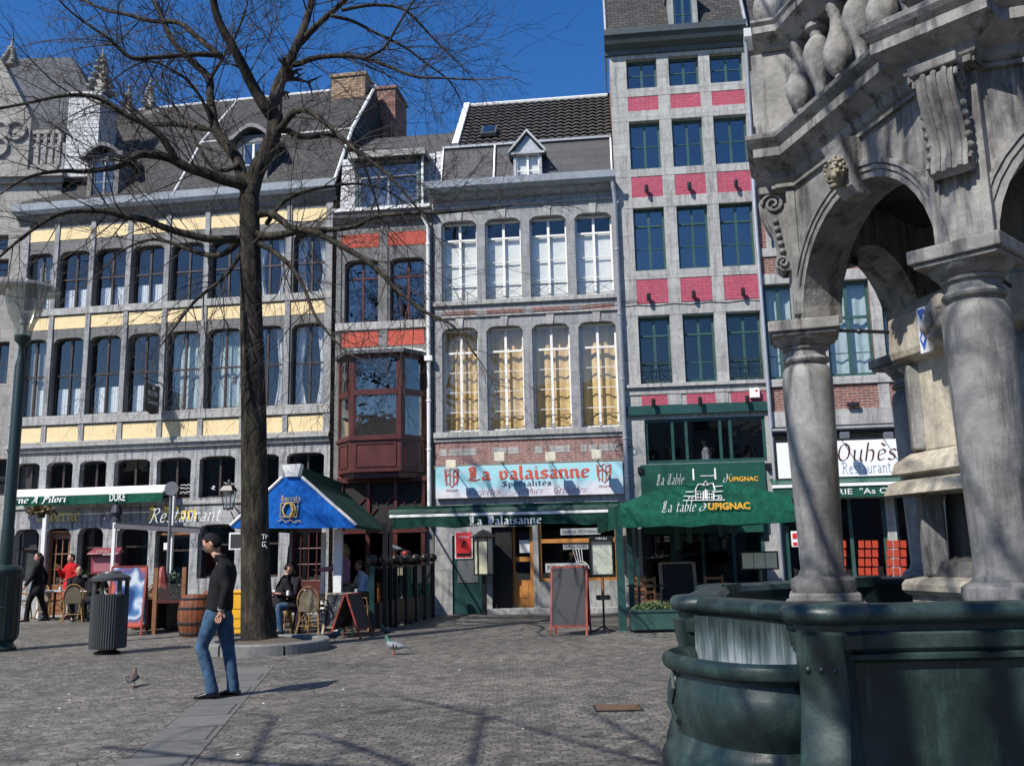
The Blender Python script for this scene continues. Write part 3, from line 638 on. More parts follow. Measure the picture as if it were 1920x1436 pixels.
# bay window: plan polygon
v0=-.0; pj=.62; bu0,bu1=U(634,760,0),U(800,760,0); fu0,fu1=U(657,760,-pj),U(752,760,-pj)
zb=Z(700,884,-pj); zt=Z(700,664,-pj); zs1=Z(700,823,-pj); ztr=Z(700,735,-pj)
plan=[(bu0,-.001),(fu0,-pj),(fu1,-pj),(bu1,-.001)]
b=MB(); b.slab(plan,zb,zs1)
for (p,q) in zip(plan,plan[1:]):
    P=Vector((*p,0)); Q=Vector((*q,0)); d=(Q-P).normalized(); n_=Vector((d.y,-d.x,0)); L_=(Q-P).length
    def bb(a0,a1,za,zc,o0,o1):
        X=[P+d*a0+n_*o0,P+d*a1+n_*o0,P+d*a1+n_*o1,P+d*a0+n_*o1]; b.hexa([(x.x,x.y,za) for x in X],[(x.x,x.y,zc) for x in X])
    for (a0,a1) in ((0,.09),(L_-.09,L_)): bb(a0,a1,zs1,zt,-.07,.012)
    bb(.09,L_-.09,zs1,zs1+.1,-.06,.02); bb(.09,L_-.09,ztr-.07,ztr+.07,-.06,.03); bb(.09,L_-.09,zt-.1,zt,-.06,.01)
    # raised panel moulding below
    for (a0,a1,za,zc) in ((.12,L_-.12,zb+.12,zb+.16),(.12,L_-.12,zs1-.12,zs1-.08),(.12,.16,zb+.161,zs1-.121),(L_-.16,L_-.12,zb+.161,zs1-.121)): bb(a0,a1,za,zc,-.01,.022)
    bb(-.02,L_+.02,zs1-.02,zs1+.03,-.02,.05)
    for i,(za,zc) in enumerate(((zs1+.1,ztr-.07),(ztr+.07,zt-.1))):
        for (a0,a1) in ((.09,.13),(L_-.13,L_-.09)): bb(a0,a1,za,zc,-.045,-.005)
bay=b.build('bay_window',M['maroon'],r)
b=MB()
for (p,q) in zip(plan,plan[1:]): b.quad((p[0],p[1]+.03,zs1),(q[0],q[1]+.03,zs1),(q[0],q[1]+.03,zt),(p[0],p[1]+.03,zt))
b.build('pane',M['glasssky'],bay)
b=MB(); b.slab([(bu0-.1,0),(fu0-.1,-pj-.16),(fu1+.1,-pj-.16),(bu1+.1,0)],zt,zt+.1); b.build('bay_roof',M['leaddark'],bay)
b=MB(); b.hexa([(bu0-.04,0,zt+.1),(fu0-.06,-pj-.1,zt+.1),(fu1+.06,-pj-.1,zt+.1),(bu1+.04,0,zt+.1)],[(bu0+.1,0,zt+.22),(fu0+.04,-pj+.1,zt+.17),(fu1-.04,-pj+.1,zt+.17),(bu1-.1,0,zt+.22)]); b.build('bay_roof_flashing',M['flash'],bay)
b=MB(); b.slab([(bu0+.12,0),(fu0+.08,-pj+.12),(fu1-.08,-pj+.12),(bu1-.12,0)],zb-.14,zb); b.build('bay_corbel',M['maroon'],bay)
# ground floor front of the red house: dark timber with octagonal tracery
b=MB(); a,c=U(640,1050),U(795,1050); gz=z(1000); tz=z(905)
b.box(a-.1,c+.1,-.14,-.01,gz,gz+.08)
for k in range(4): u=a+(c-a)*k/3; b.box(u-.05,u+.05,-.12,-.01,.03,gz); b.box(u-.045,u+.045,-.10,-.01,gz+.08,tz)
b.box(a-.1,c+.1,-.14,-.01,tz,tz+.12)
for k in range(3):
    u=a+(c-a)*(k+.5)/3; h=(gz+.08+tz)/2; q=.3
    for dx,dz in ((-1,-1),(-1,1),(1,-1),(1,1)): b.bar((u+dx*.12,-.06,h+dz*.0+dz*.05),(u+dx*.42,-.06,h+dz*.36),.03)
b.build('shopfront_frame',M['maroon'],r)
b=MB(); b.box(a-.1,c+.1,-.04,-.012,gz+.08,tz); b.build('fascia',M['int'],r)
dp=MB(); u=UR-.09
dp.tube([(u-.14,-.3,ztop+.1),(u-.1,-.2,ztop-.05),(u,-.12,ztop-.25),(u,-.12,2.2)],.05,10)
for zz in (z(470),z(560),z(680),z(760),z(850)): dp.lathe([(.05,0),(.065,.01),(.065,.05),(.05,.06)],10,(u,-.12,zz))
dp.box(u-.1,u+.1,-.2,-.04,z(684),z(675)); dpo=dp.build('downpipe',M['steelwhite'],r,smooth=True); dpo['label']='white downpipe at the right edge of the red house'

# ================= white window house
F=VF=Fac(23.0,-.114,(814,800),'white_window_house','grey stone house with four tall white windows on each floor above the pale blue sign'); r=F.root; U=F.U; Z=F.Z
UR=U(1172,720); z=lambda y,x=1035: Z(x,y)
cols=[(829,897),(913,982),(999,1070),(1087,1158)]
c1=[(U(a,700),U(b_,700)) for a,b_ in cols]
z1t,z1b=z(606),z(803); z2t,z2b=z(403),z(556); ztop=z(366)
gh=[(U(848,1060),U(905,1060),.0,z(1000)),(U(922,1060),U(1000,1060),.02,z(985)),(U(1010,1060),U(1160,1060),.75,z(975))]
up=[(a,b_,z2b,z2t,.13) for a,b_ in c1]+[(a,b_,z1b,z1t,.13) for a,b_ in c1]
zsp=z(822)
wall(MB(),0,UR,zsp,ztop,up,dep=.3).build('wall',M['lime'],r)
wall(MB(),0,UR,0,zsp,gh,dep=.4).build('ground_floor_wall',M['limelight'],r)
b=MB(); b.box(0,UR,-.012,.02,z(866),zsp+.0); b.build('worn_brick_band',M['brickpale'],r)
b=MB(); k=0
for a,c in ((824,838),(842,893),(922,950),(952,998-25),(1003,1018),(1030,1069),(1090,1101),(1104,1120),(1124,1158)):
    b.box(U(a,840),U(c,840),-.02,.0,z(849)+.0,z(836))
split(b,'stone_block',M['limelight'],r,bevel=.008)
b=MB()
for a,c in ((830,893),(912,980),(999,1068),(1085,1150)): b.box(U(a,580),U(c,580),-.008,.02,z(584),z(575))
split(b,'brick_strip',M['brickpale'],r)
b=MB(); b.box(0,UR,-.1,.012,z(815),z(804.5)); b.box(0,UR,-.05,.012,z(822),z(815.5)); b.box(0,UR,-.07,.012,z(565),z(556.5)); b.box(0,UR,-.05,.012,z(588),z(585)); b.box(0,UR,-.04,.012,z(381),z(377)); split(b,'stone_band',M['limelight'],r,bevel=.01)
b=MB()
for a,c in c1:
    for zt in (z1t,z2t): u=(a+c)/2; b.prism([(u-.07,zt-.02),(u+.07,zt-.02),(u+.1,zt+.24),(u-.1,zt+.24)],-.03,.0)
split(b,'keystone',M['limelight'],r,bevel=.005)
b=MB(); b.box(0,UR,-.06,.01,z(874),z(866.5)); b.build('timber_beam',colm('grey_weathered_oak',(.16,.14,.12),.9,bump=.6),r)
for i,(a,c) in enumerate(c1):
    window(r,a,c,z1b,z1t-.02,.2,'white',.045,.77,1,(.25,.5,.75),curt='full',cmat='ochre',seed=i*1.7,tw=.05,barw=.016)
    window(r,a,c,z2b,z2t-.02,.2,'white',.045,.78,1,(.3,.62),curt='shutter',cmat='shutter',tw=.05,barw=.016)
for j,zb in enumerate((z1b,z2b)):
    for i,(a,c) in enumerate(c1):
        k=MB(); y=.03; h=.34
        k.tube([(a,y,zb+h),(c,y,zb+h)],.009,5); k.tube([(a,y,zb+.05),(c,y,zb+.05)],.007,5); mm=(a+c)/2
        for s_ in (-1,1):
            k.tube([(mm,y,zb+.05),(mm+s_*(c-a)*.5,y,zb+h)],.006,4); k.tube([(mm,y,zb+h),(mm+s_*(c-a)*.5,y,zb+.05)],.006,4)
        k.tube([(mm+.06*math.cos(q/2),y,zb+h/2+.06*math.sin(q/2)) for q in range(13)],.006,4); k.build('window_railing',M['black'],r)
interior(r,.1,UR-.1,[0,z(870),z(570),ztop-.02],mat='intwarm')
b=MB(); b.sweep([(-.1,0,ztop),(UR,0,ztop)],[(0,-.02),(.05,0),(.12,.02),(.2,.1),(.22,.16),(0,.16)]); b.build('cornice',M['lime'],r)
b=MB(); b.sweep([(-.15,0,ztop+.16),(UR-.02,0,ztop+.16)],[(0,0),(.32,0),(.42,.08),(.44,.26),(.40,.26),(.36,.1),(0,.1)]); b.build('gutter',M['gutter'],r)
# mansard, tiled roof
va,vb=.05,.55; ga=ztop+.3; gb=Z(1000,269,vb); ul=U(826,330,va)
b=MB(); b.quad((ul,va,ga),(UR-.08,va,ga),(UR-.08,vb,gb),(ul,vb,gb)); b.quad((ul,va,ga),(ul,vb,gb),(ul,3,gb),(ul,3,ga)); b.build('mansard',M['slatepanel'],r)
b=MB(); b.quad((0,va+.02,ga),(ul,va+.02,ga),(ul,vb,gb-.05),(0,vb,gb-.05)); b.build('slate_cheek',M['slatewhite'],r)
b=MB(); b.box(ul-.03,UR-.08,vb-.06,vb+.1,gb-.0,gb+.06); b.tube([(ul,va-.02,ga),(ul,vb-.02,gb)],.03,6); b.tube([(UR-.1,va-.02,ga),(UR-.1,vb-.02,gb)],.03,6); ux=U(925,320,va); b.tube([(ux,va-.03,ga),(ux,vb-.04,gb)],.035,6); b.build('zinc_trim',M['lead'],r)
vr=3.3; gr=Z(1000,193,vr); ulr=U(880,205,vr); ul0=U(858,277,vb)
t=MB(); nc=19; nr=13; sub=6
for rr in range(nr):
    t0,t1=rr/nr,(rr+1)/nr
    row=[]
    for (tt,lift) in ((t0,.045),(t1+.01,.0)):
        P=[]; v_=vb+(vr-vb)*tt; zz=gb+(gr-gb)*tt; ua=ul0+(ulr-ul0)*tt; ub_=UR-.02
        for k in range(nc*sub+1):
            f=k/(nc*sub); ph=(k%sub)/sub; wv=.05*abs(math.sin(PI*ph)) ; P.append((ua+(ub_-ua)*f,v_-lift*.8-wv*.7,zz+lift+wv*.6))
        row.append(P)
    for k in range(nc*sub): t.quad(row[0][k],row[0][k+1],row[1][k+1],row[1][k])
t.build('tiled_roof',M['tile'],r)
b=MB(); b.quad((0,vb,gb-.1),(UR,vb,gb-.1),(UR,vr,gr-.1),(ulr,vr,gr-.1)); b.quad((ulr,vr,gr),(UR,vr,gr),(UR,6.5,ztop),(0,6.5,ztop)); b.quad((0,vb,gb-.1),(ulr,vr,gr-.1),(0,6.5,ztop)); b.build('roof_deck',M['tile'],r)
b=MB(); b.tube([(ulr,vr,gr+.06),(UR,vr,gr+.06)],.06,6); b.hexa([(ul0-.14,vb,gb),(ul0+.03,vb,gb),(ulr+.03,vr,gr),(ulr-.14,vr,gr)],[(ul0-.14,vb-.1,gb+.12),(ul0+.03,vb-.1,gb+.12),(ulr+.03,vr-.1,gr+.12),(ulr-.14,vr-.1,gr+.12)]); b.build('verge_flashing',M['flash'],r)
# skylight
sv=vb+(vr-vb)*.12; ua,uc=U(901,263,sv),U(930,263,sv); sl=(gr-gb)/(vr-vb); b=MB(); za=gb+.14+.12*(gr-gb)
b.hexa([(ua,sv,za),(uc,sv,za),(uc,sv+.42,za+.42*sl),(ua,sv+.42,za+.42*sl)],[(ua,sv-.06,za+.08),(uc,sv-.06,za+.08),(uc,sv+.36,za+.42*sl+.08),(ua,sv+.36,za+.42*sl+.08)]); sk=b.build('skylight',M['leaddark'],r)
MB().quad((ua+.05,sv-.03,za+.13),(uc-.05,sv-.03,za+.13),(uc-.05,sv+.32,za+.37*sl+.13),(ua+.05,sv+.32,za+.37*sl+.13)).build('pane',M['glasssky'],sk)
# pointed dormer
v=-.02; ua,uc=U(968,320,v),U(1011,320,v); za,zc=Z(988,352,v),Z(988,287,v); ap=Z(988,248,v)
b=MB(); b.box(ua-.07,ua,v,v+.12,za,zc); b.box(uc,uc+.07,v,v+.12,za,zc); b.quad((ua-.07,v+.12,za),(ua-.07,v+.12,zc),(ua-.07,1.5,zc)); b.quad((uc+.07,v+.12,za),(uc+.07,1.5,zc),(uc+.07,v+.12,zc)); b.prism([(ua-.1,zc+.0),(uc+.1,zc+.0),((ua+uc)/2,ap-.08)],v+.0,v+.1); dd=b.build('dormer',M['lead'],r)
b=MB(); mm=(ua+uc)/2
for s_ in (-1,1):
    e=mm+s_*((uc-ua)/2+.2); P=[(e,zc-.04),(mm,ap)]; P2=[(e,zc+.03),(mm,ap+.07)]
    b.hexa([(e,v-.12,zc-.04),(mm,v-.12,ap-.03),(mm,1.7,ap-.03),(e,1.7,zc-.04)],[(e,v-.12,zc+.03),(mm,v-.12,ap+.05),(mm,1.7,ap+.05),(e,1.7,zc+.03)])
b.box(ua-.16,uc+.16,v-.08,v-.01,zc-.05,zc+.01); b.build('gable_roof',M['lead'],dd)
window(dd,ua,uc,za,zc,v+.03,'white',.03,None,1,(.5,),glass='glass',curt='shutter',cmat='shutter',barw=.03)
# ground floor: green panelled bay, door, shop window
b=MB(); a,c=gh[0][:2]; zt=gh[0][3]; b.box(a,c,.05,.1,0,zt); pnl=b.build('green_panel',M['green'],r)
b=MB(); b.box(a+.12,c-.12,.03,.06,.75,zt-.15); b.build('grey_inset',colm('grey_green_board',(.13,.14,.14),.6),pnl)
b=MB(); b.box(a+.1,a+.46,.0,.028,Z(870,1047),Z(870,998)); o=b.build('poster_backing',M['steelwhite'],pnl)
pa,pc=U(855,1020),U(884,1020); bpy.data.objects.remove(o)
po=thing('poster','red poster in a white frame on the green panel left of the menu case','poster',F.W((pa+pc)/2,0.0,(Z(870,1045)+Z(870,998))/2),F.rz); hw=(pc-pa)/2; hh=(Z(870,998)-Z(870,1045))/2
MB().box(-hw-.03,hw+.03,.0,.025,-hh-.03,hh+.03).build('frame',M['steelwhite'],po,bevel=.008)
MB().box(-hw,hw,-.006,.0,-hh,hh).build('sheet',colm('red_poster',(.68,.03,.035),.5),po)
textmesh('Thes & Tisanes',hw*1.5,.06,M['steelwhite'],'lettering',po,(-hw*.75,-.008,hh*.55))
b=MB(); b.tube([(.08*math.cos(q*.9)*(1-q/14),-.012,.02+.09*math.sin(q*1.3)) for q in range(12)],.008,4); b.build('emblem',M['black'],po)
MB().box(-hw*.9,hw*.9,-.008,-.006,-hh*.9,-hh*.65).build('dark_strip',M['black'],po)
a,c=gh[1][:2]; zt=gh[1][3]
b=MB(); b.box(c-.08,c,.3,.36,.02,zt); b.box(a,a+.55*(c-a),.30,.34,.02,zt); bb_=b.build('door_surround',M['int'],r); bpy.data.objects.remove(bb_)
b=MB(); da=a+(c-a)*.48; b.box(da,da+.06,.3,.36,.1,zt); b.box(c-.1,c,.28,.36,.02,zt); b.box(da+.06,c-.1,.31,.35,.1,.78); b.box(da+.06,c-.1,.31,.35,Z(975,1053),Z(975,1044)); dr_=b.build('door',M['orangewood'],r,bevel=.004)
b=MB(); b.box(da+.12,c-.16,.295,.31,.16,.3); b.box(da+.12,c-.16,.295,.31,.36,.7); b.build('door_panel',M['orangewood'],dr_,bevel=.005)
MB().quad((da,.335,.78),(c,.335,.78),(c,.335,zt),(da,.335,zt)).build('pane',M['glassdark'],dr_)
MB().box(da+.16,da+.42,.32,.325,Z(979,1036),Z(979,1012)).build('notice',M['steelwhite'],dr_)
b=MB(); b.box(a,da,.1,.4,.02,zt); b.build('door_lining',M['int'],r)
MB().box(a-.1,c+2.6,-.32,.3,0,.13).build('doorstep',M['limelight'],r,bevel=.01)
a,c=gh[2][:2]; zb,zt=gh[2][2:]
b=MB(); b.box(a,c,.03,.09,.13,zb); b.build('green_stall_riser',M['green'],r)
b=MB(); tz=Z(1080,1013,0.1); b.box(a,a+.07,.08,.16,zb,zt); b.box(c-.07,c,.08,.16,zb,zt); b.box(a+.07,c-.07,.082,.158,zb,zb+.07); b.box(a+.07,c-.07,.07,.158,tz-.05,tz+.05); b.box(a+.07,c-.07,.082,.158,zt-.06,zt); sw=b.build('shop_window',M['orangewood'],r)
MB().quad((a,.13,zb),(c,.13,zb),(c,.13,zt),(a,.13,zt)).build('pane',M['glassdark'],sw)
def plaque(F,root,x0,x1,y0,y1,v,text,col,tcol,name='plate'):
    ua,zb=F.L(x0,y1,v); uc,_=F.L(x1,y1,v); zt=F.Z(x0,y0,v)
    o=MB().box(ua,uc,v-.012,v,zb,zt).build(name,col,root); h=(zt-zb)
    textmesh(text,(uc-ua)*.9,h*.5,tcol,'lettering',o,(ua+(uc-ua)*.05,v-.014,zb+h*.25)); return o
cr=colm('cream_plate',(.42,.44,.42),.6)
plaque(F,r,1051,1126,991,1003,.12,'TAVERNE - RESTAURANT',cr,M['inkblue']); plaque(F,r,1056,1103,1018,1030,.12,'GRILLADES',cr,M['inkblue']); plaque(F,r,1023,1100,1056,1073,.12,'FONDUES',cr,M['inkblue'])
b=MB(); ux,uz=F.L(1089,1062,.12)
for q in range(4): b.tube([(ux-.1+q*.05,.115,uz+.12),(ux-.18+q*.07,.115,uz+.42)],.012,4)
b.tube([(ux+.2*math.cos(q*PI/8),.115,uz-.05+.18*math.sin(q*PI/8)) for q in range(9)],.012,4); b.build('pot_drawing',M['net'],sw)
# curtain of bottles on sill
b=MB()
for q in range(6): b.lathe([(.03,0),(.03,.12),(.012,.17),(.012,.22)],8,(a+.25+q*.13,.25,zb+.08))
for q in range(5): b.lathe([(.025,0),(.04,.1),(.02,.11)],8,(c-.25-q*.12,.22,zb+.08))
split(b,'bottle',colm('amber_glass',(.35,.15,.03),.2),r)
# menu display case beside the door (hexagonal lantern-like)
mc=thing('menu_case','tall cream-sided menu showcase with pointed black roof beside the tavern door','menu case',F.W(U(911,1060),-.32,0),F.rz)
zb,zt=Z(911,1075,-.3),Z(911,1008,-.3); b=MB(); b.lathe([(.30,zt),(.31,zt+.03),(.12,zt+.16),(.02,zt+.2)],6); b.lathe([(.06,0),(.06,zb-.05),(.26,zb-.04),(.26,zb)],6); split(b,'case_frame',M['black'],mc)
b=MB(); b.lathe([(.22,zb),(.22,zt)],6); b.build('menu_sheets',colm('cream_paper',(.62,.60,.42),.6),mc)
b=MB()
for q in range(6): b.tube([(.24*math.cos(q*PI/3),.24*math.sin(q*PI/3),zb),(.24*math.cos(q*PI/3),.24*math.sin(q*PI/3),zt)],.016,4)
b.build('case_posts',M['black'],mc)
# big sign board
sg=thing('shop_sign','long pale blue shop sign with red blackletter words and red crests','sign',F.W(U(817,935,-.12),-.12,Z(817,935,-.12)),F.rz)
wS=U(1170,930,-.12)-U(817,935,-.12); hS=Z(990,872,-.12)-Z(990,932,-.12)
def signmat():
    N=NT('pale_blue_printed_sign'); sep=N.n('SeparateXYZ'); N.l(N.tc.outputs['Object'],sep.inputs[0]); v=N.tc.outputs['Object']
    f=N.noise(v,1.6,3); a=N.n('MapRange'); a.inputs['From Min'].default_value=0; a.inputs['From Max'].default_value=hS; N.l(sep.outputs['Z'],a.inputs['Value'])
    ad=N.n('Math',operation='ADD'); N.l(a.outputs[0],ad.inputs[0]); N.l(f,ad.inputs[1])
    c=N.ramp(ad.outputs[0],[(.62,(.72,.70,.72)),(.95,(.36,.66,.72))]); c=N.mix(c,(.62,.52,.60),N.ramp(N.noise(v,3,2),[(.55,g(0)),(.7,g(.45))]))
    N.l(c,N.b.inputs['Base Color']); N.b.inputs['Roughness'].default_value=.35; return N.m
MB().box(0,wS,-.0,.08,0,hS).build('board',signmat(),sg,bevel=.006)
ux=lambda x:U(x,900,-.12)-U(817,900,-.12)
nib('La valaisanne',ux(1108)-ux(878),hS*.42,M['redletter'],'lettering',sg,(ux(876),-.005,hS*.55),nibw=1.25)
nib('Specialités',ux(1034)-ux(940),hS*.17,M['inkblue'],'lettering',sg,(ux(940),-.005,hS*.33),nibw=1.1)
pl=colm('plum_lettering',(.30,.05,.09),.6)
for t_,x0,x1 in (('Raclettes',874,936),('Fondues',962,1016),('Grillades',1035,1098)): nib(t_,ux(x1)-ux(x0),hS*.22,pl,'lettering',sg,(ux(x0),-.005,hS*.08),nibw=.5,shear=.3)
for x0 in (847,1133):
    b=MB(); cx_=ux(x0); w_=ux(860)-ux(847)
    for q in range(4): b.tube([(cx_+w_*(-.75+q*.5),-.008,hS*.42),(cx_+w_*(-.8+q*.53),-.008,hS*.86)],.014,4)
    b.tube([(cx_-w_,-.008,hS*.9),(cx_-w_*.9,-.008,hS*.55),(cx_,-.008,hS*.36),(cx_+w_*.9,-.008,hS*.55),(cx_+w_,-.008,hS*.9)],.012,4)
    b.tube([(cx_-w_*.9,-.009,hS*.7),(cx_-w_*.3,-.009,hS*.78),(cx_+w_*.3,-.009,hS*.66),(cx_+w_*.9,-.009,hS*.74)],.012,4)
    b.tube([(cx_-w_,-.009,hS*.93),(cx_-w_*.4,-.009,hS*.86),(cx_,-.009,hS*.95),(cx_+w_*.4,-.009,hS*.86),(cx_+w_,-.009,hS*.93)],.010,4)
    b.build('crest',M['redletter'],sg)
    textmesh('VALAIS',w_*1.8,.05,pl,'lettering',sg,(cx_-w_*.9,-.006,hS*.22))
cream=colm('cream_lamp_housing',(.72,.66,.50),.4)
lamps=[(856,884,'leftmost'),(944,870,'second from left'),(1037,870,'third from left'),(1121,866,'rightmost')]
for i,(x,y,wd_) in enumerate(lamps):
    s_=thing('sign_spotlight','cream floodlight on a black arm above the blue sign, %s of the four'%wd_,'spotlight',F.W(U(x,y),-.14,Z(x,y)),F.rz,'floodlights over the pale blue sign')
    b=MB(); b.tube([(0,.14,-.05),(-.0,-.5,.12)],.014,6); b.box(-.04,.04,.08,.14,-.12,.02); b.build('arm',M['black'],s_)
    b=MB(); b.box(-.11,.11,-.62,-.44,.02,.2); b.box(-.125,.125,-.64,-.6,.0,.22); b.build('housing',cream,s_,bevel=.01)
    b=MB(); b.box(-.09,.09,-.615,-.45,.005,.018); b.build('lens',M['glass'],s_)
# downpipe right of the white house
b=MB(); u=UR-.06; P=[(u-.06,-.3,ztop+.25),(u-.02,-.26,ztop-.05),(u,-.14,ztop-.3),(u,-.14,1.2)]
b.tube(P,.055,10)
for zz in (z(480),z(600),z(720),z(830),z(900)): b.lathe([(.055,0),(.07,.01),(.07,.05),(.055,.06)],10,(u,-.14,zz))
b.build('downpipe',M['pipe'],r,smooth=True)
b=MB(); 
for q,(x,y,R_) in enumerate(((1160,835,.14),(1172,838,.1),(1178,832,.09))):
    cx_,cz_=U(x,y,-.1),Z(x,y,-.1); b.tube([(cx_+R_*math.cos(a/3),-.1-.02*q,cz_+R_*math.sin(a/3)) for a in range(20)],.008,4)
b.tube([(.0,-.04,z(578)),(UR*.4,-.04,z(580)),(UR*.8,-.045,z(578)),(UR+.4,-.05,z(571))],.01,4)
split(b,'loose_cable',M['black'],r)

# ================= pink panel tower house
F=TF=Fac(22.98,-.106,(1172,800),'pink_panel_house','tall pale stone house with raspberry pink panels and green sash windows'); r=F.root; U=F.U; Z=F.Z
xl=U(1158,100); UL_=U(1160,300)-.02; z=lambda y,x=1300: Z(x,y)
u0=.02; u1=U(1441,700)
colsT={'a':(270,[(1183,1240),(1262,1320),(1341,1403)]),'b':(440,[(1190,1249),(1272,1330),(1351,1417)]),'c':(640,[(1194,1254),(1279,1339),(1362,1426)])}
cc=[]
for i in range(3):
    cc.append((sum(U(colsT[k][1][i][0],colsT[k][0]) for k in 'abc')/3,sum(U(colsT[k][1][i][1],colsT[k][0]) for k in 'abc')/3))
rows=[(159,104),(311,222),(503,384),(716,590)]
rowz=[(z(a),z(b_)) for a,b_ in rows]; ztop=z(96)
sh=[(U(1210,830),U(1437,830),z(868),z(784)),(U(1205,1050),U(1437,1050),.02,z(985))]
holes=[(a,c,zb,zt) for zb,zt in rowz for a,c in cc]
wall(MB(),0,u1,z(758),ztop,holes,dep=.22).build('wall',M['limelight'],r)
b=MB()
for ya,yb in ((202,175.5),(365,326.5),(565,520.5),(757,738)):
    for a,c in cc: b.box(a,c,-.012,.02,z(ya),z(yb))
split(b,'pink_panel',M['pink'],r)
wall(MB(),0,u1,0,z(758),sh,dep=.4).build('ground_floor_wall',M['limelight'],r)
s=MB(); eds=[(0,cc[0][0]),(cc[0][1],cc[1][0]),(cc[1][1],cc[2][0]),(cc[2][1],u1)]
for a,c in eds: s.box(a,c,-.02,.01,z(735),ztop)
split(s,'stone_pier',M['limelight'],r)
s=MB()
for ya,yb in ((175,159.5),(221,202),(326,311.5),(385,365),(520,503.5),(588,567),(104,96)): s.box(0,u1,-.026,.012,z(ya),z(yb))
s.box(0,u1,-.1,.012,z(724),z(718)); s.box(0,u1,-.03,.012,z(737),z(724.5))
for a,c in ((1252,1278),(1342,1366)): s.box(U(a,748),U(c,748),-.02,.01,z(757),z(738))
split(s,'stone_band',M['limelight'],r,bevel=.004)
MB().box(-.02,u1,-.09,.0,z(776),z(758.5)).build('green_beam',M['green'],r,bevel=.01)
for ri,(zb,zt) in enumerate(rowz):
    for i,(a,c) in enumerate(cc):
        if ri<2: window(r,a,c,zb,zt,.14,'greenwin',.055,None,1,(.5,),glass='glasssky',tw=.045,barw=.025)
        elif ri==2: window(r,a,c,zb,zt,.14,'greenwin',.055,.72,1,(.5,),glass='glasssky',tw=.045)
        else:
            window(r,a,c,zb,zt,.14,'greenwin',.06,.72,1,(.42,),glass='glassdark',tw=.05)
            if i!=1:
                k=MB(); y=.0; h=.52; k.tube([(a+.02,y,zb+h),(c-.02,y,zb+h)],.012,5); k.tube([(a+.02,y,zb+.06),(c-.02,y,zb+.06)],.01,5); k.tube([(a+.02,y,zb+h*.7),(c-.02,y,zb+h*.7)],.008,5)
                mm=(a+c)/2; L_=[a+.03,mm-.1,mm+.1,c-.03]
                for q in range(4): k.tube([(L_[q],y,zb+.0),(L_[q],y,zb+h)],.009,4)
                for q in (0,2): k.tube([(L_[q],y,zb+.06),(L_[q+1],y,zb+h*.7)],.007,4); k.tube([(L_[q+1],y,zb+.06),(L_[q],y,zb+h*.7)],.007,4)
                k.build('window_railing',M['black'],r)
interior(r,.1,u1-.1,[0,z(872),z(735),z(520),z(320),z(180),ztop-.02])
# side wall, cornice, roof
b=MB(); b.quad((-.0,7,0),(-.0,.02,0),(-.0,.02,ztop+.25),(-.0,7,ztop+.25)); b.box(-.06,.0,.05,6.5,z(300),z(120)) if 0 else None; b.build('side_wall',M['brickside'],r)
b=MB(); b.sweep([(-.12,0,ztop),(u1+.0,0,ztop)],[(0,-.02),(.08,0),(.1,.12),(.3,.2),(.36,.34),(.42,.4),(.42,.56),(0,.56)]); b.build('cornice',M['cornicegreen'],r)
b=MB(); za=ztop+.5; vb=1.5; zc=Z(1280,-60,vb); b.quad((-.05,-.1,za),(u1,-.1,za),(u1,.35,za+.9),(-.05,.35,za+.9)); b.quad((-.05,.35,za+.9),(u1,.35,za+.9),(u1,vb,zc),(-.05,vb,zc)); b.quad((-.05,vb,zc),(u1,vb,zc),(u1,6.5,zc+.3),(-.05,6.5,zc+.3)); b.quad((-.05,-.1,za),(-.05,.35,za+.9),(-.05,vb,zc),(-.05,6.5,zc+.3),(-.05,6.5,za)); b.build('roof',M['slate'],r)
b=MB(); ux_=U(1392,40,.4); b.tube([(ux_,-.12,za),(ux_,.33,za+.92),(ux_,vb-.02,zc)],.05,6); b.tube([(-.07,-.12,za),(-.07,.33,za+.9),(-.07,vb,zc)],.04,6); b.build('roof_flashing',M['lead'],r)
v=.0; ua,uc=U(1263,30,v),U(1298,30,v); zb2,zt2=Z(1280,54,v),Z(1280,5,v); b=MB(); b.box(ua-.14,ua,v,v+.1,zb2,zt2+.3); b.box(uc,uc+.14,v,v+.1,zb2,zt2+.3); b.box(ua-.2,uc+.2,v-.1,v+.9,zt2+.3,zt2+.45); b.quad((uc+.14,v+.1,zb2),(uc+.14,1.4,zt2+.3),(uc+.14,v+.1,zt2+.3)); b.quad((ua-.14,v+.1,zb2),(ua-.14,v+.1,zt2+.3),(ua-.14,1.4,zt2+.3)); dd=b.build('dormer',M['lime'],r)
window(dd,ua,uc,zb2,zt2+.3,v+.03,'greenwin',.04,None,1,(.4,),glass='glasssky')
chimney(r,F,1157,1206,-40,8,1.3,1.2,'brick')
# wall spots
k=0
words=['top row','middle row','lowest row']
for ri,(y_,xs) in enumerate(((358,(1212,1292,1379)),(560,(1216,1300,1392)),(757,(1225,1312,1400)))):
    for ci,x in enumerate(xs):
        yy=y_-ci*(5 if ri<2 else 3); v=-.03 if ri<2 else -.09
        s_=thing('wall_spot','small black cylinder spot on the pink panel house, %s, %s'%(words[ri],('left','middle','right')[ci]),'wall light',F.W(U(x,yy,v),v,Z(x,yy,v)),F.rz,'black spots on the pink panel house')
        MB().box(-.03,.03,-.07,.0,-.03,.05).build('bracket',M['black'],s_); MB().lathe([(.045,-.1),(.05,-.09),(.05,.09),(.03,.11)],10,(0,-.12,0)).build('housing',M['black'],s_,smooth=True)
al=thing('alarm_box','white alarm box with a red dot at the right end of the lowest pink strip','alarm box',F.W(U(1414,738),-.03,Z(1414,738)),F.rz)
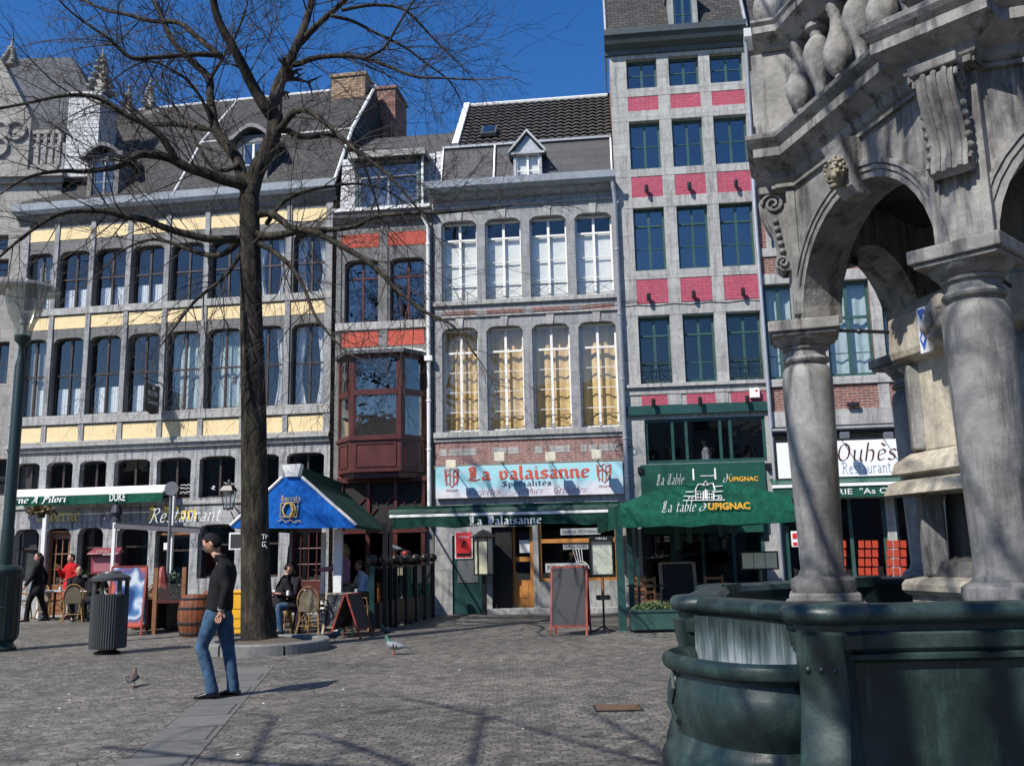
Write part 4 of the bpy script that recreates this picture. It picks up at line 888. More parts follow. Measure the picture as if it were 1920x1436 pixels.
MB().box(-.12,.12,-.1,.0,-.12,.12).build('cover',M['steelwhite'],al,bevel=.015); MB().lathe([(.03,0),(.03,.004)],12).build('red_dot',colm('red_plastic',(.6,.02,.02)),al); al.children[1].rotation_euler.x=R(90); al.children[1].location=(.04,-.101,.05)
# first floor restaurant window + sign board
a,c,zb,zt=sh[0]; b=MB(); b.box(a,c,.05,.12,zb,zb+.09); b.box(a,c,.05,.12,zt-.07,zt)
for x in (1210,1262,1288,1352,1371,1437): u=U(x,830); u=min(max(u,a+.035),c-.035); b.box(u-.035,u+.035,.052,.118,zb+.09,zt-.07)
f_=b.build('shopfront_window',M['green'],r); MB().quad((a,.09,zb),(c,.09,zb),(c,.09,zt),(a,.09,zt)).build('pane',M['glassdark'],f_)
ua,uc=U(1366,830),c; MB().quad((ua,.08,zb+.09),(uc,.08,zb+.09),(uc,.08,zt-.07),(ua,.08,zt-.07)).build('pane',M['glasssky'],f_)
us_,zs_=F.L(1206,1000,-.06); uc=U(1438,930,-.06); zt_=z(869); b=MB(); b.box(us_,uc,-.06,-.0,z(1000),zt_); bd=b.build('fascia_board',M['greensign'],r,bevel=.006)
b=MB()
for x in (1222,1277,1355,1420):
    for y in (882,905): b.ball((U(x,y,-.06),-.062,z(y)),.015,6)
split(b,'screw',M['grey'],bd)
M['gold2']=colm('orange_yellow_lettering',(.85,.42,.03),.5)
nib('La Table',U(1281,900,-.06)-U(1229,900,-.06),.26,M['steelwhite'],'lettering',bd,(U(1229,905,-.06),-.062,Z(1229,909,-.06)),nibw=.5,shear=.3)
nib("d'",U(1366,900,-.06)-U(1353,900,-.06),.2,M['steelwhite'],'lettering',bd,(U(1353,900,-.06),-.062,Z(1366,904,-.06)),nibw=.5,shear=.3)
textmesh('UPIGNAC',U(1422,900,-.06)-U(1367,900,-.06),.11,M['gold2'],'lettering',bd,(U(1367,900,-.06),-.062,Z(1390,902,-.06)),bold=.02)
ch=MB()
for x in (1300,1341): ch.box(U(x,890,-.06)-.02,U(x,890,-.06)+.02,-.066,-.06,z(900),z(879))
ch.tube([(U(1313,890,-.06),-.066,z(893)),(U(1340,890,-.06),-.066,z(893))],.012,4); ch.build('drawing',M['steelwhite'],bd)
for s_,x in ((0,1200),(1,1441)):
    pass
# glazed terrace front ground floor
a,c,zb,zt=sh[1]; b=MB()
for q in range(5): u=a+(c-a)*q/4; u=min(max(u,a+.04),c-.04); b.box(u-.04,u+.04,.1,.18,zb,zt)
b.box(a,c,.102,.178,zt-.1,zt); b.box(a,c,.102,.178,.02,.3); b.build('shopfront_frame',M['green'],r); MB().quad((a,.15,0.3),(c,.15,.3),(c,.15,zt),(a,.15,zt)).build('pane',M['glassdark'],r)
b=MB(); u=u1-.02; b.tube([(U(1395,80),-.3,ztop+.2)]+[(U(1398,100),-.12,ztop-.2),(u-.05,-.12,z(400)),(u-.02,-.12,.5)],.05,10); b.build('downpipe',M['pipe'],r,smooth=True)
b=MB(); 
for x in (1200,1441): 
    u=min(max(U(x,880),.05),u1-.05); b.box(u-.06,u+.06,-.12,-.0,z(884),z(873))
split(b,'lamp_bracket',M['black'],r)
b=MB(); P=[(0,-.03,z(570))]
for q in range(1,9): P.append((u1*q/8,-.035,z(568 if q%2 else 571)))
P.append((u1-.05,-.035,z(520))); b.tube(P,.009,4); b.build('facade_cable',M['black'],r)

# ================= brick house behind the fountain
F=BF=Fac(23.24,-.148,(1444,800),'brick_house','red brick house with white stone bands and grey-green windows, behind the fountain'); r=F.root; U=F.U; Z=F.Z
u1=U(1444,700)+13; z=lambda y,x=1590: Z(x,y)
W1=[(1447,1492),(1550,1636),(1656,1740)]; c1=[(U(a,620),U(b_,620)) for a,b_ in W1]
pit=c1[1][0]-c1[0][0]; c1[0]=(.06,c1[0][1]); wv=c1[1][1]-c1[1][0]
c1=[c1[0]]+[(c1[1][0]+i*(wv+.26),c1[1][0]+i*(wv+.26)+wv) for i in range(9)]; c1=[q for q in c1 if q[1]<u1-.1]
z1b,z1t=z(705),z(526); ztop=Z(1430,92)
tw_=(U(1421,210),U(1500,210)); z4b,z4t=Z(1440,247),Z(1440,170)
hs_=[(a,b_,z1b,z1t) for a,b_ in c1]
z3b,z3t=z1t+.95,z1t+2.6
us3=[(.35,1.05),(1.6,2.4),(3.0,3.8),(4.6,5.4),(6.2,7),(8,8.8)]
hs_+=[(a,b_,z3b,z3t) for a,b_ in us3]+[(a,b_,z4b,z4t) for a,b_ in us3]
zg=z(800)
wall(MB(),0,u1,zg,ztop,hs_,dep=.2).build('wall',M['brick'],r)
gh=[(.1+i*2.6,2.5+i*2.6,.02,2.55) for i in range(5)]
wall(MB(),0,u1,0,zg,gh,dep=.4).build('ground_floor_wall',M['limelight'],r)
s=MB(); s.box(0,u1,-.06,.012,z(720),z(705.5)); s.box(0,u1,-.03,.012,z(525),z(505)); s.box(0,u1,-.05,.012,z(798),z(766))
for (a,b_),(c_,d_) in zip(c1,c1[1:]): s.box(b_,c_,-.024,.01,z(766),z(526))
for zz in (z3b,z4b): s.box(0,u1,-.04,.012,zz-.22,zz)
for zz in (z3t,z4t): s.box(0,u1,-.035,.012,zz,zz+.3)
for a,b_ in us3:
    for zb,zt in ((z3b,z3t),(z4b,z4t)):
        s.box(a-.12,a,-.02,.01,zb,zt); s.box(b_,b_+.12,-.02,.01,zb,zt)
split(s,'stone_band',M['limelight'],r,bevel=.005)
for i,(a,b_) in enumerate(c1): window(r,a,b_,z1b,z1t,.12,'greenwin',.07,.62,1,(.4,),curt='full',cmat='greycurtain',seed=i*2,tw=.07)
for a,b_ in us3:
    window(r,a,b_,z3b,z3t,.12,'greenwin',.05,None,1,(.5,),glass='glasssky'); window(r,a,b_,z4b,z4t,.12,'greenwin',.05,None,1,(.5,),glass='glasssky')
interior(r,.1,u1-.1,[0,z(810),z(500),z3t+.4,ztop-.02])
b=MB(); b.sweep([(0,0,ztop),(u1,0,ztop)],[(0,-.02),(.2,.1),(.35,.2),(.4,.4),(0,.42)]); b.build('cornice',M['steelwhite'],r)
b=MB(); b.quad((0,-.1,ztop+.4),(u1,-.1,ztop+.4),(u1,2.4,ztop+3.8),(0,2.4,ztop+3.8)); b.quad((0,2.4,ztop+3.8),(u1,2.4,ztop+3.8),(u1,7,ztop),(0,7,ztop)); b.build('roof',M['slate'],r)
b=MB()
for i in range(5):
    a,b_=gh[i][:2]
    for q in range(4): u=a+(b_-a)*q/3; u=min(max(u,a+.04),b_-.04); b.box(u-.04,u+.04,.1,.17,.02,2.55)
    b.box(a,b_,.102,.168,.02,.4)
b.build('shopfront_frame',M['greenwin'],r)
MB().quad((0,.14,.4),(u1,.14,.4),(u1,.14,2.55),(0,.14,2.55)).build('pane',M['glassdark'],r)
# orange cushion panels seen through the door
b=MB(); v=-.0
for x0 in (1576,1610,1663):
    for cx_ in range(3 if x0>1600 else 1):
        for ry in range(4):
            a_,zz=F.L(x0+cx_*13,1078-ry*17,v); b.box(a_,a_+.125,v-.02,v,zz,zz+.17)
split(b,'orange_pane',colm('orange_red_panels',(.42,.045,.018),.5),r)
# awning housing, sign, awning of that house
sg=thing('restaurant_sign','white restaurant sign with maroon and blue lettering seen between the fountain columns','sign',F.W(U(1460,896,-.25),-.25,Z(1500,896,-.25)),F.rz)
wS=U(1760,880,-.25)-U(1460,880,-.25); hS=Z(1500,829,-.25)-Z(1500,896,-.25)
MB().box(-.06,wS+.06,.0,.1,-.06,hS+.06).build('sign_frame',M['black'],sg); MB().box(0,wS,-.01,.0,0,hS).build('board',lit('white_sign_face',(.8,.8,.8),.0),sg)
ux=lambda x,y=850:U(x,y,-.25)-U(1460,y,-.25)
nib('Les Ouhès',ux(1682)-ux(1483),hS*.5,M['maroon'],'lettering',sg,(ux(1483),-.012,hS*.42),nibw=.62,shear=.15)
nib('Restaurant',ux(1672)-ux(1578),hS*.32,colm('slate_blue_lettering',(.22,.27,.40),.6),'lettering',sg,(ux(1578),-.012,hS*.08),nibw=.42)
for i,x in enumerate((1575,1655)):
    s_=thing('sign_spotlight','grey floodlight on an arm over the white restaurant sign, %s one'%('left','right')[i],'spotlight',F.W(U(x,820,-.3),-.3,Z(x,822,-.3)),F.rz,'floodlights over the white restaurant sign')
    MB().tube([(0,.2,.05),(0,-.5,.02)],.012,6).build('arm',M['black'],s_); MB().box(-.1,.1,-.6,-.44,-.05,.08).build('housing',M['grey'],s_,bevel=.01)
s_=thing('wall_spot','black twin floodlight on the brick between stone piers above the white sign','wall light',F.W(U(1598,760),-.03,Z(1598,760)),F.rz); MB().box(-.14,.14,-.14,-.04,-.05,.05).build('housing',M['black'],s_,bevel=.01); MB().tube([(0,0,-.05),(0,-.05,.1)],.015,6).build('arm',M['black'],s_)
b=MB(); b.box(0,u1,-.3,-.02,Z(1560,814),Z(1560,800)); b.build('awning_housing',M['black'],r); b=MB(); b.tube([(0,-.33,Z(1560,806)),(u1,-.33,Z(1560,806))],.04,8); b.build('awning_rail',M['lead'],r)
aw=thing('folded_awning','narrow green awning with white lettering below the white restaurant sign','awning',F.W(U(1450,930,-.6),-.6,Z(1560,930,-.6)),F.rz)
wA=wS+.3; b=MB(); h1=Z(1560,912,-.6)-Z(1560,930,-.6); b.box(0,wA,-.02,.0,-.03,h1); b.hexa([(0,-.02,h1+.07),(wA,-.02,h1+.07),(wA,.55,h1+.25),(0,.55,h1+.25)],[(0,-.02,h1+.09),(wA,-.02,h1+.09),(wA,.55,h1+.27),(0,.55,h1+.27)]); b.build('awning_cloth',M['greensign'],aw)
MB().box(-.02,wA,-.05,.02,h1,h1+.07).build('front_bar',M['steelwhite'],aw)
textmesh('BRASSERIE  "As Ouhes"',(U(1715,925,-.6)-U(1500,925,-.6)),h1*.6,M['steelwhite'],'lettering',aw,(U(1500,925,-.6)-U(1450,930,-.6),-.022,h1*.15))

# ================= houses across the square (behind the camera, mirrored in the windows)
x=-110
for i in range(22):
    op=thing('terraced_house','plain gabled town house on the opposite side of the square','house',(0,-27,0),0,'houses facing the square from behind the viewpoint'); wd_=6+rng.random()*4; h=9+rng.random()*4; b=MB(); b.box(x,x+wd_-.02,-8,0,0,h); wl=b.build('wall',M[('limedark','brick','lime')[i%3]],op)
    b=MB(); b.hexa([(x,.1,h),(x+wd_-.02,.1,h),(x+wd_-.02,-8,h),(x,-8,h)],[(x,-3.9,h+3.4),(x+wd_-.02,-3.9,h+3.4),(x+wd_-.02,-4.1,h+3.4),(x,-4.1,h+3.4)]); b.build('roof',M['slate'],op)
    for fl_ in range(3):
        for q in range(3):
            b=MB(); u=x+.9+q*(wd_-1.2)/3; b.box(u,u+1.1,0,.03,.9+fl_*3.1,2.9+fl_*3.1); b.build('window',M['black'],op)
    x+=wd_
# ================= pale gothic building at the left edge
gp=ground(20,1165); gY=27.5
def GX(px,py,Y): p=atY(px,py,Y); return p.x,p.z
r=thing('gothic_building','pale stone gothic building with crocketed pinnacles and grey slate roof at the left edge','building',(0,0,0))
M['gstone']=bricks('pale_gothic_stone',(.36,.345,.315),(.29,.28,.26),(.2,.195,.18),.5,.28,.006,.8,.25,var=.2,streak=.25)
M['gslate']=bricks('grey_fish_slates',(.085,.09,.10),(.06,.065,.075),(.03,.03,.03),.25,.14,.008,.7,.5)
Y=26.0
xr,_=GX(60,600,Y); x0=xr-7; zt=GX(20,385,Y)[1]
eps=GX(45,340,Y)[1]
hs=[]
for (xa,xb,ya,yb) in ((-40,16,282,305),(-40,14,440,470),(-40,14,485,520),(-40,12,640,720),(-60,12,860,930)):
    a,zb=GX(xa,yb,Y); c,_=GX(xb,yb,Y); zz=GX(xb,ya,Y)[1]; hs.append((a,c,zb,zz))
b=MB(); wall(b,x0,xr+.6,0,eps+1.2,hs,dep=.3)
w_=b.build('wall',M['gstone'],r); w_.location.y=Y
for h in hs: q=window(r,*h,y=Y+.2,mat='brown',fr=.06,mull=1,bars=(.5,),glass='glass')
b=MB(); b.box(x0,xr+.6,Y+.31,Y+8,0,eps+1.2); b.build('body',M['int'],r)
# gable
gl=GX(-70,330,Y)[0]; gr_=GX(52,230,Y)[0]; ap=GX(10,112,Y); zb=eps+1.2
b=MB(); cxg=ap[0]-.1; b.hexa([(gl,Y-.1,zb-1),(gr_+.15,Y-.1,zb-1),(gr_+.15,Y+.4,zb-1),(gl,Y+.4,zb-1)],[(gl,Y-.1,zb+.8),(gr_+.15,Y-.1,zb+.8),(gr_+.15,Y+.4,zb+.8),(gl,Y+.4,zb+.8)])
b.prism([(gl,zb+.8),(gr_+.15,zb+.8),(cxg,ap[1])],Y-.1,Y+.4); b.build('gable',M['gstone'],r)
b=MB()
for q in range(3): b.tube([(GX(10,250,Y)[0]+ (q%2)*.5-.1+.28*math.cos(a/2),Y-.14,GX(10,250,Y)[1]-(q//2)*.5+.28*math.sin(a/2)) for a in range(14)],.05,5)
split(b,'tracery',M['gstone'],r)
def crocket(x,y,z,h,s,name='pinnacle'):
    b=MB(); b.lathe([(s*.55,0),(s*.6,.05),(s*.45,.1),(.03,h)],4,(x,y,z),a0=PI/4,a1=2*PI+PI/4)
    n=5
    for i in range(n):
        t=(i+.3)/n; rr=s*.5*(1-t)+.05
        for a in range(4): b.ball((x+math.cos(a*PI/2+PI/4)*rr,y+math.sin(a*PI/2+PI/4)*rr,z+.1+(h-.1)*t),.095*(1-.3*t)*s/.6+.02,6,sz=.8)
    b.ball((x,y,z+h),.12,6,sz=.8); b.lathe([(.06,0),(.02,.4)],6,(x,y,z+h)); return b.build(name,M['gstone'],r)
x,z_=GX(20,115,Y); crocket(x,Y,z_-.15,.55,.35)
x,z_=GX(168,165,Y); crocket(x+.2,Y+.3,z_-.1,1.25,.62)
x,z_=GX(240,200,Y+3); crocket(x,Y+3,z_-.5,.9,.35); x,z_=GX(281,180,Y+3); crocket(x,Y+3,z_-.45,.75,.35)
# slate covered chimney stack / dormer cheek under pinnacle
xa,za=GX(120,320,Y); xb,zb_=GX(155,180,Y); b=MB(); b.box(xa,xb+.55,Y,Y+1.2,za-.2,zb_+.0); b.box(xa-.05,xb+.6,Y-.05,Y+1.25,zb_,zb_+.12); b.build('slate_stack',M['slatewhite'],r)
xc,zc=GX(281,205,Y+3); b=MB(); b.prism([(xc-.9,zc-1.4),(xc+.35,zc-1.4),(xc+.35,zc),(xc-.1,zc-.1)],Y+2.9,Y+3.3); b.build('rear_gable',M['gstone'],r)
# roofs
t1=GX(30,125,Y+4); t2=GX(130,108,Y+4); e2=GX(225,230,Y+1)
b=MB(); b.quad((x0,Y+.1,eps),(e2[0]+1.2,Y+.1,eps),(t2[0]+.1,Y+4,t2[1]),(x0,Y+4,t2[1])); b.quad((e2[0]+1.2,Y+.1,eps),(e2[0]+1.6,Y+8,eps),(t2[0]+.1,Y+4,t2[1])); b.quad((x0,Y+4,t2[1]),(t2[0]+.1,Y+4,t2[1]),(e2[0]+1.6,Y+8,eps),(x0,Y+8,eps)); b.build('roof',M['gslate'],r)
# balustrade with tracery between gable and stack
xa,za=GX(55,318,Y); xb,zb2=GX(112,268,Y); b=MB(); b.box(xa,xb,Y-.05,Y+.1,za-.02,za+.12); b.box(xa,xb,Y-.05,Y+.1,zb2+.28,zb2+.4)
n=4
for i in range(n+1): u=xa+(xb-xa)*i/n; b.box(u-.05,u+.05,Y-.04,Y+.09,za+.12,zb2+.28)
for i in range(n): u=xa+(xb-xa)*(i+.5)/n; b.tube([(u+.13*math.cos(a/2),Y,zb2+.0+.13*math.sin(a/2)) for a in range(14)],.035,5)
b.build('balustrade',M['gstone'],r)
b=MB(); xa,za=GX(-60,345,Y); b.box(x0,xr+.7,Y-.25,Y,za+.1,za+.3); b.box(x0,xr+.65,Y-.15,Y,za-.05,za+.1); b.build('string_course',M['gstone'],r)
# ================= monumental fountain
FC=Vector((3.6,5.75,0)); FR=1.65; VA=[103.0+60*k for k in range(6)]
def stonemat(name,base,dark,rough=.75,b=.5,lic=.3):
    N=NT(name); v=N.tc.outputs['Object']; f=N.noise(v,1.7,8,.65); f2=N.noise(v,14,6,.7); f3=N.noise(N.map((6,6,.8)),1.5,7,.7)
    c=N.ramp(f,[(.34,tuple(x*.45 for x in base)),(.52,base),(.70,tuple(min(1,x*1.3) for x in base))])
    c=N.mix(c,dark,N.ramp(f3,[(.50,g(0)),(.64,g(.85))])); c=N.mix(c,N.ramp(f2,[(.3,g(.68)),(.7,g(1.2))]),.8,'MULTIPLY')
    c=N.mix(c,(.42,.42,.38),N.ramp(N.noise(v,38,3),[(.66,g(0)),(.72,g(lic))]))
    N.l(c,N.b.inputs['Base Color']); N.b.inputs['Roughness'].default_value=rough; N.b.inputs['Specular IOR Level'].default_value=.35
    N.bump(f2,b,.02); return N.m
M['fstone']=stonemat('weathered_fountain_stone',(.27,.264,.248),(.05,.048,.045))
M['fstone2']=stonemat('polished_column_stone',(.235,.232,.222),(.085,.084,.08),.5,.25,.15)
M['fsand']=stonemat('worn_sandstone',(.36,.33,.27),(.17,.155,.13)); M['fcream']=stonemat('pale_cream_stone',(.46,.41,.32),(.33,.30,.25)); M['fshade']=stonemat('shade_tinted_stone',(.10,.098,.094),(.04,.04,.04)); M['fmask']=stonemat('tan_patina',(.26,.23,.17),(.10,.09,.07))  # fountain interior: shade under the arches is put into a darker stone colour
def bronze():
    N=NT('dark_green_bronze'); v=N.tc.outputs['Object']; f=N.noise(v,2.2,8,.65)
    c=N.ramp(f,[(.3,(.006,.014,.014)),(.52,(.015,.031,.029)),(.75,(.050,.078,.072))])
    st=N.noise(N.map((5,5,.7)),1.6,8,.7); c=N.mix(c,(.08,.13,.11),N.ramp(st,[(.54,g(0)),(.74,g(.5))]))
    f2=N.noise(v,60,4,.7); c=N.mix(c,N.ramp(f2,[(.3,g(.7)),(.75,g(1.5))]),.7,'MULTIPLY')
    N.l(c,N.b.inputs['Base Color']); N.l(N.ramp(f,[(.3,g(.27)),(.7,g(.55))]),N.b.inputs['Roughness']); N.b.inputs['Specular IOR Level'].default_value=.5
    N.bump(f2,.12,.01); return N.m
M['bronze']=bronze()
def limed():
    N=NT('lime_streaked_bronze'); v=N.tc.outputs['Object']; sep=N.n('SeparateXYZ'); N.l(v,sep.inputs[0])
    st=N.noise(N.map((14,14,1.1)),1.5,8,.75); gr=N.n('MapRange'); gr.inputs['From Min'].default_value=1.16; gr.inputs['From Max'].default_value=.9; N.l(sep.outputs['Z'],gr.inputs['Value'])
    ad=N.n('Math',operation='MULTIPLY_ADD'); N.l(gr.outputs[0],ad.inputs[0]); ad.inputs[1].default_value=.42; N.l(st,ad.inputs[2])
    c=N.ramp(ad.outputs[0],[(.62,(.02,.034,.032)),(.80,(.10,.14,.14)),(1.0,(.34,.38,.41))]); N.l(c,N.b.inputs['Base Color']); N.b.inputs['Roughness'].default_value=.6; N.bump(st,.2,.01); return N.m
M['limed']=limed()
fo=thing('fountain','monumental stone fountain with arcade of columns, balustrade and dark green basin, right of the picture','fountain',FC)
def rel(x,y,z=0): return (x-FC.x,y-FC.y,z)
def polar(a,rr,z=0): return Vector((rr*math.cos(R(a)),rr*math.sin(R(a)),z))
# basin
BP=[(1.28,4.0),(5.9,4.0),(6.3,5.9),(4.9,7.3),(2.6,7.3),(1.35,6.45),(.92,5.0)]
bp=[rel(*p) for p in BP]
PR=[(.16,0),(.16,.12),(.10,.16),(.05,.24),(.0,.34),(-.02,.6),(.0,.97),(.03,.985),(.03,1.005),(.012,1.012),(.03,1.03),(.035,1.085),(.02,1.10),(.02,1.125),(.05,1.135),(.064,1.15),(.068,1.17),(.062,1.19),(.045,1.204),(.02,1.209),(-.05,1.209),(-.09,1.195),(-.11,1.16),(-.10,1.12),(-.10,1.05),(-.10,.4)]
def dense(P,n=3):
    out=[]
    for i,p in enumerate(P):
        q=P[(i+1)%len(P)]
        for k in range(n): t=k/n; out.append((p[0]+(q[0]-p[0])*t,p[1]+(q[1]-p[1])*t,0))
    return out
MB().sweep(dense(bp),PR,True).build('basin',M['bronze'],fo,smooth=True)
wt=NT('dark_water'); wt.b.inputs['Base Color'].default_value=(.012,.02,.02,1); wt.b.inputs['Roughness'].default_value=.03; wt.bump(wt.noise(wt.tc.outputs['Object'],9,3),.12,.02)
MB().quad(*[(p[0]*.985,p[1]*.985,.93) for p in bp]).build('water',wt.m,fo)
# step around
b=MB(); b.slab([(p[0]*1.0+ (p[0]>0 and .3 or -.3)*1.0,p[1]+(.3 if p[1]>0 else -.3)) for p in bp],0,.13); b.build('plinth_step',M['kerb'],fo,bevel=.02)
# corner consoles of the basin
def corner(i,studs=True):
    p=Vector(BP[i]); a=Vector(BP[i-1]); c=Vector(BP[(i+1)%len(BP)])
    o=-(((a-p).normalized()+(c-p).normalized()).normalized()); t=Vector((-o.y,o.x))
    P3=lambda s,d,z: (p.x+t.x*s+o.x*d-FC.x,p.y+t.y*s+o.y*d-FC.y,z)
    b=MB(); W=.10
    pr=[(.2,.0),(.2,.14),(.13,.2),(.16,.34),(.15,.5),(.085,.7),(.05,.82),(.055,.92),(.075,.99),(.08,1.03),(.09,1.09)]
    b2=MB(); n=len(pr)
    for s_ in (-1,1):
        pass
    rows=[]
    for d,z in pr:
        w_=W*(1+.35*max(0,(.55-z))) ; rows.append([P3(-w_,-.1,z),P3(-w_,d*.86,z),P3(-w_*.8,d,z),P3(w_*.8,d,z),P3(w_,d*.86,z),P3(w_,-.1,z)])
    for ra,rb in zip(rows,rows[1:]):
        for k in range(5): b.quad(ra[k],ra[k+1],rb[k+1],rb[k])
    b.quad(*rows[-1])
    cn=b.build('corner_console',M['bronze'],fo,smooth=True)
    pth=[P3(s,d,0) for s,d in ((W+.02,-.12),(W+.02,-.03),(W-.02,.03),(0,.045),(-W+.02,.03),(-W-.02,-.03),(-W-.02,-.12))]
    MB().sweep(pth[::-1],[(o_*1.02,z_+.003) for o_,z_ in PR[10:21]]+[(-.1,1.212)]).build('corner_rim',M['bronze'],cn,smooth=True)
    b=MB(); b.hexa([P3(-W-.02,-.14,1.14),P3(W+.02,-.14,1.14),P3(W-.01,.03,1.14),P3(-W+.01,.03,1.14)],[P3(-W-.02,-.14,1.214),P3(W+.02,-.14,1.214),P3(W-.01,.03,1.214),P3(-W+.01,.03,1.214)]); b.build('rim_top',M['bronze'],cn)
    if studs:
        for s_ in (-.055,0,.055): MB().ball(P3(s_,.058,.95),.015,10).build('stud',M['bronze'],cn,smooth=True)
for i in range(7): corner(i)
# recessed, lime streaked wall and shell bowl on the left side (between corner 0 and 6)
A=Vector((*BP[0],0)); B=Vector((*BP[6],0)); mid=(A+B)/2; al=(A-B).normalized(); ou=Vector((al.y,-al.x,0)); 
if ou.x>0: ou=-ou
b=MB(); q=lambda s,d,z:(mid.x+al.x*s+ou.x*d-FC.x,mid.y+al.y*s+ou.y*d-FC.y,z)
n=10; ar=[(-.42+.84*i/n,.012+.0*i) for i in range(n+1)]
for (s0,d0),(s1,d1) in zip(ar,ar[1:]):
    f=lambda s:.055-.02*math.cos(s/.42*PI/2)
    b.quad(q(s0,f(s0),.55),q(s1,f(s1),.55),q(s1,f(s1),1.118),q(s0,f(s0),1.118))
b.build('streaked_panel',M['limed'],fo,smooth=True)
BL=[(1.12,0),(1.12,.3),(1.07,.36),(1.10,.42),(1.10,.50),(1.05,.535),(.98,.55),(.94,.575),(.90,.60),(.94,.645),(1.0,.70),(1.015,.76),(.99,.82),(.93,.87),(.93,.882),(1.0,.887),(1.04,.90),(1.055,.925),(1.035,.95),(.97,.965),(.90,.955),(.86,.92),(.82,.82),(.75,.7),(0.02,.64)]
b=MB(); sa,so2=.47,.34; N_=28; rows=[]
for rr,z in BL:
    row=[]
    for k in range(N_+1):
        t=PI*k/N_; e=.8; cx_=abs(math.cos(t))**e*(1 if math.cos(t)>0 else -1); sx_=abs(math.sin(t))**e
        row.append(q(-cx_*sa*rr,sx_*so2*rr+.0,z))
    rows.append(row)
for ra,rb in zip(rows,rows[1:]):
    for k in range(N_): b.quad(ra[k],ra[k+1],rb[k+1],rb[k])
bowl=b.build('shell_bowl',M['bronze'],fo,smooth=True)
b=MB(); w0=[q(-math.cos(PI*k/12)*sa*.8,math.sin(PI*k/12)*so2*.8,.8) for k in range(13)]; b.quad(*w0); b.build('bowl_water',wt.m,bowl)
b=MB(); base=q(-.22,so2*.92,.6); bx=Vector(base)
for (ds,dz,rr) in ((0,.10,.026),(.02,.05,.022),(-.01,0,.028),(.015,-.05,.022),(-.015,.14,.016)):
    p=q(-.17+ds,.318,.75+dz-.02); b.ball(p,rr,8,sz=1.4,sx=.7,sy=.7)
b.tube([q(-.19,.325,.87),q(-.155,.34,.81),q(-.185,.345,.74),q(-.15,.335,.67)],[.008,.014,.016,.01],6); b.build('relief',M['bronze'],bowl,smooth=True)
# pedestals, columns
def colprof():
    return [(.150,1.262),(.150,1.285),(.139,1.30),(.146,1.6),(.156,2.0),(.165,2.4),(.1665,2.56),(.160,2.62),(.145,2.65),(.130,2.66),(.130,2.675),(.15,2.685),(.156,2.70),(.15,2.715),(.134,2.725),(.134,2.765),(.15,2.77),(.155,2.785),(.148,2.79),(.165,2.80),(.195,2.83),(.205,2.85)]
def sqbox(b,a,rr,w,d,z0,z1,off=0):
    o=polar(a,1); t=Vector((-o.y,o.x,0)); c=polar(a,rr)+t*off
    P=[c-t*w/2-o*d/2,c+t*w/2-o*d/2,c+t*w/2+o*d/2,c-t*w/2+o*d/2][::-1]
    P=[c-t*w/2+o*d/2,c-t*w/2-o*d/2,c+t*w/2-o*d/2,c+t*w/2+o*d/2][::-1]
    b.hexa([(p.x,p.y,z0) for p in P],[(p.x,p.y,z1) for p in P]); return P
for i,a in enumerate(VA):
    c=polar(a,FR); b=MB(); b.lathe(colprof(),28,(c.x,c.y,0)); co=b.build('column',M['fstone2'],fo,smooth=True)
    b=MB(); b.lathe([(.2,1.155),(.205,1.17),(.21,1.2),(.205,1.235),(.185,1.25),(.16,1.262),(.16,1.268)],24,(c.x,c.y,0)); b.build('column_base',M['fstone2'],co,smooth=True)
    b=MB(); sqbox(b,a,FR,.44,.44,1.10,1.155); sqbox(b,a,FR,.5,.5,.2,1.10); b.build('pedestal',M['fstone'],co,bevel=.012)
    b=MB(); sqbox(b,a,FR,.42,.42,2.85,2.875); sqbox(b,a,FR,.46,.46,2.876,2.95); b.build('abacus',M['fstone'],co,bevel=.008)
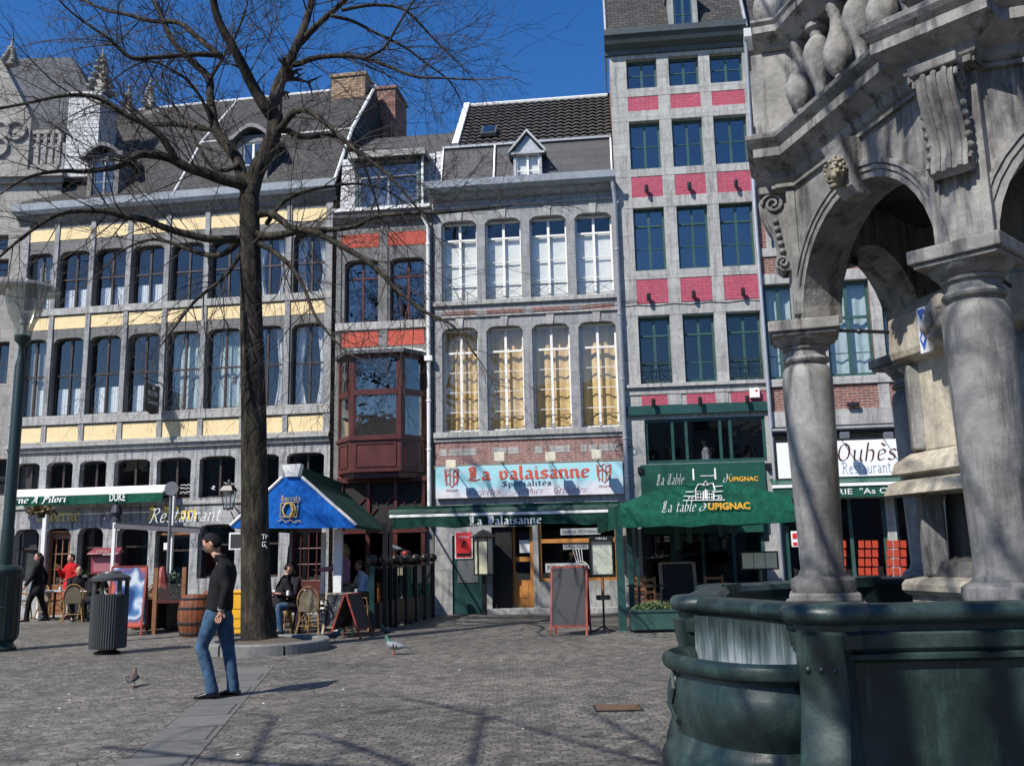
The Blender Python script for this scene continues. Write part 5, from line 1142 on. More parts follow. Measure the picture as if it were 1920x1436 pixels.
# arches and spandrels
TH=.06; TI=.22; ZS=2.951; ZA=3.95; HS=FR/2   # half side = R/2 for a hexagon
rI=.69
for i in range(6):
    a=VA[i]; a2=a+60; p=polar(a,FR); q_=polar(a2,FR); t=(q_-p).normalized(); n_=polar(a+30,1); m_=(p+q_)/2; H=(q_-p).length/2
    P3=lambda s,d,z: m_+t*s+n_*d+Vector((0,0,z))
    b=MB(); NN=20; arc=[(-rI*math.cos(PI*k/NN),ZS+rI*math.sin(PI*k/NN)) for k in range(NN+1)]
    ex=TH*math.tan(R(30)); exi=TI*math.tan(R(30))
    for d,s_ in ((TH,1),(-TI,-1)):
        Hx=H+(ex if s_>0 else -exi)
        for (s0,z0),(s1,z1) in zip(arc,arc[1:]): b.quad(P3(s0,d,z0),P3(s1,d,z1),P3(s1,d,ZA),P3(s0,d,ZA))
        b.quad(P3(-Hx,d,ZS),P3(-rI,d,ZS),P3(-rI,d,ZA),P3(-Hx,d,ZA)); b.quad(P3(rI,d,ZS),P3(Hx,d,ZS),P3(Hx,d,ZA),P3(rI,d,ZA))
    for (s0,z0),(s1,z1) in zip(arc,arc[1:]): b.quad(P3(s0,TH,z0),P3(s0,-TI,z0),P3(s1,-TI,z1),P3(s1,TH,z1))
    for s_ in (-1,1): b.quad(P3(s_*rI,TH,ZS),P3(s_*(H+ex),TH,ZS),P3(s_*(H-exi),-TI,ZS),P3(s_*rI,-TI,ZS))
    b.quad(P3(-H-ex,TH,ZA),P3(H+ex,TH,ZA),P3(H-exi,-TI,ZA),P3(-H+exi,-TI,ZA))
    ao=b.build('arch',M['fstone'],fo)
    b=MB()
    for r0,r1,dd in ((rI+.0,rI+.04,.014),(rI+.045,rI+.075,.024),(rI+.08,rI+.105,.035)):
        for k in range(NN):
            t0,t1=PI*k/NN,PI*(k+1)/NN; f=lambda rr,tt,d: P3(-rr*math.cos(tt),TH+d,ZS+rr*math.sin(tt))
            b.quad(f(r0,t0,dd),f(r0,t1,dd),f(r1,t1,dd),f(r1,t0,dd)); b.quad(f(r1,t0,0),f(r1,t1,0),f(r1,t1,dd),f(r1,t0,dd)) ; b.quad(f(r0,t0,0),f(r0,t1,0),f(r0,t1,dd),f(r0,t0,dd))
    b.build('archivolt',M['fstone'],ao)
    # keystone and mask
    b=MB(); pr=[(TH+.04,3.56),(TH+.08,3.61),(TH+.09,3.68),(TH+.11,3.78),(TH+.13,3.86),(TH+.15,3.91)]
    rows=[[P3(-.075-.03*k/5,0,z),P3(-.075-.03*k/5,d,z),P3(.075+.03*k/5,d,z),P3(.075+.03*k/5,0,z)] for k,(d,z) in enumerate(pr)]
    for ra,rb in zip(rows,rows[1:]):
        for k in range(3): b.quad(ra[k],ra[k+1],rb[k+1],rb[k])
    b.quad(*rows[0][::-1]); b.build('keystone',M['fstone'],ao)
    b=MB(); c=P3(0,TH+.12,3.70); b.ball(c,.06,12,sz=1.4)
    b.ball(c+n_*.062+Vector((0,0,-.012)),.014,8,sz=1.8); b.ball(c+n_*.05+Vector((0,0,-.055)),.022,8,sz=.5)
    for s_ in (-1,1): b.ball(c+n_*.048+t*.025*s_+Vector((0,0,.028)),.013,8,sz=.6); b.ball(c+n_*.036+t*.032*s_+Vector((0,0,-.022)),.024,8)
    rg=random.Random(i)
    for k in range(60):
        an=rg.uniform(-.4,PI+.4); rr=.06+rg.uniform(-.004,.024); b.ball(c+t*math.cos(an)*rr+Vector((0,0,math.sin(an)*rr*1.3+.01))+n_*rg.uniform(-.04,.045),rg.uniform(.009,.015),6)
    b.ball(c+n_*.034+Vector((0,0,-.08)),.026,8,sz=.8)
    b.build('carved_mask',M['fmask'],ao,smooth=True)
# entablature, ressauts, consoles
RO=FR+TH/math.cos(R(30))
hexp=[polar(a,RO) for a in VA]
CP=[(-.12,3.905),(.025,3.905),(.025,3.93),(.010,3.935),(.035,3.955),(.045,3.98),(.045,4.01),(.075,4.03),(.13,4.075),(.155,4.09),(.155,4.15),(.14,4.155),(.175,4.185),(.195,4.21),(.20,4.235),(.18,4.25),(-.25,4.262)]
MB().sweep([(p.x,p.y,0) for p in hexp],CP,True).build('cornice',M['fstone'],fo,smooth=False)
b=MB(); b.slab([(polar(a,RO-.05).x,polar(a,RO-.05).y) for a in VA],3.96,4.255); b.build('ceiling_slab',M['fshade'],fo)
RP=[(-.15,4.95),(.0,4.95),(.03,4.97),(.03,4.99),(.08,5.03),(.11,5.05),(.11,5.10),(.09,5.105),(.12,5.13),(.12,5.15),(-.22,5.165),(-.25,5.1),(-.25,4.96)]
RB=RO-.02
MB().sweep([(polar(a,RB).x,polar(a,RB).y,0) for a in VA],RP,True).build('rail',M['fstone'],fo)
MB().sweep([(polar(a,RB).x,polar(a,RB).y,0) for a in VA],[(-.2,4.2),(.06,4.2),(.06,4.32),(.03,4.34),(-.16,4.34),(-.2,4.2)],True).build('balustrade_base',M['fstone'],fo)
def boxsweep(a,rr,w,prof,zoff,name,parent):
    o=polar(a,1); t=Vector((-o.y,o.x,0)); c=polar(a,rr)
    P=[c-t*w/2-o*.4,c-t*w/2,c+t*w/2,c+t*w/2-o*.4]
    return MB().sweep([(p.x,p.y,zoff) for p in P],prof).build(name,M['fstone'],parent)
for i,a in enumerate(VA):
    rs=boxsweep(a,RO+.02,.30,CP[1:],.004,'cornice_break',fo)
    boxsweep(a,RO+.01,.26,RP[1:],.004,'rail_break',fo)
    b=MB(); sqbox(b,a,RO+.0,.26,.3,4.34,4.952); pd=b.build('rail_pedestal',M['fstone'],fo,bevel=.01)
    b=MB(); sqbox(b,a,RO+.147,.16,.03,4.42,4.86); b.build('panel',M['fstone'],pd,bevel=.006)
    b=MB(); sqbox(b,a,RO-.08,.33,.30,3.906,3.94); b.build('break_soffit',M['fstone'],rs)
    # scroll console under the break
    o=polar(a,1); t=Vector((-o.y,o.x,0)); c=polar(a,RO-.03)
    S=[(.04,3.35),(.07,3.33),(.10,3.36),(.095,3.41),(.08,3.45),(.08,3.52),(.10,3.6),(.14,3.68),(.17,3.76),(.18,3.84),(.16,3.89),(.12,3.9)]
    b=MB(); W=.095; rows=[[c+t*(-W)+Vector((0,0,z)),c+t*(-W)+o*d+Vector((0,0,z)),c+t*W+o*d+Vector((0,0,z)),c+t*W+Vector((0,0,z))] for d,z in S]
    for ra,rb in zip(rows,rows[1:]):
        for k in range(3): b.quad(ra[k],ra[k+1],rb[k+1],rb[k])
    for s_ in (-.055,0,.055): b.tube([c+t*s_+o*(d+.004)+Vector((0,0,z)) for d,z in S[2:-1]],.016,6)
    co=b.build('scroll_console',M['fstone'],fo,smooth=True)
    b=MB()
    for s_ in (-1,1):
        cc_=c+t*s_*(W+.012)+o*.10+Vector((0,0,3.82)); b.tube([cc_+o*math.cos(k*.55)*(.075*(1-k/24))+Vector((0,0,math.sin(k*.55)*(.075*(1-k/24)))) for k in range(22)],.012,5)
        cc_=c+t*s_*(W+.012)+o*.06+Vector((0,0,3.39)); b.tube([cc_+o*math.cos(k*.55)*(.04*(1-k/20))+Vector((0,0,math.sin(k*.55)*(.04*(1-k/20)))) for k in range(16)],.01,5)
        for k in range(5): b.ball(c+t*s_*(W+.006)+o*(.06+.008*k)+Vector((0,0,3.47+.055*k)),.022,6)
    b.build('scroll_carving',M['fstone'],co,smooth=True)
    b=MB(); sqbox(b,a,RO+.04,.25,.24,3.89,3.945); b.build('console_cap',M['fstone'],co,bevel=.008)
    b=MB()
    for s_ in (-1,1):
        e=a+s_*6.2
    sqbox(b,a,RO-.05,.30,.06,3.0,3.893); b.build('corner_strip',M['fstone'],fo,bevel=.005)
    b=MB(); b.lathe([(.06,0),(.09,.02),(.05,.05),(.075,.09),(.105,.15),(.112,.21),(.10,.27),(.07,.32),(.02,.345)],16,tuple(polar(a,RO+.0))[:2]+(5.165,)); b.build('egg_finial',M['fstone'],fo,smooth=True)
# balusters, alternately upright and inverted
bs=[(.055,0),(.07,.01),(.07,.04),(.045,.055),(.04,.10),(.055,.115),(.085,.16),(.105,.22),(.10,.29),(.07,.37),(.045,.45),(.038,.52),(.05,.54),(.05,.56),(.06,.575),(.06,.61)]
up_=MB().lathe(bs,16); dn_=MB().lathe([(x,.61-z) for x,z in bs[::-1]],16)
first={}
for i in range(6):
    p=polar(VA[i],RB-.04); q_=polar(VA[i]+60,RB-.04)
    for k in range(6):
        f=(k+1)/7; c=p*(1-f)+q_*f; kk=k%2
        if kk not in first: first[kk]=(up_,dn_)[kk].build('baluster',M['fstone'],fo,smooth=True); first[kk].location=(c.x,c.y,4.34)
        else: o=first[kk].copy(); COL.objects.link(o); o.location=(c.x,c.y,4.34)
# core pier
def hexprof(prof,name,mat,smooth=False):
    return MB().sweep([(polar(a,.001).x,polar(a,.001).y,0) for a in VA] if 0 else [(polar(a,1.0).x,polar(a,1.0).y,0) for a in VA],prof,True).build(name,mat,fo,smooth=smooth)
core=hexprof([(.10,.2),(.10,1.13),(.13,1.14),(.15,1.165),(.15,1.2),(.13,1.23),(.02,1.25)],'core_base',M['fsand'])
hexprof([(.04,1.24),(.0,1.34),(-.12,1.36),(-.12,1.80),(.05,1.81)],'core_recess',M['fshade'])
hexprof([(-.12,1.76),(.20,1.765),(.17,1.84),(.08,1.87),(.09,1.885),(.15,1.90),(.13,1.97),(.04,2.03),(.0,2.04),(.0,2.05)],'core_hood',M['fcream'])
hexprof([(.0,2.04),(.0,2.62),(.04,2.64),(.09,2.66),(.10,2.70),(.09,2.93),(-.04,3.05),(-.35,3.1)],'core_die',M['fcream'])
hexprof([(-.35,3.05),(-.35,4.0)],'core_neck',M['fshade'])
for a in VA:
    b=MB(); sqbox(b,a,.96,.2,.14,1.25,1.79); sqbox(b,a,.98,.16,.1,2.05,2.61); split(b,'core_pilaster',M['fstone'],fo,bevel=.015)
    n_=polar(a+30,1); t=Vector((-n_.y,n_.x,0)); apo=math.cos(R(30))
    c=n_*(apo+.12)+t*.06+Vector((0,0,2.80)); b=MB(); b.ball(c,.13,14,sz=1.25); b.ball(c+n_*.13+Vector((0,0,-.02)),.03,8,sz=1.7)
    for s_ in (-1,1): b.ball(c+n_*.09+t*.05*s_+Vector((0,0,.045)),.03,8,sz=.6); b.ball(c+n_*.085+t*.07*s_+Vector((0,0,-.05)),.05,8)
    b.ball(c+n_*.10+Vector((0,0,-.12)),.045,8,sz=.7); b.build('spout_mask',M['fsand'],core,smooth=True)
    b=MB(); P3=lambda s,z,d=.0:c+t*(s+.0)+n_*(-.03+d)+Vector((0,0,z)); b.hexa([P3(-.26,-.17),P3(-.18,-.17),P3(-.18,.12),P3(-.26,.12)],[P3(-.26,-.17,.04),P3(-.18,-.17,.04),P3(-.18,.12,.04),P3(-.26,.12,.04)]); tl=b.build('tile',colm('white_enamel',(.7,.7,.72),.2),core)
    b=MB(); b.quad(P3(-.22,-.16,.042),P3(-.185,-.08,.042),P3(-.22,0,.042),P3(-.255,-.08,.042)); b.quad(P3(-.22,.03,.043),P3(-.185,.11,.043),P3(-.255,.11,.043)); b.build('blue_diamond',colm('blue_enamel',(.05,.12,.45),.2),tl)
    MB().quad(P3(-.22,-.11,.044),P3(-.202,-.08,.044),P3(-.22,-.05,.044),P3(-.238,-.08,.044)).build('white_centre',colm('white_enamel_spot',(.7,.7,.72),.2),tl)
for a in VA:
    p=polar(a,FR-.2,2.9); q_=polar(a,1.05,2.85); b=MB(); b.tube([p,q_],.012,6); b.ball(q_,.05,8); b.ball(p*.6+q_*.4,.02,6); b.build('tie_rod',M['black'],fo)
# ================= street furniture and cafe terraces
def cloth(nm,col,var=.22):
    N=NT(nm); v=N.tc.outputs['Object']; f=N.noise(v,7,5,.6); c=N.ramp(f,[(.3,tuple(x*(1-var) for x in col)),(.7,tuple(x*(1+var) for x in col))]); N.l(c,N.b.inputs['Base Color']); N.b.inputs['Roughness'].default_value=.85; N.b.inputs['Specular IOR Level'].default_value=.2
    f2=N.noise(N.map((9,9,5)),1.6,3,.5); N.bump(f2,.5,.03); return N.m
def G(x,y): return ground(x,y)
def PX(px,py,Y): p=atY(px,py,Y); return p.x,p.z
ZY=lambda px,py,Y: atY(px,py,Y).z
XY=lambda px,py,Y: atY(px,py,Y).x
# ---- litter bin
p=G(205,1228); Y=p.y+.25; hb=ZY(205,1078,Y); rb=(XY(238,1150,Y)-XY(172,1150,Y))/2
t=thing('litter_bin','fluted dark grey cylindrical litter bin between the lamp post and the man','litter bin',(XY(205,1150,Y),Y,0))
z0=.09; zr=ZY(205,1114,Y); zc=ZY(205,1086,Y)
b=MB(); n=48; b.v=[]; 
for zz in (z0,zr):
    for k in range(n*2):
        a=PI*k/n; rr=rb*(1 if k%2 else .955); b.v.append((rr*math.cos(a),rr*math.sin(a),zz))
for k in range(n*2): j=(k+1)%(n*2); b.f.append((k,j,j+n*2,k+n*2))
b.f.append(tuple(reversed(range(n*2))))
M['bin']=colm('dark_grey_bin_metal',(.055,.06,.062),.45,metal=.2); b.build('body',M['bin'],t)
b=MB(); b.lathe([(rb*.93,zr-.04),(rb*.93,zr)],24); b.lathe([(rb*.7,0),(rb*.72,.03),(rb*.5,.05),(rb*.5,z0)],24); b.build('base',M['black'],t)
b=MB()
for a in (35,145,215,325): b.box(rb*.88*math.cos(R(a))-.03,rb*.88*math.cos(R(a))+.03,rb*.88*math.sin(R(a))-.02,rb*.88*math.sin(R(a))+.02,zr-.02,zc)
split(b,'cap_strut',M['bin'],t); b=MB(); b.lathe([(rb*1.04,zc-.02),(rb*1.05,zc+.03),(rb*.9,zc+.06),(rb*.55,zc+.10),(.02,zc+.11)],32); b.build('cap',M['bin'],t,smooth=True)
b=MB(); b.lathe([(rb*.55,zc+.10),(rb*.5,zc+.125),(.01,zc+.13)],24); b.build('ash_plate',M['bin'],t)
# ---- lamp post at the left edge
p=G(5,1222); Y=p.y+.2
t=thing('lamp_post','tall green lamp post with glass bell lantern and thick ribbed base','street lamp',(XY(3,1150,Y),Y,0))
rB=XY(31,1150,Y)-XY(1,1150,Y); zt=ZY(0,1062,Y); lp=colm('bottle_green_cast_iron',(.012,.028,.026),.4)
b=MB(); b.lathe([(rB*.95,0),(rB*.98,.05),(rB*.8,.1),(rB*.78,.14),(rB*1.0,.2),(rB,zt-.12),(rB*1.05,zt-.1),(rB*1.05,zt-.05),(rB*.9,zt),(rB*.6,zt+.03)],28); b.build('base',lp,t,smooth=True)
b=MB()
for k in range(14): a=2*PI*k/14; b.tube([(rB*1.0*math.cos(a),rB*1.0*math.sin(a),.24),(rB*1.0*math.cos(a),rB*1.0*math.sin(a),zt-.16)],.014,5)
b.lathe([(rB*1.02,zt*.5),(rB*1.04,zt*.5+.02),(rB*1.02,zt*.5+.04)],28,cap=False); b.build('base_ribs',lp,t)
xl=XY(26,640,Y)-t.location.x; lean=0
zl=ZY(26,640,Y); b=MB(); sx_=[(.105,zt),(.105,2.0),(.095,2.05),(.095,zl-.45),(.06,zl-.3),(.055,zl-.1),(.07,zl-.06),(.13,zl+.0),(.14,zl+.08),(.12,zl+.1)]
b.lathe(sx_,16,(0,0,0)); b.build('pole',lp,t,smooth=True)
zc=ZY(30,548,Y); b=MB(); b.lathe([(.14,zl+.1),(.15,zl+.2),(.19,zl+.34),(.27,zl+.5),(.36,zc-.02)],20,cap=False); N=NT('frosted_lamp_glass'); 
def frost():
    N=NT('hazy_lamp_glass'); t_=N.t; t_.nodes.remove(N.b); tr=N.n('BsdfTransparent'); tr.inputs[0].default_value=(.85,.87,.84,1); df=N.n('BsdfDiffuse'); df.inputs[0].default_value=(.22,.23,.22,1); gl=N.n('BsdfGlossy'); gl.inputs['Roughness'].default_value=.1
    m1=N.n('MixShader'); m1.inputs[0].default_value=.5; N.l(tr.outputs[0],m1.inputs[1]); N.l(df.outputs[0],m1.inputs[2]); m2=N.n('MixShader'); m2.inputs[0].default_value=.12; N.l(m1.outputs[0],m2.inputs[1]); N.l(gl.outputs[0],m2.inputs[2]); N.l(m2.outputs[0],N.out.inputs[0]); return N.m
M['frost']=frost(); b.build('glass_bell',M['frost'],t,smooth=True)
b=MB(); b.lathe([(.36,zc-.02),(.56,zc+.0),(.575,zc+.03),(.5,zc+.1),(.3,zc+.16),(.1,zc+.19),(.01,zc+.2)],28,cap=False); b.build('canopy',M['frost'],t,smooth=True)
b=MB(); b.ball((0,0,zc+.2),.05,8); b.lathe([(.05,zl+.1),(.05,zl+.3),(.08,zl+.32),(.07,zl+.5),(.02,zl+.52)],12); b.build('lamp_head',M['steelwhite'],t,smooth=True)
# ---- tree ring
tp=G(486,1222); TX,TY=tp.x,tp.y+.25
t=thing('tree_ring','round grey stone kerb ring with soil around the foot of the big tree','planter ring',(XY(500,1222,TY),TY,0)); Rr=.99
for k in range(6):
    MB().sweep([(math.cos(a)*(Rr-.2),math.sin(a)*(Rr-.2),0) for a in [R(k*60+.6+ (58.8)*i/10) for i in range(11)]],[(0,0),(.2,0),(.2,.15),(.18,.17),(.02,.17),(0,.15),(0,0)]).build('kerb_stone',M['kerb'],t)
b=MB(); b.lathe([(Rr-.19,.09),(.6,.12),(.4,.17),(.01,.2)],24); b.build('soil',colm('brown_soil',(.09,.07,.05),.95,bump=.8),t)
# ---- furniture builders
M['rattan']=bricks('honey_rattan',(.50,.32,.13),(.38,.22,.08),(.22,.12,.05),.05,.02,.004,.6,.4)
M['weave']=bricks('woven_seat_cane',(.34,.28,.17),(.20,.16,.10),(.12,.10,.07),.03,.03,.006,.7,.4)
def rchair(label,loc,rz,s=1):
    t=thing('rattan_chair',label,'chair',loc,rz,'rattan cafe chairs')
    b=MB()
    for (x,y,zt,dx,dy) in ((-.2,-.2,.45,-.04,-.04),(.2,-.2,.45,.04,-.04),(-.19,.2,.45,-.05,.07),(.19,.2,.45,.05,.07)):
        m2=MB().tube([(x+dx,y+dy,0),(x,y,.3),(x,y,zt)],.017,6); m2.build('leg',M['rattan'],t)
    b=MB(); n=16
    back=[(-.21,.0,.66),(-.24,.1,.68),(-.23,.2,.70)]+[(-.22*math.cos(PI*k/8),.24+.02*math.sin(PI*k/8),.62+.28*math.sin(PI*k/8)) for k in range(9)]+[(.23,.2,.70),(.24,.1,.68),(.21,.0,.66)]
    b.tube([(-.2,-.2,.44),(-.22,-.18,.62)]+back[:3],.015,6); b.tube([(.2,-.2,.44),(.22,-.18,.62)]+back[-3:][::-1],.015,6)
    b.tube([(-.19,.2,.42),(-.21,.24,.62)]+[(-.22*math.cos(PI*k/10),.25,.62+.29*math.sin(PI*k/10)) for k in range(11)]+[(.19,.2,.42)],.017,6)
    for s_ in (-1,1): b.tube([(s_*.22,-.2,.22),(s_*.2,0,.4),(s_*.21,.24,.22)],.011,5)
    b.tube([(-.22,-.22,.2),(.22,-.22,.2)],.011,5); b.tube([(-.22,.24,.2),(.22,.24,.2)],.011,5); b.build('frame',M['rattan'],t)
    b=MB(); b.lathe([(.0,.44),(.2,.44),(.235,.445),(.24,.46),(.23,.475),(.01,.47)],20); b.build('seat',M['weave'],t)
    b=MB(); P=[(-.185*math.cos(PI*k/10),.60+.255*math.sin(PI*k/10)) for k in range(11)]; b.prism([(.185,.46),(.185,.6)][:1]+[]+[(x,z) for x,z in P[::-1]]+[(-.185,.46)],.235,.25); b.build('backrest',M['weave'],t)
    return t
ch0=rchair('rattan armchair turned sideways, nearest to the litter bin',G(136,1166),R(200))
def pc(px,py,rz,label): c=dup(ch0,None,G(px,py),R(rz),label); return c
pc(92,1160,160,'rattan armchair just right of the woman in black'); pc(38,1160,110,'rattan armchair half hidden behind the lamp post'); pc(165,1160,20,'rattan armchair directly behind the litter bin')
pc(588,1192,165,'rattan chair with cream backrest left of the small chalk menu board'); pc(604,1178,250,'rattan armchair behind the top of the small chalk menu board'); pc(524,1186,100,'rattan chair of the bald guest, right of the trunk'); pc(552,1180,20,'rattan chair under the guest with sunglasses')
pc(682,1180,70,'rattan chair beside the green screen post')
def ctable(label,loc,mat='white',h=.74,sq=.33,grp='cafe tables'):
    t=thing('cafe_table',label,'table',loc,R(20),grp); b=MB(); b.box(-sq,sq,-sq,sq,h-.03,h); b.build('tabletop',M[mat],t,bevel=.008)
    b=MB(); b.lathe([(.03,.03),(.03,h-.03)],8); b.build('column',M['black'],t)
    for a in range(4): MB().bar((0,0,.06),(.28*math.cos(a*PI/2+.4),.28*math.sin(a*PI/2+.4),.02),.04,.03).build('foot',M['black'],t)
    return t
ctable('small square cafe table with white top between the woman in black and the red coat',G(100,1162)); ctable('white topped table behind the litter bin',G(160,1163)); ctable('cafe table in front of the guests right of the tree trunk',G(540,1170)); ctable('cafe table with pale cloth beside the green glass screen',G(668,1172),'net')
# ---- boards
def aboard(name,label,loc,rz,w,h,frame,face,cat='sign board',dep=.28,lines=0):
    t=thing(name,label,cat,loc,rz); 
    for s_ in (-1,1):
        b=MB(); y0,y1=s_*dep,s_*.02
        def F_(x,z,o=0): f=z/h; return (x,y0+(y1-y0)*f-s_*o*-1,z)
        for x in (-w/2,w/2): b.bar(F_(x,0),F_(x,h),.035,.03,up=(0,1,0))
        b.bar(F_(-w/2,h),F_(w/2,h),.035,.03); b.bar(F_(-w/2,.16),F_(w/2,.16),.035,.03); fr=b.build('frame',frame,t)
        b=MB(); b.hexa([F_(-w/2+.02,.16,-.006),F_(w/2-.02,.16,-.006),F_(w/2-.02,.16,.006),F_(-w/2+.02,.16,.006)],[F_(-w/2+.02,h-.02,-.006),F_(w/2-.02,h-.02,-.006),F_(w/2-.02,h-.02,.006),F_(-w/2+.02,h-.02,.006)])
        if isinstance(face,str): fm=M[face]
        else: fm=face
        bo=b.build('board',fm,fr)
        if lines and s_<0:
            rg=random.Random(4)
            for k in range(lines):
                zz=h-.14-k*(h-.35)/lines; m2=MB(); x=-w/2+.07
                while x<w/2-.1-(.12 if k%3 else 0):
                    wd_=rg.uniform(.02,.06); P=[F_(x+wd_*q/4,zz+rg.uniform(-.012,.012),.014) for q in range(5)]; m2.tube(P,.0035,3); x+=wd_+.018
                m2.build('chalk_writing',M['net'],bo)
    return t
M['chalk']=colm('black_chalkboard',(.03,.032,.034),.7); M['redwood']=colm('red_stained_wood',(.28,.045,.03),.5); M['palewood']=colm('pale_wood',(.42,.34,.24),.6)
p=G(628,1192); Y=p.y; w_=XY(665,1150,Y)-XY(609,1150,Y)
aboard('chalkboard','small chalk menu board with pale wood frame and white writing, right of the rattan chair',(XY(636,1150,Y),Y+.2,0),R(-4),w_,ZY(636,1113,Y),M['palewood'],'chalk',lines=11)
p=G(662,1196); Y=p.y; aboard('folding_board','red framed folding board seen edge-on like a letter A',(XY(656,1150,Y),Y+.2,0),R(78),.62,ZY(656,1114,Y),M['redwood'],'chalk',dep=.3)
p=G(1070,1192); Y=p.y+.1; w_=XY(1104,1120,Y)-XY(1037,1120,Y); aboard('blackboard','large blank blackboard in a dark red frame in front of the tavern window',(XY(1070,1120,Y),Y+.2,0),R(-12),w_,ZY(1070,1063,Y),M['redwood'],'chalk',dep=.26)
def beer():
    N=NT('blue_beer_poster'); v=N.map((1.3,1,1.0)); f=N.noise(v,1.8,1); c=N.ramp(f,[(.38,(.02,.05,.16)),(.46,(.10,.22,.42)),(.52,(.60,.66,.70)),(.58,(.04,.10,.26)),(.66,(.55,.12,.06))]); N.l(c,N.b.inputs['Base Color']); N.b.inputs['Roughness'].default_value=.3; return N.m
p=G(252,1192); Y=p.y+.1; aboard('poster_board','big A-board with a blue and white poster in a red-brown frame behind the litter bin',(XY(229,1120,Y),Y+.3,0),R(12),XY(262,1120,Y)-XY(200,1120,Y),ZY(236,1062,Y),M['redwood'],beer(),dep=.36)
# small easel frame under the green canopy
p=Vector((XY(1272,1100,20),20,0)); t=thing('easel','wooden framed chalkboard standing in the shade under the arched green canopy','easel',p,R(-3)); zt=ZY(1272,1055,20); w_=XY(1303,1100,20)-XY(1240,1100,20)
b=MB(); 
for x in (-w_/2,w_/2): b.bar((x,-.2,0),(x,.1,zt),.07,.04,up=(0,1,0))
b.bar((-w_/2,.1,zt),(w_/2,.1,zt),.07,.04); b.bar((-w_/2,-.13,.35),(w_/2,-.13,.35),.06,.04); b.build('frame',M['palewood'],t); b=MB(); b.hexa([(-w_/2,-.15,.3),(w_/2,-.15,.3),(w_/2,-.13,.3),(-w_/2,-.13,.3)],[(-w_/2,.09,zt),(w_/2,.09,zt),(w_/2,.11,zt),(-w_/2,.11,zt)]); b.build('board',M['chalk'],t)
# menu stands
M['paper']=colm('cream_menu_paper',(.66,.66,.45),.6)
p=G(1130,1186); Y=p.y; t=thing('menu_stand','black framed menu stand with a pale menu on a post, right of the large blackboard','menu stand',(XY(1130,1100,Y),Y,0)); zt,zb=ZY(1130,1014,Y),ZY(1130,1076,Y); hw=(XY(1152,1040,Y)-XY(1107,1040,Y))/2
b=MB(); b.box(-hw,hw,-.04,.04,zb-.03,zb); b.box(-hw,-hw+.03,-.042,.042,zb,zt); b.box(hw-.03,hw,-.042,.042,zb,zt); b.box(-hw,hw,-.06,.05,zt,zt+.09); b.box(-hw+.03,hw-.03,.0,.03,zb,zt); b.build('case',M['black'],t)
MB().box(-hw+.03,hw-.03,-.012,-.001,zb,zt).build('menu_sheet',colm('pale_menu_sheet',(.50,.52,.42),.6),t); textmesh('MENU',.2,.04,M['net'],'lettering',t,(-.1,-.062,zt+.025))
b=MB(); b.tube([(0,0,.6),(0,0,zb)],.03,8); b.build('post',M['wood'],t); b=MB(); b.tube([(0,0,.05),(0,0,.6)],.02,8); b.box(-.12,.12,-.1,.1,.58,.66)
for a in range(3): b.tube([(0,0,.12),(.2*math.cos(a*2.1-1.2),.2*math.sin(a*2.1-1.2),.02),(.24*math.cos(a*2.1-1.2),.24*math.sin(a*2.1-1.2),.05)],.015,5)
b.build('foot',M['black'],t)
t=thing('menu_stand','three-page pale yellow menu display on a green post under the canopy','menu stand',(XY(1424,1050,18.5),18.5,0)); Y=18.5; zt,zb=ZY(1424,1036,Y),ZY(1424,1065,Y); hw=(XY(1457,1050,Y)-XY(1391,1050,Y))/2
b=MB(); b.box(-hw-.03,hw+.03,0,.05,zb-.03,zt+.03); b.build('case',M['black'],t); 
for k in range(3): MB().box(-hw+k*2*hw/3+.006,-hw+(k+1)*2*hw/3-.006,-.012,-.002,zb,zt).build('menu_page',M['paper'],t)
MB().tube([(0,.02,0),(0,.02,zb)],.025,8).build('post',M['greensign'],t)
Y=22.6; t=thing('menu_stand','dark red wooden menu stand with a small roof behind the A-board','menu stand',(XY(196,1100,Y),Y,0)); hw=(XY(224,1060,Y)-XY(172,1060,Y))/2; zt,zb=ZY(196,1036,Y),ZY(196,1075,Y)
b=MB(); b.box(-hw,hw,-.05,.05,zb,zt-.06); b.hexa([(-hw-.05,-.2,zt-.03),(hw+.05,-.2,zt-.03),(hw+.05,.1,zt+.0),(-hw-.05,.1,zt+.0)],[(-hw-.03,-.18,zt),(hw+.0,-.18,zt),(hw+.0,.08,zt+.12),(-hw-.0,.08,zt+.12)]); b.box(-hw+.08,-hw+.14,-.02,.02,0,zb); b.box(hw-.14,hw-.08,-.021,.021,0,zb); b.build('stand',colm('raspberry_wood',(.22,.03,.05),.5),t); textmesh('MENU',hw*.9,.07,M['palewood'],'lettering',t,(-hw*.45,-.21,zt+.0)); MB().box(-hw+.06,hw-.06,-.056,-.05,zb+.05,zt-.12).build('menu_sheet',colm('dusty_pink_sheet',(.35,.12,.14),.6),t)
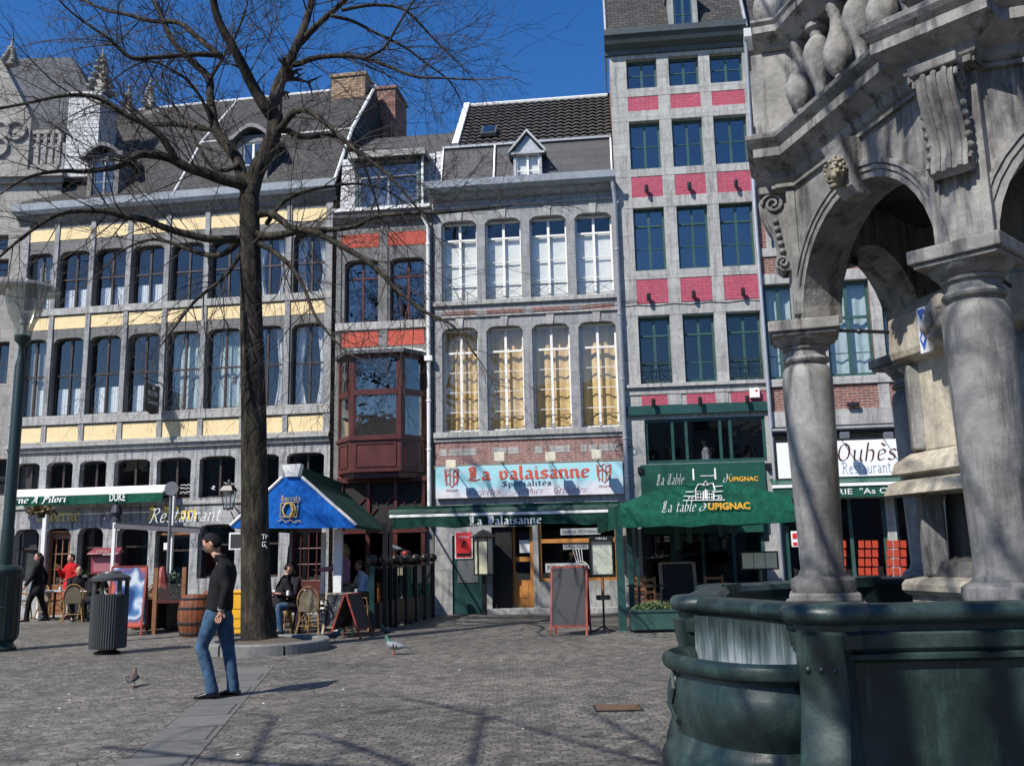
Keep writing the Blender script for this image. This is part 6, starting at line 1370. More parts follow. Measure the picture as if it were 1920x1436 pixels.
# barrels and planters
def barrel(label,loc,s=1):
    t=thing('barrel',label,'barrel',loc,0,'wine barrels by the terrace'); h=.78*s; n=7; pr=[(.27*s+.075*s*math.sin(PI*i/n),h*i/n) for i in range(n+1)]
    MB().lathe(pr,20).build('staves',M['stave'],t,smooth=True)
    for z in (.06,.25,.53,.7):
        rr=(.27+.075*math.sin(PI*z*s/h*1.0))*s+.004; MB().lathe([(rr,z*s-.025),(rr+.004,z*s),(rr,z*s+.025)],20,cap=False).build('hoop',M['black'],t)
    return t
M['stave']=bricks('reddish_barrel_wood',(.22,.07,.03),(.14,.045,.02),(.03,.02,.01),.09,3,.006,.5,.4)
barrel('dark red wooden barrel with black hoops just left of the walking man',G(366,1192)); barrel('dark wooden barrel partly behind the walking man',G(392,1180)+Vector((.05,.3,0)))
def leaves(mb,c,r,n,rg,s=.03):
    for _ in range(n):
        d=Vector((rg.gauss(0,1),rg.gauss(0,1),rg.gauss(0,1))).normalized()*rg.uniform(.2,1)**.5; p=Vector((c[0]+d.x*r[0],c[1]+d.y*r[1],c[2]+abs(d.z)*r[2]))
        a=Vector((rg.uniform(-1,1),rg.uniform(-1,1),rg.uniform(-.5,1))).normalized()*s; b_=a.orthogonal().normalized()*s*.5
        mb.quad(p-a,p+b_,p+a,p-b_)
    return mb
def leafm(name,c1,c2): 
    N=NT(name); gi=N.n('ObjectInfo'); f=N.noise(N.tc.outputs['Object'],22,2); N.l(N.ramp(f,[(.35,c1),(.65,c2)]),N.b.inputs['Base Color']); N.b.inputs['Roughness'].default_value=.5; return N.m
M['leaf']=leafm('green_leaves',(.03,.07,.02),(.10,.14,.04)); M['leafred']=leafm('autumn_leaves',(.05,.06,.02),(.22,.12,.05))
def planter(label,p0,p1,dep,h,mat,lf=True,n=500,leafmat='leaf'):
    a=Vector(p0); b_=Vector(p1); L_=(b_-a).length; t=thing('planter_box',label,'planter',a,math.atan2(b_.y-a.y,b_.x-a.x))
    b=MB(); b.box(0,L_,0,dep,.05,h); b.build('trough',mat,t,bevel=.01); b=MB(); b.box(-.015,L_+.015,-.02,dep+.02,h,h+.04); b.build('rim',mat,t)
    if lf: leaves(MB(),(L_/2,dep/2,h+.03),(L_/2,dep/2,.16),n,rng).build('foliage',M[leafmat],t)
    return t
tim=bricks('dark_timber_trough',(.06,.035,.02),(.04,.025,.015),(.01,.01,.01),2,.12,.01,.7,.4)
planter('long dark timber planter box of the tavern terrace behind the A-board',G(272,1186),G(345,1178),.4,.62,tim,n=260,leafmat='leafred')
gp_=planter('green planter trough with trimmed plants under the arched canopy',(XY(1186,1187,17),17,0),(XY(1275,1187,17),17,0),.4,ZY(1230,1147,17),M['greenwin'],n=420)
# terrace wind screens with timber posts
def screen(label,px0,px1,py,ptop,Y0,postmat='wood',gl='glass'):
    a=XY(px0,py,Y0); c=XY(px1,py,Y0); zt=ZY(px0,ptop,Y0); t=thing('wind_screen',label,'screen',(a,Y0,0)); L_=c-a
    for x in (0,L_): MB().box(x-.04,x+.04,-.03,.03,0,zt).build('post',M[postmat],t)
    b=MB(); b.box(.04,L_-.04,-.02,.02,.6,.66); b.build('rail',M['maroon'],t); MB().quad((.04,0,.66),(L_-.04,0,.66),(L_-.04,0,zt-.05),(.04,0,zt-.05)).build('pane',M[gl],t); return t
screen('glass wind screen with wooden posts behind the long timber planter',292,345,1100,1064,19.0)
t=thing('striped_parasol_cover','folded raspberry red cloth behind the glass wind screen','cloth',(XY(303,1100,19.6),19.6,0)); b=MB(); b.lathe([(.16,.62),(.18,.8),(.12,1.1),(.05,1.3),(.01,1.32)],9); b.build('cloth',M['redwood'],t)
t=thing('potted_shrub','grassy green shrub in a pot behind the glass wind screen','plant',(XY(325,1100,19.8),19.8,0)); leaves(MB(),(0,0,.7),(.2,.15,.55),260,rng,.05).build('foliage',M['leaf'],t); MB().lathe([(.13,0),(.18,.6),(.2,.62),(.02,.62)],12).build('pot',M['black'],t)
# yellow cabinet behind the man
p=G(440,1193); Y=p.y; t=thing('yellow_cabinet','bright yellow ice-cream cabinet between the walking man and the trunk','cabinet',(XY(426,1150,Y),Y,0)); w_=XY(462,1150,Y)-XY(424,1150,Y); zt=ZY(440,1112,Y); ym=colm('egg_yellow_paint',(.80,.40,.02),.4)
MB().box(0,w_+.2,0,.5,.05,zt).build('body',ym,t,bevel=.02); MB().box(-.02,w_+.22,-.02,.52,zt,zt+.05).build('lid',ym,t,bevel=.01)
b=MB()
for k in range(3): b.box(.05,w_+.1,-.008,0,.15+k*.18,.155+k*.18)
b.build('seams',M['black'],t)
# chalk slate hung behind the trunk
t=thing('hanging_slate','small black slate board in white frame left of the trunk under the blue tent','sign board',(XY(449,1015,17.8),17.8,ZY(449,1030,17.8))); hw=.2; MB().box(-hw,hw,0,.03,0,.32).build('frame',M['steelwhite'],t); MB().box(-hw+.03,hw-.03,-.006,0,.03,.29).build('slate',M['chalk'],t)
# ---- Pilori awning
F=YF; v=-.42; ua=F.U(18,930,v); uc=F.U(308,930,v); z1=F.Z(150,914,v); z2=F.Z(150,927,v); z3=F.Z(150,946,v)
t=thing('tavern_awning','retracted white box awning with green scalloped valance reading Taverne and Duke','awning',F.W(ua,v,0),F.rz); L_=uc-ua
MB().box(0,L_+.1,.0,.40,z2+.03,z1).build('cassette',M['steelwhite'],t,bevel=.03); MB().box(0,L_,-.09,.02,z2-.03,z2+.025).build('front_bar',M['steelwhite'],t,bevel=.015)
def valance(mb,L_,z0,z1,y,sc=.28,amp=.02,dep=.0,wob=.03):
    n=int(L_/.04)
    for i in range(n):
        x0,x1=L_*i/n,L_*(i+1)/n; f=lambda x:z0+amp*abs(math.sin(PI*x/sc)); g_=lambda x:wob*math.sin(x*4.3)
        m=lambda x:y+g_(x)*.5
        mb.quad((x0,y,z1),(x1,y,z1),(x1,y+g_(x1),f(x1)),(x0,y+g_(x0),f(x0)))
    return mb
M['clothg']=cloth('dark_green_canvas',(.006,.075,.045),.3); M['clothg2']=cloth('bottle_green_canvas',(.008,.045,.032),.3)
valance(MB(),L_,z3,z2-.03,-.08).build('valance',M['clothg'],t)
hh=(z2-z3)*.6; nib('Taverne A Pilori',F.U(129,930,v)-F.U(-40,930,v),hh,M['steelwhite'],'lettering',t,(F.U(129,930,v)-ua-(F.U(129,930,v)-F.U(-40,930,v)),-.13,z3+.06),nibw=1.1,shear=.15) if 0 else None
o=nib('erne A Pilori',F.U(129,930,v)-F.U(24,930,v),hh*1.1,M['steelwhite'],'lettering',t,(F.U(24,930,v)-ua,-.125,z3+.08),nibw=1.15,shear=.15)
textmesh('DUKE',F.U(240,930,v)-F.U(211,930,v),hh*1.25,M['steelwhite'],'lettering',t,(F.U(211,930,v)-ua,-.125,z3+.06),bold=.01)
# terrace poles, fabric sail and glass roof bar
def pole(label,px,py0,py1,Y,w=.1,mat='steelwhite',name='awning_post',cat='post',grp=None):
    x=XY(px,((py0+py1)/2 if py1 else 1060),Y); z1=ZY(px,py0,Y); z0=max(0,ZY(px,py1,Y)) if py1 else 0
    t=thing(name,label,cat,(x,Y,0),0,grp); MB().box(-w/2,w/2,-w/2,w/2,z0,z1).build('post',M[mat],t,bevel=.006); MB().box(-w*.9,w*.9,-w*.9,w*.9,z0,z0+.03).build('foot_plate',M['grey'],t); return t
pole('white awning post above the woman in black',79,957,None,24.75); pole('thin white terrace post left of the menu stand roof',211,980,None,21.5,.07); pole('white terrace post between the tavern door and house number seven',318,930,None,21.0,.11); pole('white tent post above the small chalk menu board',634,993,None,18.6,.16); pole('white tent post near the tavern end door',606,998,None,21.5,.09,cat='post')
t=thing('sun_sail_bar','dark folded sun sail on a bar running to the walking man above the terrace','sun sail',(0,0,0)); a=Vector((XY(218,984,21.4),21.4,ZY(218,986,21.4))); c=Vector((XY(385,996,20.6),20.6,ZY(385,996,20.6))); MB().bar(a,c,.14,.10).build('folded_cloth',colm('grey_violet_cloth',(.09,.085,.10),.8),t); MB().bar(a+Vector((0,0,.07)),c+Vector((0,0,.07)),.04).build('bar',M['black'],t)
t=thing('potted_plant','hanging plant with dark leaves on the tavern wall above the left white post','plant',(XY(78,955,22.3),22.3,ZY(78,955,22.3))); leaves(MB(),(0,0,-.1),(.35,.2,.2),160,rng,.08).build('foliage',M['leafred'],t); MB().lathe([(.08,-.2),(.12,-.02),(.02,-.02)],10).build('pot',M['black'],t)
t=thing('streetlight_disc','round grey traffic-sign back on a post in front of the tavern windows','road sign',(XY(320,950,20.0),20.0,0)); zc=ZY(325,916,20.0); b=MB(); b.tube([(0,0,0),(0,0,zc+.1)],.035,8); b.build('post',M['grey'],t); b=MB(); b.lathe([(.15,-.01),(.15,.01)],20); o=b.build('disc',M['grey'],t); o.rotation_euler=(R(90),0,0); o.location=(.02,-.05,zc)
# cup and plants on sills
for px_,lb in ((155,'left window sill beside the tavern door'),(240,'window sill behind the menu stand')):
    F=YF; pt=F.W(F.U(px_,1060),.12,.97); t=thing('potted_plant','small potted plant on the %s'%lb,'plant',pt); leaves(MB(),(0,0,.12),(.12,.08,.16),60,rng,.04).build('foliage',M['leaf'],t); MB().lathe([(.05,0),(.07,.12),(.01,.12)],10).build('pot',M['steelwhite'],t)
# ---- blue tent
Y0,Y1=17.9,22.6
bl=cloth('royal_blue_canvas',(.008,.115,.46),.2)
t=thing('blue_tent','double-slope cafe awning with bright blue front gable and dark green top','awning',(0,0,0))
def q3(px,py,Y): return Vector(atY(px,py,Y))
L0=q3(432,990,Y0); R0=q3(667,990,Y0); L1=q3(432,985,Y0); R1=q3(668,984,Y0); A0=q3(530,894,Y0); B0=q3(566,894,Y0)
n=12
def gable(Y_):
    off=Vector((0,Y_-Y0,0)); return [x+off for x in (L0,R0,R1,B0,A0,L1)]
b=MB(); b.quad(*gable(Y0)); o=b.build('front_gable',bl,t); md=o.modifiers.new('s','SOLIDIFY'); md.thickness=.02
dz=Vector((0,Y1-Y0,0)); b=MB(); b.quad(R1,R1+dz,B0+dz,B0); b.quad(A0,A0+dz,L1+dz,L1); b.quad(R0,R0+dz,R1+dz,R1); b.quad(L0,L1,L1+dz,L0+dz); o=b.build('roof_cloth',M['clothg2'],t); md=o.modifiers.new('s','SOLIDIFY'); md.thickness=.02
b=MB(); C0=q3(546,871,Y0); b.hexa([q3(536,893,Y0-.05),q3(558,893,Y0-.05),q3(558,893,Y0-.05)+dz*.06,q3(536,893,Y0-.05)+dz*.06],[q3(528,871,Y0-.05),q3(564,869,Y0-.05),q3(564,869,Y0-.05)+dz*.06,q3(528,871,Y0-.05)+dz*.06]); b.build('ridge_cap',M['steelwhite'],t)
b=MB(); b.hexa([q3(538,890,Y0)+dz*.065,q3(556,890,Y0)+dz*.065,q3(556,890,Y0)+dz,q3(538,890,Y0)+dz],[q3(534,873,Y0)+dz*.065,q3(560,872,Y0)+dz*.065,q3(560,872,Y0)+dz,q3(534,873,Y0)+dz]); b.build('ridge_box',M['clothg2'],t)
b=MB(); 
for k in range(1):
    dd=Vector((0,(Y1-Y0)*k/3,0)); b.tube([R1+dd,B0+dd],.03,6); b.tube([L1+dd,A0+dd],.03,6)
split(b,'arm',M['steelwhite'],t)
b=MB(); b.hexa([B0+Vector((.0,.1,.02)),R1+Vector((-.5,.1,.32)),R1+dz+Vector((-.5,0,.32)),B0+dz+Vector((0,0,.02))],[B0+Vector((.0,.1,.1)),R1+Vector((-.5,.1,.4)),R1+dz+Vector((-.5,0,.4)),B0+dz+Vector((0,0,.1))])
gold=colm('gold_print',(.55,.38,.10),.6); s3=lambda px,py: q3(px,py,Y0)-Vector((0,.03,0))
a=s3(527,939); nib('Toccata',s3(564,939).x-a.x,(s3(545,929)-s3(545,939)).z,gold,'lettering',t,a,nibw=1.2)
a=s3(522,981); nib('Cafe de lo',s3(566,981).x-a.x,(s3(545,972)-s3(545,981)).z,gold,'lettering',t,a,nibw=.6,shear=.2) if 0 else None
b=MB(); P=[s3(x,y) for x,y in ((528,943),(560,941),(557,969),(526,969),(528,943))]; b.tube(P,.012,4); c=s3(543,956); b.tube([c+Vector((.12*math.cos(k*.4),-.005,.14*math.sin(k*.4))) for k in range(17)],.018,4); b.tube([c+Vector((.03,-.005,.12)),c+Vector((.07,-.01,0)),c+Vector((.02,-.005,-.12))],.03,4); b.tube([s3(522,977),s3(530,973),s3(536,979),s3(545,974),s3(552,980),s3(560,975),s3(565,979)],.010,4); b.build('emblem',gold,t)
# ---- tavern awning of the white window house
F=VF; Yf=-3.1
t=thing('tavern_awning','long dark green awning with white bar and white blackletter name on its valance','awning',F.o,F.rz)
ua,uc=F.U(735,970,Yf),F.U(1163,965,Yf); zb=F.Z(950,969,Yf); zv=F.Z(950,988,Yf); zt=F.Z(950,962,Yf)
zw=max(F.Z(950,948,-.1),zt+.25)
b=MB(); b.bar((ua,Yf+.28,zt+.1),(uc,Yf+.28,zt+.1),.05,.22); b.build('rain_cover',M['clothg2'],t)
b=MB(); b.tube([(ua-.12,Yf+.25,zt+.06),(uc,Yf+.25,zt+.06)],.09,10); b.build('roller',colm('grey_green_canvas',(.035,.075,.055),.8),t)
MB().box(ua-.05,uc,Yf-.05,Yf+.04,zt-.04,zt+.02).build('front_bar',M['steelwhite'],t,bevel=.01)
b=MB(); valance(b,uc-ua,zv,zt-.04,0,1.4,.05,wob=.03); o=b.build('valance',M['clothg2'],t); o.location=(ua,Yf-.03,0)
nib('La Valaisanne',F.U(1016,980,Yf)-F.U(880,980,Yf),(zt-zv)*.62,M['steelwhite'],'lettering',t,(F.U(880,980,Yf),Yf-.085,zv+.06),nibw=1.2)
b=MB(); b.tube([(ua,Yf+.1,zt),(ua+.2,-1.6,zt-.1),(ua,-.1,zw-.1)],.025,6); b.tube([(uc-.1,Yf+.1,zt),(uc-.3,-1.6,zt-.1),(uc-.1,-.1,zw-.1)],.025,6); split(b,'arm',M['steelwhite'],t)
# ---- dark glass terrace screens with ball-topped posts (left of that awning)
pA=Vector((XY(697,1180,18.2),18.2,0)); pB=Vector((XY(812,1150,22.3),22.3,0)); d=(pB-pA); n=6
M['glassgreen']=glassmat('dark_terrace_glass',(.07,.09,.085),.08)
zt=ZY(697,1062,18.2)
for k in range(n+1):
    p=pA+d*(k/n); nm=('nearest the small folding board','second','third','fourth','fifth','sixth','nearest the tavern wall')[k]
    t=thing('screen_post','black terrace screen post topped with a ball, %s%s'%(nm,'' if k in(0,n) else ' from the square in the row'),'post',p,0,'ball-topped posts of the glass terrace screen')
    MB().box(-.045,.045,-.045,.045,0,zt+.02).build('post',M['green'] if k==0 else M['black'],t); 
    b=MB(); b.ball((0,0,zt+.13),.10,12); b.build('ball',M['black'],t,smooth=True)
    if k<n:
        t=thing('glass_screen','dark glass terrace screen panel, %s'%('panel next to the square','second panel from the square','third panel from the square','fourth panel from the square','fifth panel from the square','panel next to the tavern wall')[k],'screen',p,math.atan2(d.y,d.x),'dark glass panels of the terrace screen'); L_=d.length/n
        MB().quad((.05,0,.55),(L_-.05,0,.55),(L_-.05,0,zt-.05),(.05,0,zt-.05)).build('pane',M['glassgreen'],t); MB().box(.05,L_-.05,-.02,.02,.08,.55).build('lower_panel',M['black'],t); MB().box(.05,L_-.05,-.025,.025,zt-.05,zt).build('rail',M['black'],t)
pole('tall dark green post carrying the left end of the long green awning',722,978,None,18.6,.09,'black'); pole('second dark post beside the left end of the long green awning',733,985,None,19.2,.06,'black')
t=thing('heater','black patio heater with a red knob standing behind the ball-topped posts','heater',(XY(760,1100,20.6),20.6,0)); zz=ZY(760,1030,20.6); b=MB(); b.lathe([(.2,0),(.2,.08),(.04,.1),(.04,zz-.3),(.12,zz-.28),(.12,zz-.05),(.01,zz)],14); b.build('body',M['black'],t); MB().ball((0,-.1,zz-.1),.07,8).build('knob',colm('red_plastic_knob',(.45,.02,.02),.4),t)
# ---- arched canopy
Yc=17.3; t=thing('arched_canopy','dark green arched canopy with white house drawing, white script and orange capitals','awning',(0,0,0))
def c3(px,py,o=0): p=atY(px,py,Yc); p.y-=o; return p
top=[(1163,944),(1200,930),(1240,918),(1280,908),(1320,902),(1360,904),(1400,911),(1440,920),(1483,932)]
bot=[(1163,990),(1205,989),(1250,986),(1290,989),(1330,984),(1370,985),(1410,982),(1450,981),(1483,979)]
mids=[(1163,963),(1205,964),(1250,964),(1290,963),(1330,962),(1370,961),(1410,960),(1450,959),(1483,957)]
b=MB(); T=[c3(*p) for p in top]; B_=[c3(*p)-Vector((0,.25,0)) for p in bot]; Md=[c3(*p)-Vector((0,.25,0)) for p in mids]
for i in range(8): b.quad(Md[i],Md[i+1],T[i+1],T[i])
for i in range(8): b.quad(B_[i],B_[i+1],Md[i+1],Md[i])
back=[p+Vector((0,5.0-.1*i/8,0)) for i,p in enumerate(T)]
for i in range(8): b.quad(T[i],T[i+1],back[i+1],back[i])
b.quad(B_[0],Md[0],T[0],back[0],back[0]-Vector((0,0,.45))); b.quad(B_[8],back[8]-Vector((0,0,.4)),back[8],T[8],Md[8])
o=b.build('canvas',M['clothg'],t,smooth=True)
def c4(px,py,o=.02):
    # point on the slanting front cloth
    f=(py-958)/(905-958); p=atY(px,py,Yc-.25*(1-max(0,min(1,f)))); p.y-=o+.015; return p
a=c4(1238,960); nib('La table',c4(1303,960).x-a.x,(c4(1270,940)-c4(1270,960)).z,M['steelwhite'],'lettering',t,a,nibw=.62,shear=.28)
a=c4(1306,958); nib("d'",c4(1325,958).x-a.x,(c4(1316,944)-c4(1316,958)).z,M['steelwhite'],'lettering',t,a,nibw=.6,shear=.28)
a=c4(1327,956); textmesh('UPIGNAC',c4(1406,956).x-a.x,(c4(1360,943)-c4(1360,956)).z,M['gold2'],'lettering',t,a,bold=.03)
b=MB()
def ln(*pts,r=.012): b.tube([c4(x,y) for x,y in pts],r,4)
ln((1280,938),(1358,937)); ln((1281,930),(1305,930)); ln((1285,922),(1300,922)); ln((1335,922),(1354,921)); ln((1338,912),(1354,911)); ln((1336,930),(1352,929))
ln((1304,936),(1304,921),(1318,921),(1318,936)); ln((1325,936),(1325,920),(1338,920),(1338,936)); ln((1302,921),(1308,908),(1320,908)); ln((1324,908),(1336,906),(1340,919)); ln((1317,910),(1322,901),(1328,910),(1317,910)); ln((1322,918),(1322,935),r=.02)
for x in (1308,1313,1329,1334):
    for y in (925,931): ln((x,y),(x,y+3),r=.014)
for x in (1290,1296,1345,1350): ln((x,935),(x+3,932))
b.build('house_drawing',M['steelwhite'],t)
for px_,lb in ((1163,'leftmost dark green pole under the arched canopy'),(1182,'second dark green pole under the arched canopy'),(1196,'thin green pole inside the arched canopy'),(1480,'right hand pole of the arched canopy beside the fountain column')):
    pole(lb,px_,985,None,17.2 if px_ in(1163,1480) else 17.9,.13 if px_==1163 else (.1 if px_==1182 else .05),'green')
# glass side wall of that terrace
# hanging green strips inside
for k,x in enumerate((1270,1293,1352,1377,1437)):
    Y=19.5; z1=ZY(x,975,Y); z0=ZY(x,(1030,1018,1006,1003,1015)[k],Y); t=thing('canopy_slat','green strip hanging under the arched canopy, %s from the left'%('first','second','third','fourth','fifth')[k],'hanging strip',(XY(x,1000,Y),Y,0),0,'green strips hanging under the arched canopy'); MB().box(-.05,.05,-.01,.01,z0,z1+.35).build('strip',M['greenwin'],t)
t=thing('price_board','small red and white sign on the pole between canopy and fountain column','sign',(XY(1490,1010,17.0),17.0,ZY(1490,1010,17))); MB().box(-.06,.06,-.01,.01,-.14,.14).build('board',M['steelwhite'],t); MB().box(-.04,.04,-.014,-.01,.0,.1).build('red_print',colm('red_print',(.6,.03,.03)),t); MB().box(-.04,.04,-.014,-.01,-.12,-.06).build('red_print',colm('red_print2',(.6,.03,.03)),t)
for px_,Y,lb in ((735,21.8,'shaded terrace table behind the ball-topped posts'),(1215,19.5,'round-backed dark chair group table under the arched canopy'),(1340,20.0,'dark terrace table behind the easel under the canopy')):
    ctable(lb,(XY(px_,1100,Y),Y,0),'black')
# wooden chair under the canopy
def wchair(label,loc,rz):
    t=thing('terrace_chair',label,'chair',loc,rz,'dark terrace chairs'); 
    for x in (-.2,.2):
        MB().box(x-.02,x+.02,-.22,-.18,0,.45).build('leg',M['wood'],t); MB().box(x-.02,x+.02,.18,.22,0,.92).build('leg',M['wood'],t)
    MB().box(-.22,.22,-.22,.22,.45,.48).build('seat',M['wood'],t); b=MB()
    for z in (.6,.72,.84): b.box(-.18,.18,.19,.21,z,z+.05)
    b.build('backrest',M['wood'],t); return t
w0=wchair('dark wooden chair in the shade left of the easel',(XY(1225,1120,18.6),18.6,0),R(30))
dup(w0,None,(XY(1330,1120,19.2),19.2,0),R(200),'dark wooden chair in the shade right of the easel'); dup(w0,None,(XY(1215,1120,20.4),20.4,0),R(120),'dark wooden chair close to the shopfront under the canopy')

# terrace heater / pair of stools by poster
# ---- pigeons
def pigeon(label,loc,rz,s=1,col=(.22,.24,.27),neck=(.03,.12,.09)):
    t=thing('pigeon',label,'pigeon',loc,rz,'pigeons on the square'); s*=.85; t.scale=(s,s,s)
    b=MB(); P=[(-.16,0,.10),(-.10,0,.105),(-.04,0,.115),(.03,0,.13),(.08,0,.15),(.10,0,.19),(.115,0,.225),(.13,0,.24),(.15,0,.235)]; Rr=[.012,.028,.052,.062,.052,.032,.024,.024,.006]; b.tube(P,Rr,12); 
    N=NT('pigeon_feathers'); sep=N.n('SeparateXYZ'); N.l(N.tc.outputs['Object'],sep.inputs[0]); c=N.ramp(sep.outputs['Z'],[(.165,col),(.19,neck)]); f=N.noise(N.tc.outputs['Object'],30,3); c=N.mix(c,N.ramp(f,[(.3,g(.7)),(.7,g(1.3))]),1,'MULTIPLY'); N.l(c,N.b.inputs['Base Color']); N.b.inputs['Roughness'].default_value=.6
    b.build('body',N.m,t,smooth='all')
    for s_ in (-1,1):
        b=MB(); b.tube([(.06,s_*.045,.15),(.0,s_*.058,.135),(-.08,s_*.04,.115),(-.17,s_*.012,.10)],[.015,.035,.03,.005],8); w_=b.build('wing',colm('pale_grey_wing',(.24,.255,.27) if col[0]>.2 else (.05,.055,.065),.6),t,smooth='all')
        b=MB(); b.box(-.02,-.005,s_*.088-.003,s_*.088+.003,.11,.16); b.box(-.06,-.045,s_*.075-.003,s_*.075+.003,.10,.145); b.build('wing_bar',M['black'],w_)
        b=MB(); b.tube([(.01,s_*.025,.08),(.015,s_*.025,.01)],.005,5)
        for a in (-.5,0,.5): b.tube([(.015,s_*.025,.006),(.045,s_*.025+a*.03,.004)],.004,4)
        b.build('leg',colm('pink_leg',(.45,.12,.10),.6),t)
    b=MB(); b.tube([(.148,0,.236),(.17,0,.228)],[.006,.001],5); b.build('beak',M['black'],t); b=MB(); b.hexa([(-.15,-.03,.095),(-.15,.03,.095),(-.24,.035,.085),(-.24,-.035,.085)],[(-.15,-.03,.11),(-.15,.03,.11),(-.24,.035,.093),(-.24,-.035,.093)]); b.build('tail',M['bin'],t); return t
pigeon('grey pigeon with green neck pecking on the open cobbles right of the tree ring',G(740,1227),R(165),1.25)
pigeon('dark pigeon beside the nearest ball-topped post',G(724,1193),R(150),1.0,(.05,.055,.06))
pigeon('dark pigeon at the foot of the small chalk menu board',G(626,1203),R(30),1.1,(.04,.045,.06))
pigeon('brown and white pigeon alone on the cobbles left of the walking man',G(248,1287),R(100),.95,(.12,.07,.05),(.12,.07,.05))
pp=pA+d*(2/n); pigeon('white-tailed pigeon perched on a ball-topped screen post',(pp.x,pp.y,zt+.22 if 0 else ZY(697,1062,18.2)+.225),R(150),1.2,(.25,.26,.28),(.10,.11,.12))
# litter: crumbs on the stones
b=MB()
for _ in range(16):
    q=G(rng.uniform(20,1200),rng.uniform(1215,1420)); s_=rng.uniform(.008,.02); b.box(q.x,q.x+s_*1.5,q.y,q.y+s_,.001,.006)
tag(b.build('litter_specks',M['flash']),kind='stuff')
# a few more guests' chairs and set tables on the terraces
dup(ch0,None,(XY(664,1100,19.6),19.6,0),R(150),'rattan armchair half hidden behind the red folding board')
dup(ch0,None,(XY(300,1100,22.6),22.6,0),R(40),'rattan armchair behind the timber planter box left of the barrels')
dup(ch0,None,(XY(268,1100,23.2),23.2,0),R(-60),'rattan armchair right of the poster board near the tavern wall')
for px_,Y,lb in ((112,24.0,'brass candle holder on the terrace table beside the red coat'),(540,18.0,'small glass on the cafe table right of the tree trunk'),(668,18.2,'white cup on the pale table beside the green glass screen')):
    t=thing('tableware',lb,'tableware',(XY(px_,1120,Y),Y,.74)); MB().lathe([(.03,0),(.035,.01),(.03,.09),(.025,.09),(.02,.02)],10).build('cup',M['steelwhite'],t,smooth=True)
# ================= people
def skinmesh(V,E,rad,root=0,sub=2,k=1.0):
    rad=[r*k for r in rad]
    me=bpy.data.meshes.new('t'); me.from_pydata([tuple(v) for v in V],E,[]); o=bpy.data.objects.new('t',me); COL.objects.link(o)
    sk=o.modifiers.new('s','SKIN'); sk.use_smooth_shade=True; sk.branch_smoothing=.6
    for i,r in enumerate(rad):
        d=me.skin_vertices[0].data[i]; d.radius=(r,r) if not hasattr(r,'__len__') else r; d.use_root=(i==root); d.use_loose=False
    ss=o.modifiers.new('u','SUBSURF'); ss.levels=sub; ss.render_levels=sub
    dg=bpy.context.evaluated_depsgraph_get(); dg.update(); m2=bpy.data.meshes.new_from_object(o.evaluated_get(dg)); bpy.data.objects.remove(o)
    mb=MB(); mb.v=[tuple(v.co) for v in m2.vertices]; mb.f=[tuple(p.vertices) for p in m2.polygons]; bpy.data.meshes.remove(m2); return mb
def headmesh(c,yaw,pitch,s=1.0):
    """head, face towards -y before turning; c = centre"""
    mb=MB(); n=22; m_=28; Mx=Matrix.Translation(c)@Matrix.Rotation(yaw,4,'Z')@Matrix.Rotation(pitch,4,'X')@Matrix.Scale(s,4)
    for i in range(n+1):
        th=PI*i/n; z=-math.cos(th)*.122; r=math.sin(th)
        for k in range(m_):
            a=2*PI*k/m_; dx,dy=math.sin(a),-math.cos(a); x=dx*r*.074; y=dy*r*.093
            if z<0: f=1-.30*(-z/.122)**1.3; x*=f; y*=(f if dy<0 else f*.82)
            if z<-.03 and dy<-.3: y-=.010*(1-abs(dx))*min(1,(-z-.03)/.04)*r      # chin
            fr=max(0,-dy)
            w_=math.exp(-(x/.012)**2)*fr
            y-=w_*.024*math.exp(-((z+.022)/.02)**2)+w_*.010*math.exp(-((z-.005)/.02)**2)   # nose
            for s_ in (-1,1): y+=.010*fr*math.exp(-((x-s_*.030)/.014)**2)*math.exp(-((z-.012)/.011)**2)  # eye sockets
            y-=.006*fr*math.exp(-((z-.034)/.008)**2)*math.exp(-(x/.045)**2)      # brow
            y-=.007*fr*math.exp(-(x/.022)**2)*(math.exp(-((z+.060)/.006)**2)+math.exp(-((z+.074)/.006)**2)) # lips
            mb.v.append(tuple(Mx@Vector((x,y,z))))
    for i in range(n):
        for k in range(m_):
            a=i*m_+k; b=i*m_+(k+1)%m_; mb.f.append((a,b,b+m_,a+m_))
    for s_ in (-1,1):
        e=MB().ball((s_*.076,.006,-.008),.026,8,sz=1.25,sx=.4,sy=.75); mb.add(e,Mx)
    return mb,Mx
SKM={}
def skinmat(nm,col): 
    if nm not in SKM: 
        SKM[nm]=paint(nm,col,.5,.08,20); SKM[nm].node_tree.nodes['Principled BSDF'].inputs['Subsurface Weight'].default_value=.08
    return SKM[nm]
